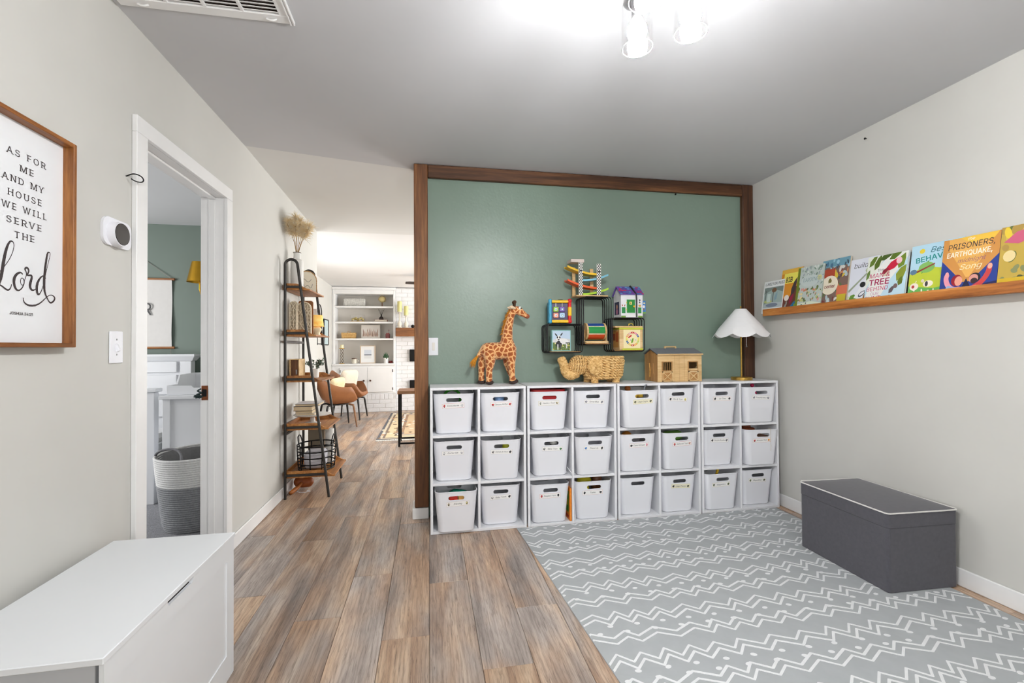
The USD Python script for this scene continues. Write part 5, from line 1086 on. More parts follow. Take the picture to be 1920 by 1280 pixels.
# ---- toy house --------------------------------------------------------------------------
hz0, hz1, hx0, hx1, hy0, hy1 = CR[3] + .0036, 1.541, 1.352, 1.518, 3.056, 3.186
ph = Thing('toy_house', 'white toy house with patterned roof, green door and black strap on the right wire shelf', 'toy house', loc=(1.435, 3.12, hz0))
hm_, hrz = (hy0 + hy1) / 2, 1.600
M_PHW = mat('house_white', (222, 222, 226), .5, noise=.03, nscale=20)
ph.part('house_body', extrude(Polygon([(hy0, hz0), (hy1, hz0), (hy1, hz1), (hm_, hrz - .004), (hy0, hz1)]), hx1 - hx0, (hx0, 0, 0), (0, 1, 0), (0, 0, 1)), M_PHW, False)
for ya, za, yb, zb_ in ((hy0 - .008, hz1 - .004, hm_, hrz), (hm_, hrz, hy1 + .008, hz1 - .004)):
    rp_ = ph.part('roof_panel', slab([(hx0 - .01, ya, za), (hx1 + .006, ya, za), (hx1 + .006, yb, zb_), (hx0 - .01, yb, zb_)], .005), col('roof_purple', (104, 80, 160)), False)
    if ya < hm_:
        dv = np.array([0, yb - ya, zb_ - za]); ln = np.linalg.norm(dv); dv /= ln; g = random.Random(9); ll = []
        for i in range(9):
            for j in range(5):
                ll.append((ell(.012 + i * .0205 + (j % 2) * .01, .008 + j * ln / 5, .0095, .0075), g.choice([(60, 120, 180), (130, 70, 160), (196, 50, 90), (90, 160, 200), (80, 70, 150)])))
        ph.art('shingle_print', [(q.intersection(sbox(0, 0, hx1 - hx0 + .016, ln)), c_) for q, c_ in ll], np.array([hx0 - .01, ya, za]) + np.cross([1, 0, 0], dv) * .0052, (1, 0, 0), dv, parent=rp_, step=.00004)
hw, hh = hx1 - hx0, hz1 - hz0
ph.art('front_print', [(sbox(0, 0, hw, .022), (226, 226, 226)), (sbox(.002, .0, .036, .012), (110, 150, 60)), (sbox(hw - .036, 0, hw - .002, .012), (110, 150, 60)), (sbox(.044, .032, .108, .128), (60, 150, 72)), (sbox(.048, .036, .104, .124), (36, 130, 56)), (sbox(.066, .092, .084, .112), (230, 216, 120)), (sbox(.072, .097, .078, .107), (90, 70, 60)),
      (sbox(.006, .03, .034, .072), (36, 130, 66)), (sbox(hw - .036, .03, hw - .010, .072), (36, 130, 66)), (leaf(.012, .078, .018, .004, 100), (170, 90, 60)), (leaf(.026, .076, .02, .004, 70), (170, 90, 60)), (ell(hw - .022, .084, .010, .008), (206, 160, 70)), (ell(hw - .022, .108, .005, .006), (40, 40, 44)), (ell(hw - .022, .124, .006, .006), (40, 40, 44)), (sbox(.04, .1, .046, .112), (214, 190, 70)), (sbox(.04, .05, .046, .062), (214, 190, 70))], (hx0, hy0, hz0), (1, 0, 0), (0, 0, 1))
ph.art('side_print', [(sbox(.02, .02, .1, .115), (52, 50, 90)), (ell(.06, .08, .014, .018), (206, 150, 120)), (ell(.06, .045, .018, .022), (190, 120, 150)), (sbox(.02, .018, .1, .022), (240, 240, 240))], (hx0, hy1, hz0), (0, -1, 0), (0, 0, 1))
ph.part('door_knob', ball((hx0 + .098, hy0 - .006, hz0 + .078), .0075, 2), col('bright_yellow', (240, 190, 30)))
ph.part('strap', tube([(hx0 + .118, hy0 - .003, hz0 + .002), (hx0 + .118, hy0 - .004, hz1 - .03), (hx0 + .113, hy0 - .009, hz1), (hx0 + .098, hm_ - .01, hrz + .008), (hx0 + .096, hm_ + .03, hrz - .004)], .0055, 6), col('black', (30, 30, 32)))
fp_ = ph.part('open_flap', bx(hx1 + .006, hx1 + .034, hy0 + .02, hy0 + .024, hz0 + .03, hz0 + .122, .001), col('flap_blue', (60, 120, 190)))
ph.art('flap_print', [(sbox(.0, .0, .028, .012), (120, 170, 70)), (ell(.014, .05, .008, .01), (236, 236, 236)), (ell(.012, .03, .006, .006), (150, 110, 60)), (ell(.016, .075, .007, .006), (230, 220, 150))], (hx1 + .006, hy0 + .02, hz0 + .03), (1, 0, 0), (0, 0, 1), parent=fp_)
ph.part('flap_hinge', bx(hx1, hx1 + .0065, hy0 + .019, hy0 + .025, hz0 + .04, hz0 + .11), M_PHW)
# ================================================================ LADDER SHELF IN THE PASSAGE
M_STEEL = mat('gunmetal_tube', (62, 60, 58), .42, metal=.7, noise=.12, nscale=40)
M_ACACIA = wood('ladder_shelf_wood', (108, 62, 24), (166, 106, 50), (198, 142, 80), axis=1, scale=9, rough=.5, rnd=.1)
LS = Thing('ladder_shelf', 'ladder shelf of dark metal tubes with five brown wooden tray shelves', 'ladder shelf', loc=(-.95, 4.06, 0))
LYN, LYF, LXB = 3.80, 4.325, -1.096
def xleg(z): return -.775 - .233 * z / 1.822
for y in (LYN, LYF):
    top = arc((LXB + .0455, y, 1.818), .0455, 180, 12, (1, 0, 0), (0, 0, 1), 14)
    LS.part('side_frame', tube([(LXB, y, .001), (LXB, y, 1.0), (LXB, y, 1.79)] + top + [(xleg(1.2), y, 1.2), (xleg(.001), y, .001)], .0105, 12), M_STEEL, True)
SHZ = (1.625, 1.264, .904, .529, .158)
for i, z in enumerate(SHZ):
    xl = xleg(z); xf = xl + .062; xb = -1.112
    sh = LS.part('shelf', bx(xb, xf, LYN + .0125, LYF - .0125, z, z + .012, .002), M_ACACIA)
    pts = [(xb, z), (xf, z), (xf, z + .012)] + [(xl + .055 - .095 * t, z + .012 + .040 * (t * t * (3 - 2 * t))) for t in np.linspace(0, 1, 10)] + [(xb, z + .052)]
    for y0 in (LYN + .012, LYF - .024): LS.part('end_board', extrude(Polygon(pts), .012, (0, y0 + .012, 0), (1, 0, 0), (0, 0, 1)), M_ACACIA, 30, parent=sh)
    for y in (LYN, LYF): LS.part('rail', bx(LXB, xl, y - .007, y + .007, z + .015, z + .033, .002), M_STEEL, parent=sh)
    LS.part('back_rail', bx(xb - .001, xb + .004, LYN + .03, LYF - .03, z + .0125, z + .045, .001), M_ACACIA, parent=sh)
for z in (1.21, .49): LS.part('cross_bar', bx(LXB - .004, LXB + .004, LYN, LYF, z, z + .02, .002), M_STEEL)
S1, S2, S3, S4, S5 = (z + .0128 for z in SHZ)
# ---- vase with pampas --------------------------------------------------------------
vc = np.array([-1.058, 3.985, S1])
M_CER = mat('white_ceramic', (224, 222, 218), .45, noise=.02, nscale=30)
va = Thing('vase', 'tall white bottle vase on the top of the ladder shelf', 'vase', loc=vc)
va.part('vase_body', lathe([(0, 0), (.044, 0), (.048, .006), (.0485, .235), (.044, .252), (.028, .262), (.026, .305), (.0285, .312), (.024, .312), (.022, .262), (.022, .05), (0, .05)], vc, 32), M_CER, 40)
va.part('rim', lathe([(.0235, .3115), (.030, .3115), (.030, .3165), (.0235, .3165), (.0235, .3115)], vc, 28), mat('vase_rim_brown', (92, 80, 62), .6, noise=.1))
pg = Thing('pampas_grass', 'dry cream pampas grass plumes standing in the white vase', 'dried grass', loc=vc + [0, 0, .05])
M_PAMP = usdkit.material(stage, '/World/Looks/pampas', {'n': ('noise_texture', {'scale': 40.0}), 'r': ('rgb_ramp', {'ramp': [(.3, lin((252, 234, 196))), (.7, lin((255, 250, 236)))]}), 'p': ('principled_bsdf', {'roughness': .95}), 't': ('translucent_bsdf', {}), 'm': ('mix_closure', {'fac': .55})},
                         [('n.fac', 'r.fac'), ('r.color', 'p.base_color'), ('r.color', 't.color'), ('p.BSDF', 'm.closure1'), ('t.BSDF', 'm.closure2')], surface='m.closure')
M_STALK = mat('pampas_stalk', (150, 116, 60), .8, noise=.2, nscale=50)
g = random.Random(14)
for k, (dx, dy, h, droop, ln) in enumerate(((-.030, -.16, .33, .05, .16), (.045, -.08, .37, .03, .17), (.075, .03, .34, .05, .16), (.008, -.07, .42, .01, .15), (-.02, -.10, .35, .06, .15), (.11, -.05, .30, .07, .16), (.04, .06, .38, .02, .14), (.02, -.13, .31, .06, .15))):
    b = vc + [g.uniform(-.010, .010), g.uniform(-.010, .010), .052]
    nk = vc + [dx * .12, dy * .10, .31]
    tip = vc + [dx, dy, .31 + h * .62]
    path = [b, nk, nk * .55 + tip * .45 + [0, 0, .03], tip]
    st_ = pg.part('stalk', tube(CubicSpline(range(4), path)(np.linspace(0, 3, 14)), .0021, 5), M_STALK, True)
    hairs = []; base_d = (tip - path[2]); base_d /= np.linalg.norm(base_d)
    for i in range(260):
        t = g.random(); p0 = path[2] * (1 - t) + tip * t + np.array([0, 0, .02 * t])
        d = base_d * g.uniform(.2, 1) + np.array([g.gauss(0, .55), g.gauss(0, .55), g.uniform(-.7, .5)]); d /= np.linalg.norm(d); L_ = g.uniform(.03, .075)
        p2 = p0 + d * L_; p2[0] = max(p2[0], XL + .004); p1 = (p0 + p2) / 2 + [0, 0, .006]; p1[0] = max(p1[0], XL + .004)
        hairs.append(tube([p0, p1, p2], [.0016, .0013, .0004], 3))
    pg.part('plume', cat_(*hairs), M_PAMP, True, parent=st_)
# ---- beaded arch sign on top shelf ----------------------------------------------------
def arch_poly(w, h): 
    return unary_union([sbox(0, 0, w, h - w / 2), circ(w / 2, h - w / 2, w / 2, 12)])
ar = Thing('beaded_plaque', 'cream arched plaque with a beaded wooden edge behind the vase', 'plaque', loc=(-1.02, 4.16, S1))
u_ = np.array([.97, .24, 0]); u_ /= np.linalg.norm(u_); o_a = np.array([-1.095, 4.12, S1])
ar.part('board', extrude(arch_poly(.150, .185), .008, o_a - np.cross(u_, [0, 0, 1.0]) * .004, u_, (0, 0, 1)), mat('plaque_cream', (226, 216, 196), .7, noise=.03, nscale=30), 30)
bd = np.asarray(arch_poly(.156, .190).exterior.coords); ls_ = LineString(bd); beads = []
for q in np.arange(0, ls_.length, .011):
    pt = ls_.interpolate(q); 
    if pt.y < .004: continue
    beads.append(ball(o_a + u_ * (pt.x - .003) + [0, 0, pt.y], .0055, 1))
ar.part('bead_edge', cat_(*beads), mat('wood_bead', (190, 146, 92), .6, noise=.12, nscale=60), True, kind='stuff')
ar.art('script_print', [(stroke([(.03, .05), (.05, .08), (.06, .05), (.08, .07), (.1, .05), (.12, .08)], .004), (130, 126, 118)), (stroke([(.04, .10), (.06, .12), (.08, .10), (.11, .12)], .004), (130, 126, 118))], o_a + np.cross(u_, [0, 0, 1.0]) * .0045, u_, (0, 0, 1))
# ---- woven arches on second shelf ------------------------------------------------------
M_RAT = mat('whitewashed_rattan', (222, 208, 184), .8, noise=.14, nscale=60, bump=.3, bscale=200)
def lattice(name, label, o, u, w, h):
    t = Thing(name, label, 'woven tray', loc=o); u = np.asarray(u, float); u /= np.linalg.norm(u); o = np.asarray(o, float); nrm = np.cross(u, [0, 0, 1.0])
    P = lambda x, z, d=0: o + u * x + np.array([0, 0, z]) + nrm * d
    A = arch_poly(w, h); ex = np.asarray(A.exterior.coords)[:-1]
    t.part('rim', tube([P(x, z + .005) for x, z in ex], .005, 8, True), M_RAT, True)
    t.part('rim', tube([P(x, z + .005, .02) for x, z in np.asarray(A.buffer(-.003).exterior.coords)[:-1]], .004, 8, True), M_RAT, True)
    In = A.buffer(-.002); i = 0
    t.part('back_panel', extrude(A.buffer(-.004), .0015, P(0, .005, -.008), u, (0, 0, 1)), mat('rattan_back', (206, 190, 166), .9, noise=.15, nscale=50), False)
    for a, step, off in ((0, .028, .000), (90, .026, .005), (58, .05, .010), (-58, .05, .014)):
        d = np.array([math.cos(math.radians(a)), math.sin(math.radians(a))]); nn = np.array([-d[1], d[0]])
        for k in range(-12, 13):
            c = np.array([w / 2, h / 2]) + nn * k * step; seg = LineString([c - d, c + d]).intersection(In)
            for sgm in getattr(seg, 'geoms', [seg]):
                if sgm.is_empty or sgm.length < .03: continue
                (xa, za), (xb_, zb_) = sgm.coords[0], sgm.coords[-1]
                t.part('cane', tube([P(xa, za + .005, off), P((xa + xb_) / 2, (za + zb_) / 2 + .005, off + .003), P(xb_, zb_ + .005, off)], .0042, 5), M_RAT, True)
    return t
lattice('woven_tray', 'small whitewashed arched woven tray against the wall on the second shelf', (-1.094, 3.925, S2 + .001), (.06, -.008, 0), .058, .262)
lattice('woven_tray', 'large whitewashed arched woven tray in front on the second shelf', (-1.066, 4.012, S2 + .001), (.1, .012, 0), .108, .268)
cbd = Thing('cutting_board', 'brown wooden board standing behind the woven trays', 'board', loc=(-1.03, 4.07, S2)); cbd.part('board', extrude(rrect(0, 0, .115, .29, .02), .016, (-1.068, 4.075, S2 + .0005), (1, .02, 0), (0, 0, 1)), M_FRAME)
lp_ = Thing('leaf_print', 'white card with a dark feather leaf behind the yellow lamp', 'card', loc=(-1.02, 4.27, S2)); lp_.part('card', bx(-1.075, -.968, 4.268, 4.276, S2 + .0005, S2 + .24, .001), mat('card_white', (228, 228, 228), .6, noise=.02))
lp_.art('leaf_drawing', [(leaf(.054, .06, .15, .018, 90), (70, 84, 100)), (sbox(.0525, .04, .0555, .2), (70, 84, 100)), (leaf(.054, .06, .07, .012, 50), (70, 84, 100)), (leaf(.054, .06, .07, .012, 130), (70, 84, 100))], (-1.075, 4.268, S2), (1, 0, 0), (0, 0, 1))
sl_c = np.array([-.952, 4.185, S2])
sl_ = Thing('accent_lamp', 'small cream lamp with a yellow scalloped shade on the second shelf', 'lamp', loc=sl_c)
sl_.part('base', lathe([(0, 0.0005), (.030, .0005), (.031, .01), (.024, .022), (.034, .038), (.042, .052), (.036, .068), (.022, .078), (.012, .084), (0, .084)], sl_c, 28), mat('lamp_cream', (236, 222, 186), .5, noise=.03, nscale=30), True)
ang = np.linspace(0, 2 * math.pi, 49)[:-1]
def yl(off): return [np.stack([sl_c[0] + (r - off) * np.cos(ang), sl_c[1] + (r - off) * np.sin(ang), sl_c[2] + z + .009 * np.abs(np.sin(ang * 5)) * (k == 2)], 1) for k, (r, z) in enumerate(((.047, .178), (.055, .10), (.058, .076)))]
vv = np.vstack(yl(0) + yl(.002)[::-1]); f = []
for i in range(6):
    for j in range(48):
        a, b = i * 48 + j, i * 48 + (j + 1) % 48; c, d = ((i + 1) % 6) * 48 + (j + 1) % 48, ((i + 1) % 6) * 48 + j; f += [[a, d, c], [a, c, b]]
ym = trimesh.Trimesh(vv, f, process=False)
if ym.volume < 0: ym.invert()
M_YSH = usdkit.material(stage, '/World/Looks/lit_yellow_shade', {'n': ('noise_texture', {'scale': 24.0}), 'r': ('rgb_ramp', {'ramp': [(.3, lin((232, 170, 60))), (.7, lin((250, 214, 130)))]}), 'p': ('principled_bsdf', {'roughness': .7, 'emission_strength': .35}), }, [('n.fac', 'r.fac'), ('r.color', 'p.base_color'), ('r.color', 'p.emission_color')], surface='p.BSDF')
sl_.part('lamp_shade', ym, M_YSH, 40)
# ---- crate and plant on third shelf -----------------------------------------------------
wbx = Thing('wooden_crate', 'small open wooden crate on its side on the middle ladder shelf', 'crate', loc=(-1.066, 4.0, S3))
X0, X1, Y0, Y1, Z0_, Z1_ = -1.104, -1.030, 3.94, 4.115, S3 + .0005, S3 + .165
for m_ in (bx(X0, X0 + .007, Y0, Y1, Z0_, Z1_), bx(X1 - .007, X1, Y0, Y1, Z0_, Z1_), bx(X0 + .0072, X1 - .0072, Y0, Y1, Z0_, Z0_ + .007), bx(X0 + .0072, X1 - .0072, Y0, Y1, Z1_ - .007, Z1_)): wbx.part('side_panel', m_, M_PLY, False)
wbx.part('recessed_front', bx(X0 + .0073, X1 - .0073, Y0 + .02, Y0 + .025, Z0_ + .0073, Z1_ - .0073), wood('crate_dark', (66, 38, 18), (98, 60, 30), (126, 84, 48), axis=2, scale=12, rnd=.05), False)
wbx.part('latch_plate', bx(-1.062, -1.050, Y0 + .017, Y0 + .02, S3 + .04, S3 + .08, .001), M_NICKEL)
pt_c = np.array([-.962, 4.15, S3])
pl = Thing('potted_plant', 'small eucalyptus plant in a white pot on the middle ladder shelf', 'plant', loc=pt_c)
pl.part('pot', lathe([(0, .0005), (.030, .0005), (.034, .004), (.037, .076), (.033, .076), (.031, .06), (0, .06)], pt_c, 28), M_CER, 40)
M_EUC = mat('eucalyptus_leaf', (84, 104, 88), .7, noise=.3, nscale=60)
M_STEM = mat('eucalyptus_stem', (92, 84, 60), .8, noise=.2)
g = random.Random(31)
for k in range(14):
    a = g.uniform(0, 6.28); rr_ = g.uniform(.03, .095); tip = pt_c + [rr_ * math.cos(a), rr_ * math.sin(a), g.uniform(.10, .175)]
    tip[0] = max(tip[0], -1.085)
    b = pt_c + [.012 * math.cos(a), .012 * math.sin(a), .055]; md = (b + tip) / 2 + [0, 0, .025]
    cv = CubicSpline(range(3), [b, md, tip])(np.linspace(0, 2, 9)); sp2 = pl.part('stem', tube(cv, .0013, 5), M_STEM, True)
    for i in range(2, 9):
        for s in (-1, 1):
            d = np.array([g.gauss(0, 1), g.gauss(0, 1), g.gauss(.2, .6)]); d /= np.linalg.norm(d); w = np.cross(d, [g.gauss(0, 1), g.gauss(0, 1), g.gauss(0, 1)]); w /= np.linalg.norm(w); L_ = g.uniform(.014, .024); c = cv[i]
            pts = np.array([c, c + d * L_ * .5 + w * L_ * .32, c + d * L_, c + d * L_ * .5 - w * L_ * .32]); up_ = np.cross(d, w) * .0006
            pl.part('leaf', hullm(np.vstack([pts + up_, pts - up_])), M_EUC, False, parent=sp2)
# ---- cake stand and books ----------------------------------------------------------------
cc = np.array([-.955, 4.055, S4])
cs = Thing('cake_stand', 'round white pedestal stand carrying the stacked books on the fourth ladder shelf', 'cake stand', loc=cc)
cs.part('stand', lathe([(0, .0005), (.065, .0005), (.060, .006), (.022, .016), (.018, .05), (.03, .062), (.135, .070), (.146, .0765), (.147, .0785), (.145, .0795), (0, .0795)], cc, 48), M_CER, 40)
zb = S4 + .0798
for k, (x0, x1, y0, y1, h, c_, lab) in enumerate(((-1.062, -.918, 3.965, 4.12, .016, (214, 206, 196), 'thin pale book at the bottom of the stack on the stand'), (-1.068, -.935, 3.96, 4.11, .022, (196, 176, 148), 'tan book second from the bottom of the stack on the stand'),
                                                 (-1.080, -.935, 3.95, 4.12, .036, (70, 58, 50), 'thick dark covered book in the stack on the stand'), (-1.070, -.885, 3.96, 4.17, .020, (88, 84, 92), 'wide grey book on top of the stack on the stand'))):
    b = Thing('stacked_book', lab, 'book', loc=((x0 + x1) / 2, y0, zb), group='books stacked on the pedestal stand')
    cm = mat('stack_cover_%d' % k, c_, .6, noise=.06, nscale=30)
    b.part('cover', cat_(bx(x0, x1, y0, y1, zb + .0003, zb + .0025), bx(x0, x1, y0, y1, zb + h - .0025, zb + h), bx(x0, x1, y1 - .003, y1, zb + .0025, zb + h - .0025)), cm, False)
    b.part('pages', bx(x0 + .003, x1 - .003, y0 + .004, y1 - .003, zb + .0026, zb + h - .0026), mat('old_pages', (206, 184, 150), .85, noise=.15, nscale=200, stretch=(1, 1, 20)), False)
    if k == 3: b.part('dust_jacket', bx(x0, x1, y0 + .001, y1, zb + h, zb + h + .0012), mat('jacket_white', (222, 222, 226), .5, noise=.03), False)
    zb += h + (.0012 if k == 3 else .0002)
# ---- wire basket ---------------------------------------------------------------------------
bc = np.array([-.925, 4.06, S5]); 
wk = Thing('wire_basket', 'black flat wire oval basket with loop handles on the lowest ladder shelf', 'basket', loc=bc)
def oval(rx, ry, z, n=40): return [bc + [rx * math.cos(a), ry * math.sin(a), z] for a in np.linspace(0, 2 * math.pi, n + 1)[:-1]]
BXR, BYR = .148, .155
for z, k in ((.006, .93), (.055, .96), (.105, .98), (.155, 1.0), (.20, 1.0)): wk.part('band', tube(oval(BXR * k, BYR * k, z), .0052, 6, True), M_BLACK, True)
for a in np.arange(0, 6.28, 6.2832 / 10): 
    c_, s__ = math.cos(a + .2), math.sin(a + .2); wk.part('upright', tube([bc + [BXR * .93 * c_, BYR * .93 * s__, .006], bc + [BXR * .985 * c_, BYR * .985 * s__, .105], bc + [BXR * c_, BYR * s__, .20]], .0048, 6), M_BLACK)
for y_ in (-.028, .028): wk.part('base_wire', rod(bc + [-BXR * .9, y_, .006], bc + [BXR * .9, y_, .006], .003, n=6), M_BLACK)
for sx in (-1, 1):
    c0 = bc + [sx * BXR * .62, 0, 0]; wk.part('loop_handle', tube([c0 + [sx * .03, -.05, .19], c0 + [sx * .04, -.05, .24], c0 + [sx * .045, -.038, .268], c0 + [sx * .045, .0, .278], c0 + [sx * .045, .038, .268], c0 + [sx * .04, .05, .24], c0 + [sx * .03, .05, .19]], .0046, 8), M_BLACK, True)
M_CLOTH = mat('pale_blanket', (206, 206, 214), .9, noise=.06, nscale=30, bump=.2, bscale=150)
solo('blanket', noisy(bx(bc[0] - .085, bc[0] + .075, bc[1] - .085, bc[1] + .07, bc[2] + .013, bc[2] + .15, .02).subdivide_to_size(.03), .004, 14), M_CLOTH, 'folded pale blanket inside the black wire basket', 'blanket')
solo('backing_board', bx(-1.04, -.905, 4.255, 4.262, S5 + .0005, S5 + .32, .001), mat('taupe_card', (142, 130, 112), .8, noise=.04, nscale=20), 'taupe board standing behind the black wire basket', 'board')
solo('canister', lathe([(0, .0005), (.034, .0005), (.037, .004), (.037, .285), (.033, .29), (0, .29)], (-.862, 4.257, S5), 28), M_CER, 'tall white canister behind the black wire basket', 'canister', smooth=40)
# ---- leather things on the floor ---------------------------------------------------------------
M_LEA = mat('brown_leather', (150, 78, 30), .55, noise=.2, nscale=14, bump=.2, bscale=120)
fb = Thing('leather_pouch', 'brown leather pouch with a strap and white cord on the floor under the ladder shelf', 'pouch', loc=(-1.04, 4.03, 0))
fb.part('pouch', noisy(blob([((np.array([-1.06, 4.06, .06]), .045), (np.array([-.99, 4.06, .055]), .042)), ((np.array([-1.055, 4.06, .06]), .044), (np.array([-1.03, 4.07, .105]), .03))], .012, 5), .004, 30), M_LEA, True)
fb.part('strap', tube([(-1.085, 3.90, .018), (-1.075, 3.94, .022), (-1.055, 3.98, .035), (-1.035, 4.02, .06)], [.016, .017, .016, .012], 10), mat('tan_leather', (176, 104, 46), .5, noise=.15, nscale=20), True)
fb.part('cord', tube([(-1.06, 3.98, .004), (-1.03, 3.955, .003), (-.99, 3.95, .003), (-.955, 3.975, .003), (-.965, 4.0, .003), (-.985, 3.985, .003)], .0025, 6), mat('white_cable', (224, 224, 228)), True)

# ================================================================ LIVING ROOM
# ---- built-in shelves ------------------------------------------------------------------
KY0, KY1, KX0, KX1 = 8.70, 9.045, -1.714, -.600
bk = Thing('built_in_bookcase', 'white built-in bookcase with cupboard doors at the far end of the living room', 'bookcase', loc=((KX0 + KX1) / 2, KY0, 0))
for x0, x1 in ((KX0, KX0 + .042), (KX1 - .042, KX1)):
    bk.part('side_panel', bx(x0, x1, KY0, KY1, .884, 2.235, .003), M_TRIM)
bk.part('top_panel', bx(KX0 + .0425, KX1 - .0425, KY0, KY1, 2.160, 2.235, .003), M_TRIM)
bk.part('crown', bx(KX0 - .003, KX1 + .002, KY0 - .02, KY1, 2.2355, 2.2865, .004), M_TRIM)
bk.part('back_panel', bx(KX0 + .0425, KX1 - .0425, KY1 - .02, KY1, .885, 2.159), mat('bookcase_back', (220, 214, 206), .6, noise=.02))
SZ = (1.939, 1.652, 1.348)
for z in SZ: bk.part('shelf', bx(KX0 + .0425, KX1 - .0425, KY0 + .005, KY1 - .0205, z - .032, z, .002), M_TRIM)
bk.part('countertop', bx(KX0 - .003, KX1 + .002, KY0 - .06, KY1, .852, .8835, .004), M_TRIM)
bk.part('cabinet', bx(KX0 + .0, KX1, KY0 - .035, KY1, .332, .8515, .002), M_TRIM)
for x0, x1, kx in ((-1.575, -1.103, -1.16), (-1.097, -.642, -1.045)):
    dd = bk.part('door', bx(x0, x1, KY0 - .055, KY0 - .0355, .362, .812, .003), M_TRIM)
    bk.part('knob', cat_(ball((kx, KY0 - .073, .575), .017, 2), rod((kx, KY0 - .056, .575), (kx, KY0 - .073, .575), .007)), mat('knob_bronze', (70, 44, 30), .4, metal=.5, noise=.1), parent=dd)
    for z in (.42, .75): bk.part('hinge', bx(x1 - .012 if x1 > -1 else x0, x1 if x1 > -1 else x0 + .012, KY0 - .058, KY0 - .0552, z - .025, z + .025), M_BLACK, parent=dd)
# ---- white painted brick -------------------------------------------------------------------
M_BRK = mat('white_painted_brick', (226, 226, 228), .55, noise=.05, nscale=18, bump=.3, bscale=90)
M_MORT = mat('mortar_grey', (212, 211, 210), .8, noise=.1, nscale=30)
hb = Thing('brick_hearth', 'low white painted brick base under the bookcase', 'brick base', loc=(-1.13, KY0, 0))
hb.part('mortar', bx(KX0, KX1, KY0 - .045, KY1, .001, .331), M_MORT, False)
g = random.Random(8)
def brick(t, x0, x1, z0, z1, yf): t.part('brick', bx(x0, x1, yf - g.uniform(.004, .007), yf + .01, z0, z1, .002), M_BRK, False)
for r in range(3):
    x = KX0 + .002 - (.1 if r % 2 else 0)
    while x < KX1 - .02:
        a, b = max(x, KX0 + .002), min(x + .197, KX1 - .002)
        if b - a > .03: brick(hb, a, b, .006 + r * .074, .072 + r * .074, KY0 - .045)
        x += .206
x = KX0 + .002
while x < KX1 - .06: brick(hb, x, x + .068, .230, .328, KY0 - .045); x += .076
fpc = Thing('brick_fireplace', 'white painted brick fireplace wall right of the bookcase', 'fireplace', loc=(.05, KY0, 0))
FX0, FX1 = KX1 + .004, .70
fpc.part('mortar', bx(FX0, FX1, KY0 + .02, KY1, .001, 2.28), M_MORT, False)
for r in range(30):
    z0 = .006 + r * .0755; x = FX0 + .002 - (.1 if r % 2 else 0)
    while x < FX1 - .02:
        a, b = max(x, FX0 + .002), min(x + .197, FX1 - .002)
        if b - a > .03 and not (1.36 < z0 + .03 < 1.56 and False): brick(fpc, a, b, z0, min(z0 + .067, 2.278), KY0 + .02)
        x += .206
for z0, z1 in ((.915, 1.136), (.36, .568)): fpc.part('vent_box', bx(-.347, .42, KY0 - .03, KY0 + .006, z0, z1, .004), M_BLACK)
mn = Thing('mantel_shelf', 'rough brown wooden mantel beam on the brick fireplace', 'mantel', loc=(.05, KY0, 1.378)); mn.part('beam', bx(FX0 + .008, .68, KY0 - .19, KY0 + .007, 1.378, 1.532, .008), wood('mantel_wood', (92, 54, 28), (136, 86, 46), (172, 118, 70), axis=0, scale=8, rnd=.05))
M_ANT = mat('antique_white', (214, 206, 190), .5, noise=.1, nscale=40)
M_CAN = mat('pale_green_candle', (204, 200, 136), .5, noise=.04, nscale=20, subsurface_weight=.2)
for k, (x, hh, hc_, r) in enumerate(((-.522, .30, .19, .040), (-.405, .235, .17, .040))):
    c = np.array([x, KY0 - .09, 1.5325])
    t = Thing('candle_holder', ('taller' if k == 0 else 'shorter') + ' turned cream candle holder on the mantel', 'candle holder', loc=c)
    t.part('holder', lathe([(0, 0), (.045, 0), (.047, .012), (.030, .03), (.038, .055), (.040, .085), (.022, .11), (.013, .14), (.013, hh - .05), (.022, hh - .035), (.014, hh - .022), (.042, hh - .008), (.043, hh), (0, hh)], c, 24), M_ANT, 40)
    cn = Thing('candle', ('higher' if k == 0 else 'lower') + ' pale green pillar candle on the mantel holder', 'candle', loc=c + [0, 0, hh])
    cn.part('wax', lathe([(0, .0005), (r, .0005), (r, hc_ - .006), (r - .006, hc_), (r - .014, hc_ - .008), (0, hc_ - .01)], c + [0, 0, hh], 24), M_CAN, 40); cn.part('wick', rod(c + [0, 0, hh + hc_ - .012], c + [.002, 0, hh + hc_ + .006], .0015, n=6), M_DARK)
solo('ornament', cat_(ball((-.285, KY0 - .09, 1.565), .032, 2), lathe([(0, 0), (.022, 0), (.02, .01), (0, .01)], (-.285, KY0 - .09, 1.5328), 16)), M_BLACK, 'small round black ornament on the mantel beside the post', 'ornament')
# ---- things on the shelves ---------------------------------------------------------------
IY = KY0 + .12
def frame_thing(name, label, cat, x0, x1, z0, z1, y, fcol, layers, fwid=.014, dep=.02):
    t = Thing(name, label, cat, loc=((x0 + x1) / 2, y, z0)); fm = mat('frame_%02x%02x%02x' % fcol, fcol, .5, noise=.06, nscale=30)
    for m_ in (bx(x0, x0 + fwid, y, y + dep, z0, z1), bx(x1 - fwid, x1, y, y + dep, z0, z1), bx(x0 + fwid, x1 - fwid, y, y + dep, z0, z0 + fwid), bx(x0 + fwid, x1 - fwid, y, y + dep, z1 - fwid, z1)): t.part('frame', m_, fm, False)
    p = t.part('backing', bx(x0 + fwid, x1 - fwid, y + .008, y + dep - .002, z0 + fwid, z1 - fwid), mat('card_white', (228, 228, 228)), False)
    t.art('print', layers, (x0, y + .008, z0), (1, 0, 0), (0, 0, 1)); return t
z = SZ[0] + .0005
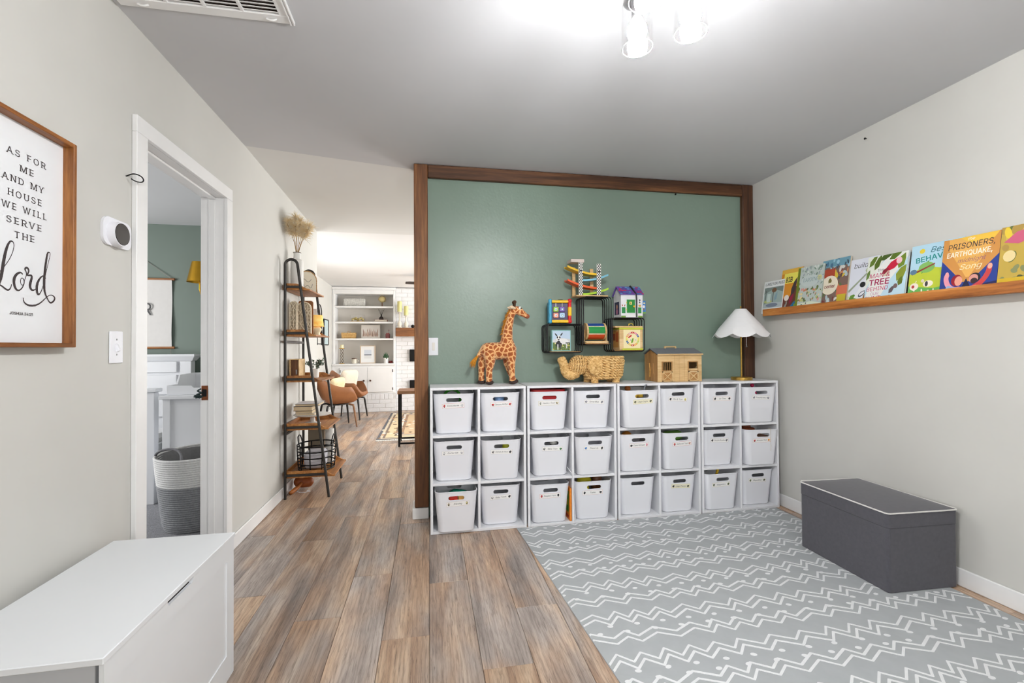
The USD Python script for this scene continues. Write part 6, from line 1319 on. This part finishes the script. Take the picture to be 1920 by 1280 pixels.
bxw = Thing('patterned_box', 'white box with a dark spotted corner on the top shelf of the bookcase', 'box', loc=(-1.35, IY, z)); bxw.part('box', bx(-1.545, -1.160, IY, IY + .12, z, z + .155, .02), mat('box_spots', (206, 204, 198), .7, noise=.35, nscale=38))
gl_ = Thing('globe', 'small cream globe on a stand on the top shelf of the bookcase', 'globe', loc=(-.855, IY, z))
gl_.part('sphere', ball((-.855, IY + .03, z + .138), .058, 3), mat('globe_cream', (206, 188, 132), .5, noise=.25, nscale=14), True); gl_.part('base', lathe([(0, 0), (.034, 0), (.03, .012), (.008, .02), (.008, .078), (0, .08)], (-.855, IY + .03, z), 20), M_FRAME, 40)
gl_.part('meridian', tube(arc((-.855, IY + .03, z + .138), .066, -120, 120, (.3, 0, .95), (.95, 0, -.3), 18), .004, 6), M_BRASS, True)
z = SZ[1] + .0005
gb_ = Thing('glass_box', 'glass box of gold ornaments on the second shelf of the bookcase', 'box', loc=(-1.295, IY, z)); gb_.part('base', bx(-1.42, -1.17, IY, IY + .1, z, z + .012), M_BRASS); gb_.part('ornament', cat_(*[ball((-1.385 + .03 * i, IY + .04 + .015 * (i % 2), z + .045 + .012 * (i % 3)), .027, 1) for i in range(7)]), mat('gold_ornament', (196, 178, 110), .4, metal=.4, noise=.2, nscale=30), True, kind='stuff')
for m_ in (bx(-1.42, -1.417, IY, IY + .1, z + .0125, z + .13), bx(-1.173, -1.17, IY, IY + .1, z + .0125, z + .13), bx(-1.4165, -1.1735, IY, IY + .002, z + .0125, z + .13), bx(-1.42, -1.17, IY, IY + .1, z + .1305, z + .133)): gb_.part('pane', m_, M_SHADE, False)
for k, (x0, x1, h, c_) in enumerate(((-1.01, -.755, .016, (70, 40, 36)), (-.985, -.765, .03, (150, 60, 46)))):
    zz = z + (0 if k == 0 else .0165); t = Thing('stacked_book', ('dark thin' if k == 0 else 'red brown') + ' book under the reed diffuser', 'book', loc=(-.88, IY, zz), group=None); t.part('cover', bx(x0, x1, IY, IY + .15, zz, zz + h, .001), mat('book_c%d' % k, c_, .6, noise=.08)); t.part('pages', bx(x0 + .003, x1 - .003, IY - .0004, IY + .1, zz + .003, zz + h - .003), M_PAGE, False)
rdz = z + .0472; rdf = Thing('reed_diffuser', 'dark glass reed diffuser on the red book', 'reed diffuser', loc=(-.872, IY + .05, rdz)); rdf.part('bottle', lathe([(0, 0), (.040, 0), (.044, .012), (.036, .042), (.014, .062), (.013, .085), (0, .085)], (-.872, IY + .05, rdz), 24), mat('smoked_glass', (34, 22, 20), .1, noise=.1), 40)
for i, (dx, dy) in enumerate(((-.055, 0), (-.03, .02), (.0, .01), (.03, -.01), (.052, .01))): rdf.part('reed', rod((-.872, IY + .05, rdz + .07), (-.872 + dx, IY + .05 + dy, rdz + .195), .0028, n=6), M_DARK)
z = SZ[2] + .0005
wb_ = Thing('woven_basket', 'brown woven rectangular basket on the third shelf of the bookcase', 'basket', loc=(-1.455, IY, z))
for i in range(7): wb_.part('weave_row', bx(-1.585 + .004 * (6 - i) / 3, -1.325 - .004 * (6 - i) / 3, IY, IY + .13, z + i * .0152, z + i * .0152 + .0148, .005), M_STRAW)
wb_.part('handle', tube(arc((-1.455, IY + .065, z + .106), .03, 0, 180, (1, 0, 0), (0, 0, 1)), .004, 6), M_STRAW, True)
frame_thing('framed_art', 'pale framed picture of brown grasses on the third shelf', 'picture', -1.235, -.895, z, z + .255, IY + .05, (214, 208, 200), [(sbox(.014, .014, .326, .241), (226, 220, 214))] + [(leaf(.03 + .018 * i, .02, .10 + .09 * ((i * 37) % 10) / 10, .010, 84 + (i * 53) % 14), [(176, 146, 128), (150, 120, 104), (198, 170, 152)][i % 3]) for i in range(16)])
jr = Thing('candle_jar', 'small red flowered jar on the third shelf', 'jar', loc=(-.755, IY, z)); jr.part('jar', lathe([(0, 0), (.036, 0), (.040, .01), (.042, .075), (.03, .09), (.03, .1), (0, .1)], (-.755, IY + .05, z), 24), mat('jar_red', (150, 84, 84), .4, noise=.5, nscale=40), 40); jr.part('sprig', cat_(rod((-.745, IY + .05, z + .1), (-.735, IY + .05, z + .15), .002, n=6), ball((-.735, IY + .05, z + .152), .008, 1)), col('berry', (170, 40, 60)))
z = .8842
ch_ = Thing('candle_stand', 'twisted wire candle stand on the bookcase counter', 'candle stand', loc=(-1.56, KY0 + .06, z)); cxx, cyy = -1.56, KY0 + .06
ch_.part('base', lathe([(0, 0), (.048, 0), (.046, .008), (0, .01)], (cxx, cyy, z), 20), M_BRASS)
for k in range(3): ch_.part('twist_wire', tube([(cxx + .026 * math.sin(t * 9 + k * 2.09), cyy + .026 * math.cos(t * 9 + k * 2.09), z + .01 + t * .26) for t in np.linspace(0, 1, 30)], .0035, 6), mat('aged_bronze', (92, 74, 50), .5, metal=.6, noise=.2), True)
ch_.part('cup', lathe([(0, .27), (.045, .27), (.047, .28), (0, .282)], (cxx, cyy, z), 20), M_BRASS); ch_.part('candle', lathe([(0, .2825), (.033, .2825), (.033, .345), (.0, .348)], (cxx, cyy, z), 20), mat('cream_candle', (226, 216, 176), .5, noise=.04), 40)
mg = Thing('mug', 'small pale mug with a dark lid on the bookcase counter', 'mug', loc=(-1.345, KY0 + .06, z)); mg.part('cup', lathe([(0, 0), (.038, 0), (.042, .01), (.042, .085), (0, .085)], (-1.345, KY0 + .06, z), 24), M_ANT, 40); mg.part('lid', lathe([(0, .0852), (.044, .0852), (.044, .098), (0, .1)], (-1.345, KY0 + .06, z), 24), mat('walnut_lid', (96, 62, 40), .5, noise=.1)); mg.part('handle', tube(arc((-1.301, KY0 + .06, z + .045), .024, -80, 80, (1, 0, 0), (0, 0, 1)), .005, 6), M_ANT, True)
frame_thing('framed_art', 'light wooden framed seascape standing on the bookcase counter', 'picture', -1.245, -.975, z, z + .33, KY0 + .10, (206, 184, 158), [(sbox(.014, .014, .256, .316), (234, 234, 234)), (sbox(.07, .16, .2, .25), (206, 212, 222)), (sbox(.07, .15, .2, .166), (110, 116, 128)), (sbox(.07, .09, .2, .15), (222, 222, 222))])
sc = np.array([-.78, KY0 + .06, z]); su = Thing('succulent', 'spiky green succulent in a white pot on the bookcase counter', 'plant', loc=sc); su.part('pot', lathe([(0, 0), (.036, 0), (.04, .005), (.043, .10), (.038, .10), (.036, .085), (0, .085)], sc, 24), M_CER, 40)
for k in range(11):
    a = k * 2.4; r = .012 + .002 * k; tip = sc + [(.02 + .004 * k) * math.cos(a), (.02 + .004 * k) * math.sin(a), .22 - .008 * k]; su.part('leaf', tube([sc + [r * math.cos(a), r * math.sin(a), .08], sc * .5 + tip * .5 + [r * .6 * math.cos(a), r * .6 * math.sin(a), .04], tip], [.012, .010, .001], 6), mat('succulent_green', (44, 84, 48), .5, noise=.2, nscale=30), True)
bdz = Thing('bead_garland', 'dark red wooden bead garland on the bookcase counter', 'garland', loc=(-.665, KY0 + .05, z))
for i in range(9): bdz.part('bead', ball((-.720 + .0068 * i, KY0 + .05 + .02 * math.sin(i * 1.3), z + .0168 + .017 * (i % 2)), .0145, 1), mat('bead_red', (110, 34, 30), .4, noise=.15), True)
# ---- leather armchairs -----------------------------------------------------------------------
M_TAN = mat('tan_leather_seat', (140, 88, 50), .5, noise=.14, nscale=9, bump=.15, bscale=140)
M_LEGB = mat('chair_leg_black', (26, 22, 20), .45, noise=.15); M_LEGW = wood('chair_leg_walnut', (84, 54, 32), (128, 88, 54), (160, 118, 78), axis=2, scale=12, rnd=.05)
def armchair(loc, rz, label, black=False):
    t = Thing('armchair', label, 'armchair', loc, rz, group='tan leather armchairs in the living room', local=True)
    na, nt = 72, 14; th_ = np.arange(na) * 2 * math.pi / na
    c_ = np.cos(th_); s_ = np.sin(th_)
    back = np.clip((-c_ + .25) / 1.25, 0, 1); arm = np.clip((.90 - c_) / .42, 0, 1); arm = arm * arm * (3 - 2 * arm)
    rim = .405 + arm * .155 + back ** 2.2 * .20
    def surf(off, zo):
        out = []
        for k in range(nt):
            q = k / (nt - 1); e = np.abs(c_) ** 3.2 + np.abs(s_) ** 3.2; R_ = e ** (-1 / 3.2)
            rad = q ** .55 if q > 0 else 0
            x = (.268 - off) * R_ * c_ * rad - back * .05 * q ** 3; y = (.282 - off) * R_ * s_ * rad * (1 - .04 * q)
            zz = .345 + zo + (rim - zo * .2 - .345) * q ** 3.2; out.append(np.stack([x, y, zz], 1))
        return out
    A_, B_ = surf(0, 0), surf(.022, .05); vv = np.vstack(A_ + B_[::-1]); f = []; rows_ = nt * 2
    for i in range(rows_ - 1):
        for j in range(na):
            a, b = i * na + j, i * na + (j + 1) % na; f += [[a, b, b + na], [a, b + na, a + na]]
    m = trimesh.Trimesh(vv, f, process=True); 
    m.merge_vertices()
    if m.volume < 0: m.invert()
    t.part('seat_shell', m, M_TAN, 50)
    t.part('seat_frame', lathe([(0, .325), (.14, .325), (.16, .335), (.16, .3445), (0, .3445)], n=28), M_LEGB)
    for sx in (-1, 1):
        for sy in (-1, 1):
            t.part('leg', tube([(sx * .13, sy * .13, .335), (sx * .178, sy * .178, .325), (sx * .188, sy * .188, .29), (sx * .222, sy * .222, .001)], [.014, .015, .016, .010], 10), M_LEGW if (sx, sy) == (1, -1) and not black else M_LEGB, True)
    return t
c1 = armchair((-1.345, 7.20, 0), 24, 'tan leather armchair nearest the passage with one brown and three black legs')
c2 = armchair((-1.292, 7.99, 0), -8, 'tan leather armchair with black legs farther back, near the bookcase', True)
def pillow(o, w, h, d, rz, tilt, c_, label):
    m = trimesh.creation.icosphere(4); v = m.vertices; s = np.sign(v) * np.abs(v) ** .38; mx = np.maximum(np.abs(v[:, 0]), np.abs(v[:, 2])) 
    v2 = np.stack([s[:, 0] * w / 2, v[:, 1] * d / 2 * (1 - .45 * np.clip(np.hypot(v[:, 0], v[:, 2]), 0, 1) ** 3), s[:, 2] * h / 2], 1); m.vertices = v2
    m.apply_transform(rotm((1, 0, 0), tilt)); m.apply_transform(rotm((0, 0, 1), rz)); m.apply_translation(o)
    return solo('throw_pillow', noisy(m, .003, 20), mat('pillow_' + '%02x%02x%02x' % c_, c_, .95, noise=.05, nscale=30, bump=.2, bscale=200), label, 'pillow', smooth=True)
pillow((-1.355, 7.19, .585), .30, .30, .11, 62, 16, (232, 214, 172), 'cream pillow leaning in the armchair nearest the passage')
pillow((-1.315, 7.97, .625), .36, .38, .12, 52, 14, (224, 212, 194), 'beige pillow leaning in the armchair near the bookcase')
# ---- side table, rug, fan, wall pieces --------------------------------------------------------------
tb = Thing('console_table', 'black metal framed table with a wooden top, half hidden by the post', 'table', loc=(.2, 5.75, 0))
tb.part('tabletop', bx(-.365, .75, 5.53, 5.90, .620, .658, .003), wood('table_top_wood', (96, 62, 40), (138, 96, 66), (170, 128, 92), axis=0, scale=9, rnd=.05))
for x in (-.345, .73):
    for y in (5.55, 5.88): tb.part('leg', bx(x - .011, x + .011, y - .011, y + .011, .001, .6195), M_BLACK)
    tb.part('foot_rail', bx(x - .009, x + .009, 5.562, 5.868, .03, .048), M_BLACK)
for y in (5.55, 5.88): tb.part('rail', bx(-.333, .718, y - .009, y + .009, .03, .048), M_BLACK)
lr = Thing('area_rug', 'worn beige oriental rug with borders and pale fringe on the living room floor', 'rug', loc=(.5, 7.1, 0))
RX0, RX1, RY0, RY1 = -.66, 1.75, 6.0, 8.42
lr.part('rug_body', bx(RX0, RX1, RY0, RY1, .0004, .007), mat('oriental_rug', (176, 156, 132), .95, noise=.2, nscale=16), False)
lw, lh = RX1 - RX0, RY1 - RY0; rl2 = []
for i, (m_, c_) in enumerate(((.0, (92, 92, 98)), (.035, (198, 184, 160)), (.07, (120, 104, 92)), (.1, (206, 186, 150)), (.21, (120, 104, 90)), (.24, (214, 206, 194)), (.28, (150, 118, 92)), (.32, (192, 166, 132)))): rl2.append((sbox(m_, m_, lw - m_, lh - m_), c_))
g = random.Random(77)
for i in range(260):
    x = g.uniform(.02, lw - .02); y = g.uniform(.02, lh - .02); rl2.append((affinity.rotate(Polygon([(x - .03, y), (x, y + .05), (x + .03, y), (x, y - .05)]), g.choice((0, 0, 45))), g.choice(((120, 92, 70), (214, 200, 176), (110, 112, 120), (180, 130, 90), (226, 216, 200)))))
lr.art('woven_pattern', rl2, (RX0, RY0, .007), (1, 0, 0), (0, 1, 0), step=.00001, mt=art_material('rug_art', .95))
lr.part('fringe', cat_(*[bx(x, x + .008, RY0 - .075 - .02 * g.random(), RY0 + .004, .0005, .004) for x in np.arange(RX0 + .004, RX1 - .01, .013)]), mat('fringe_white', (222, 220, 214), .95, noise=.06), False, kind='stuff')
fn = Thing('ceiling_fan', 'dark ceiling fan of which one blade tip shows beside the post', 'ceiling fan', loc=(.33, 7.45, 2.32)); fc = np.array([.33, 7.45, 0])
fn.part('downrod', rod(fc + [0, 0, 2.22], fc + [0, 0, 2.33], .014), M_BLACK); fn.part('motor', lathe([(0, 2.14), (.07, 2.14), (.10, 2.16), (.10, 2.20), (.06, 2.235), (0, 2.235)], fc, 28), M_BLACK, 40)
for k in range(5):
    a = math.radians(187.5 + 72 * k); d = np.array([math.cos(a), math.sin(a), 0]); n_ = np.array([-d[1], d[0], 0])
    p = [fc + d * r + n_ * w + [0, 0, 2.19 + .010 * np.sign(w)] for r, w in ((.12, -.04), (.63, -.065), (.69, -.03), (.69, .03), (.63, .065), (.12, .04))]
    fn.part('blade', slab(p, .008), mat('fan_blade_dark', (52, 44, 40), .5, noise=.15))
am = Thing('wall_ornament', 'thin black arched metal ornament on the living room side wall', 'wall ornament', loc=(-1.715, 7.7, 1.2)); am.part('arch', tube([(-1.712, 7.56, 1.22), (-1.712, 7.56, 1.72)] + [np.array([-1.712, 7.71, 1.72]) + .15 * np.array([0, -math.cos(t), math.sin(t)]) for t in np.linspace(0.1, math.pi - .1, 14)] + [(-1.712, 7.86, 1.72), (-1.712, 7.86, 1.22)], .007, 8), M_BLACK, True)
am.part('cross_bar', rod((-1.712, 7.56, 1.24), (-1.712, 7.86, 1.24), .006), M_BLACK)
wf = Thing('framed_art', 'tall black framed pale print on the living room side wall', 'picture', loc=(-1.715, 8.16, 1.22))
for m_ in (bx(-1.7195, -1.70, 8.0, 8.015, 1.22, 1.66), bx(-1.7195, -1.70, 8.315, 8.33, 1.22, 1.66), bx(-1.7195, -1.70, 8.015, 8.315, 1.22, 1.235), bx(-1.7195, -1.70, 8.015, 8.315, 1.645, 1.66)): wf.part('frame', m_, M_BLACK, False)
wf.part('print', bx(-1.7195, -1.708, 8.015, 8.315, 1.235, 1.645), mat('pale_print', (186, 206, 210), .4, noise=.06, nscale=6), False)

# ================================================================ ROOM BEHIND THE DOORWAY
ba_ = Thing('wall_banner', 'cream canvas banner with a letter hanging from wooden rods on the green wall', 'banner', loc=(-2.63, 4.79, 1.18))
BNX0, BNX1 = -2.90, -2.372
cv_ = []
ys_ = lambda z: 4.786 - .007 * math.sin((z - 1.19) / .63 * math.pi * 2.2)
pts = [(ys_(z) , z) for z in np.linspace(1.185, 1.822, 20)]
ba_.part('canvas', extrude(LineString([(z, y) for y, z in pts]).buffer(.0012, cap_style=2), BNX1 - BNX0, (BNX0, 0, 0), (0, 0, 1), (0, 1, 0)) if False else trimesh.Trimesh(np.array([[x, y + o, z] for o in (-.0012, .0012) for x in (BNX0, BNX1) for y, z in pts]), [q for i in range(19) for q in ([i, i + 20, i + 21], [i, i + 21, i + 1], [40 + i, 61 + i, 60 + i], [40 + i, 41 + i, 61 + i])], process=False), mat('banner_canvas', (214, 212, 210), .8, noise=.03, nscale=20), True)
for z in (1.183, 1.826): ba_.part('rod', rod((BNX0 - .02, 4.787, z), (BNX1 + .022, 4.787, z), .011), wood('banner_rod', (110, 66, 34), (150, 98, 56), (180, 130, 84), axis=0, scale=12, rnd=.05))
ba_.part('cord', tube([(BNX0 + .01, 4.785, 1.836), ((BNX0 + BNX1) / 2, 4.797, 2.03), (BNX1 - .01, 4.785, 1.836)], .0025, 6), mat('grey_cord', (150, 146, 140), .9, noise=.1))
ba_.part('tassel', tube([(BNX1 - .012, 4.785, 1.175), (BNX1 - .002, 4.786, 1.10)], .002, 6), mat('grey_cord', (150, 146, 140)))
ba_.art('letter_print', [(text2d('R', .115, False, x=0, y=0), (36, 38, 42))], (-2.632, 4.7775, 1.487), (1, 0, 0), (0, 0, 1))
sn = Thing('wall_sconce', 'gold cone shaded wall sconce on the green wall seen through the doorway', 'sconce', loc=(-2.05, 4.79, 1.65)); snc = np.array([-2.078, 4.66, 0])
o1 = [(.064, 1.972), (.104, 1.786)]; M_GOLD = mat('gold_shade', (190, 146, 44), .32, metal=.85, noise=.08, nscale=12)
sn.part('shade', lathe([(.104, 1.786), (.064, 1.972), (.062, 1.972), (.102, 1.786), (.104, 1.786)][::-1], snc, 36), M_GOLD, 40)
sn.part('arm', tube([snc + [0, 0, 1.80], snc + [0, 0, 1.72], snc + [.004, .02, 1.675], snc + [.01, .06, 1.655], snc + [.01, .128, 1.655]], .009, 10), M_GOLD, True); sn.part('wall_plate', lathe([(0, 0), (.05, 0), (.05, .01), (0, .012)], (0, 0, 0), 24).apply_transform(rotm((1, 0, 0), 90)).apply_translation((-2.068, 4.7995, 1.655)), M_GOLD)
M_CRIB = mat('nursery_white_paint', (222, 224, 228), .45, noise=.012, nscale=6)
bd_ = Thing('bed', 'white panelled bed with a tall headboard against the green wall', 'bed', loc=(-2.85, 4.2, 0))
HX0, HX1 = -3.75, -2.135
bd_.part('headboard', bx(HX0, HX1, 4.64, 4.70, .004, 1.062, .002), M_CRIB)
bd_.part('cap_moulding', hullm(np.vstack([bx(HX0 - .008, HX1 + .008, 4.630, 4.71, 1.0625, 1.07).vertices, bx(HX0 - .035, HX1 + .035, 4.605, 4.735, 1.105, 1.122).vertices])), M_CRIB)
bd_.part('corner_post', bx(HX1 - .09, HX1, 4.625, 4.6395, .004, 1.06, .002), M_CRIB)
for z0, z1 in ((.96, 1.055), (.76, .935), (.56, .738)): bd_.part('panel_board', bx(HX0 + .06, HX1 - .115, 4.618, 4.6395, z0, z1, .003), M_CRIB)
bd_.part('side_rail', bx(-2.20, -2.165, 4.05, 4.6395, .18, .40, .003), M_CRIB); bd_.part('mattress', bx(-3.65, -2.21, 3.95, 4.63, .22, .46, .03), mat('bedding_white', (226, 226, 228), .9, noise=.03)); 
bd_.part('foot_post', bx(-2.19, -2.03, 3.86, 3.92, .004, .845, .003), M_CRIB); bd_.part('foot_cap', bx(-2.21, -2.012, 3.845, 3.935, .846, .872, .004), M_CRIB); bd_.part('foot_panel', bx(-3.6, -2.191, 3.87, 3.91, .15, .80, .003), M_CRIB)
cd = Thing('changing_table', 'white changing table with an open tray on top behind the woven basket', 'changing table', loc=(-1.6, 3.85, 0)); QX0, QX1, QY0, QY1 = -1.895, -1.27, 3.70, 4.18
for x0, y0 in ((QX0, QY0), (QX1 - .05, QY0), (QX0, QY1 - .05), (QX1 - .05, QY1 - .05)): cd.part('leg_post', bx(x0, x0 + .05, y0, y0 + .05, .004, .806, .002), M_CRIB)
cd.part('end_panel', bx(QX0 + .0505, QX1 - .0505, QY0 + .012, QY0 + .03, .10, .806), M_CRIB, False); cd.part('side_panel', bx(QX0 + .012, QX0 + .03, QY0 + .0505, QY1 - .0505, .10, .66), M_CRIB, False)
cd.part('top_board', bx(QX0 - .015, QX1 + .015, QY0 - .02, QY1 + .02, .8065, .830, .002), M_CRIB); cd.part('lower_shelf', bx(QX0 + .0505, QX1 - .0505, QY0 + .031, QY1 - .0505, .12, .14), M_CRIB, False)
ty_ = Thing('changing_tray', 'white stepped tray standing on the changing table', 'tray', loc=(-1.6, 3.95, .8305)); TX0, TX1, TY0, TY1, TZ = -1.955, -1.29, 3.76, 4.16, .831
ty_.part('front_side', extrude(Polygon([(TX0 + .06, TZ), (TX1, TZ), (TX1, TZ + .05), (-1.72, TZ + .05), (-1.735, TZ + .066), (TX0 + .06, TZ + .07)]), .012, (0, TY0 + .012, 0), (1, 0, 0), (0, 0, 1)), M_CRIB, False)
ty_.part('back_side', bx(TX0 + .06, TX1, TY1 - .012, TY1, TZ, TZ + .145), M_CRIB, False); ty_.part('left_side', extrude(Polygon([(TY0 + .0125, TZ), (TY1 - .0125, TZ), (TY1 - .0125, TZ + .145), (TY0 + .16, TZ + .14), (TY0 + .12, TZ + .07), (TY0 + .0125, TZ + .07)]), .012, (TX0 + .06, 0, 0), (0, 1, 0), (0, 0, 1)), M_CRIB, False)
ty_.part('bottom', bx(TX0 + .0725, TX1, TY0 + .0125, TY1 - .0125, TZ, TZ + .008), M_CRIB, False)
hc_c = np.array([-1.520, 3.39, .005]); hm2 = Thing('laundry_basket', 'tall two tone rope basket, white above grey, on the carpet in the doorway', 'basket', loc=hc_c)
M_ROPEW = mat('rope_white', (214, 214, 214), .95, noise=.1, nscale=90, bump=.4, bscale=160); M_ROPEG = mat('rope_grey', (140, 142, 146), .95, noise=.22, nscale=90, bump=.4, bscale=160)
def hb_r(z): return np.interp(z, [0, .04, .2, .36, .52], [.172, .186, .206, .226, .240])
for i in range(34):
    z = .008 + i * .0142; n_ = 46; a = np.linspace(0, 2 * math.pi, n_ + 1)[:-1]; r = hb_r(z) * (1 + .012 * np.sin(a * 2 + z * 9) + .008 * np.sin(a * 3 + 1))
    p = np.stack([hc_c[0] + r * np.cos(a), hc_c[1] + r * np.sin(a), np.full(n_, hc_c[2] + z) + .012 * (z / .52) * np.sin(a + .5)], 1)
    hm2.part('rope_coil', tube(p, .0082, 6, True), M_ROPEG if z < .30 else M_ROPEW, True)
hm2.part('inner_wall', lathe([(0, .006), (.167, .006), (.180, .04), (.200, .2), (.220, .36), (.229, .472), (.225, .472), (.216, .36), (.196, .2), (.176, .042), (.163, .012), (0, .012)], hc_c, 40), mat('basket_inside_grey', (128, 128, 130), .95, noise=.1, nscale=60), 40)
hm2.part('handle', tube(CubicSpline(range(5), [hc_c + [-.225, -.05, .455], hc_c + [-.19, -.09, .503], hc_c + [-.12, -.11, .522], hc_c + [-.05, -.14, .512], hc_c + [.0, -.215, .455]])(np.linspace(0, 4, 24)), .008, 8), mat('handle_grey', (112, 112, 116), .9, noise=.15, nscale=60), True)

# ---- nails left in the walls
solo('wall_nail', cat_(rod((XR - .012, 2.237, 2.376), (XR - .0003, 2.237, 2.376), .0022, n=8), rod((XR - .014, 2.237, 2.376), (XR - .012, 2.237, 2.376), .006, n=12)), M_BLACK, 'small dark nail left high on the right wall below the ceiling', 'nail')
solo('wall_nail', cat_(rod((1.876, YW - .012, 2.337), (1.876, YW - .0003, 2.337), .0022, n=8), rod((1.876, YW - .015, 2.337), (1.876, YW - .012, 2.337), .006, n=12)), M_BLACK, 'small dark nail in the green wall just under the wooden beam', 'nail')
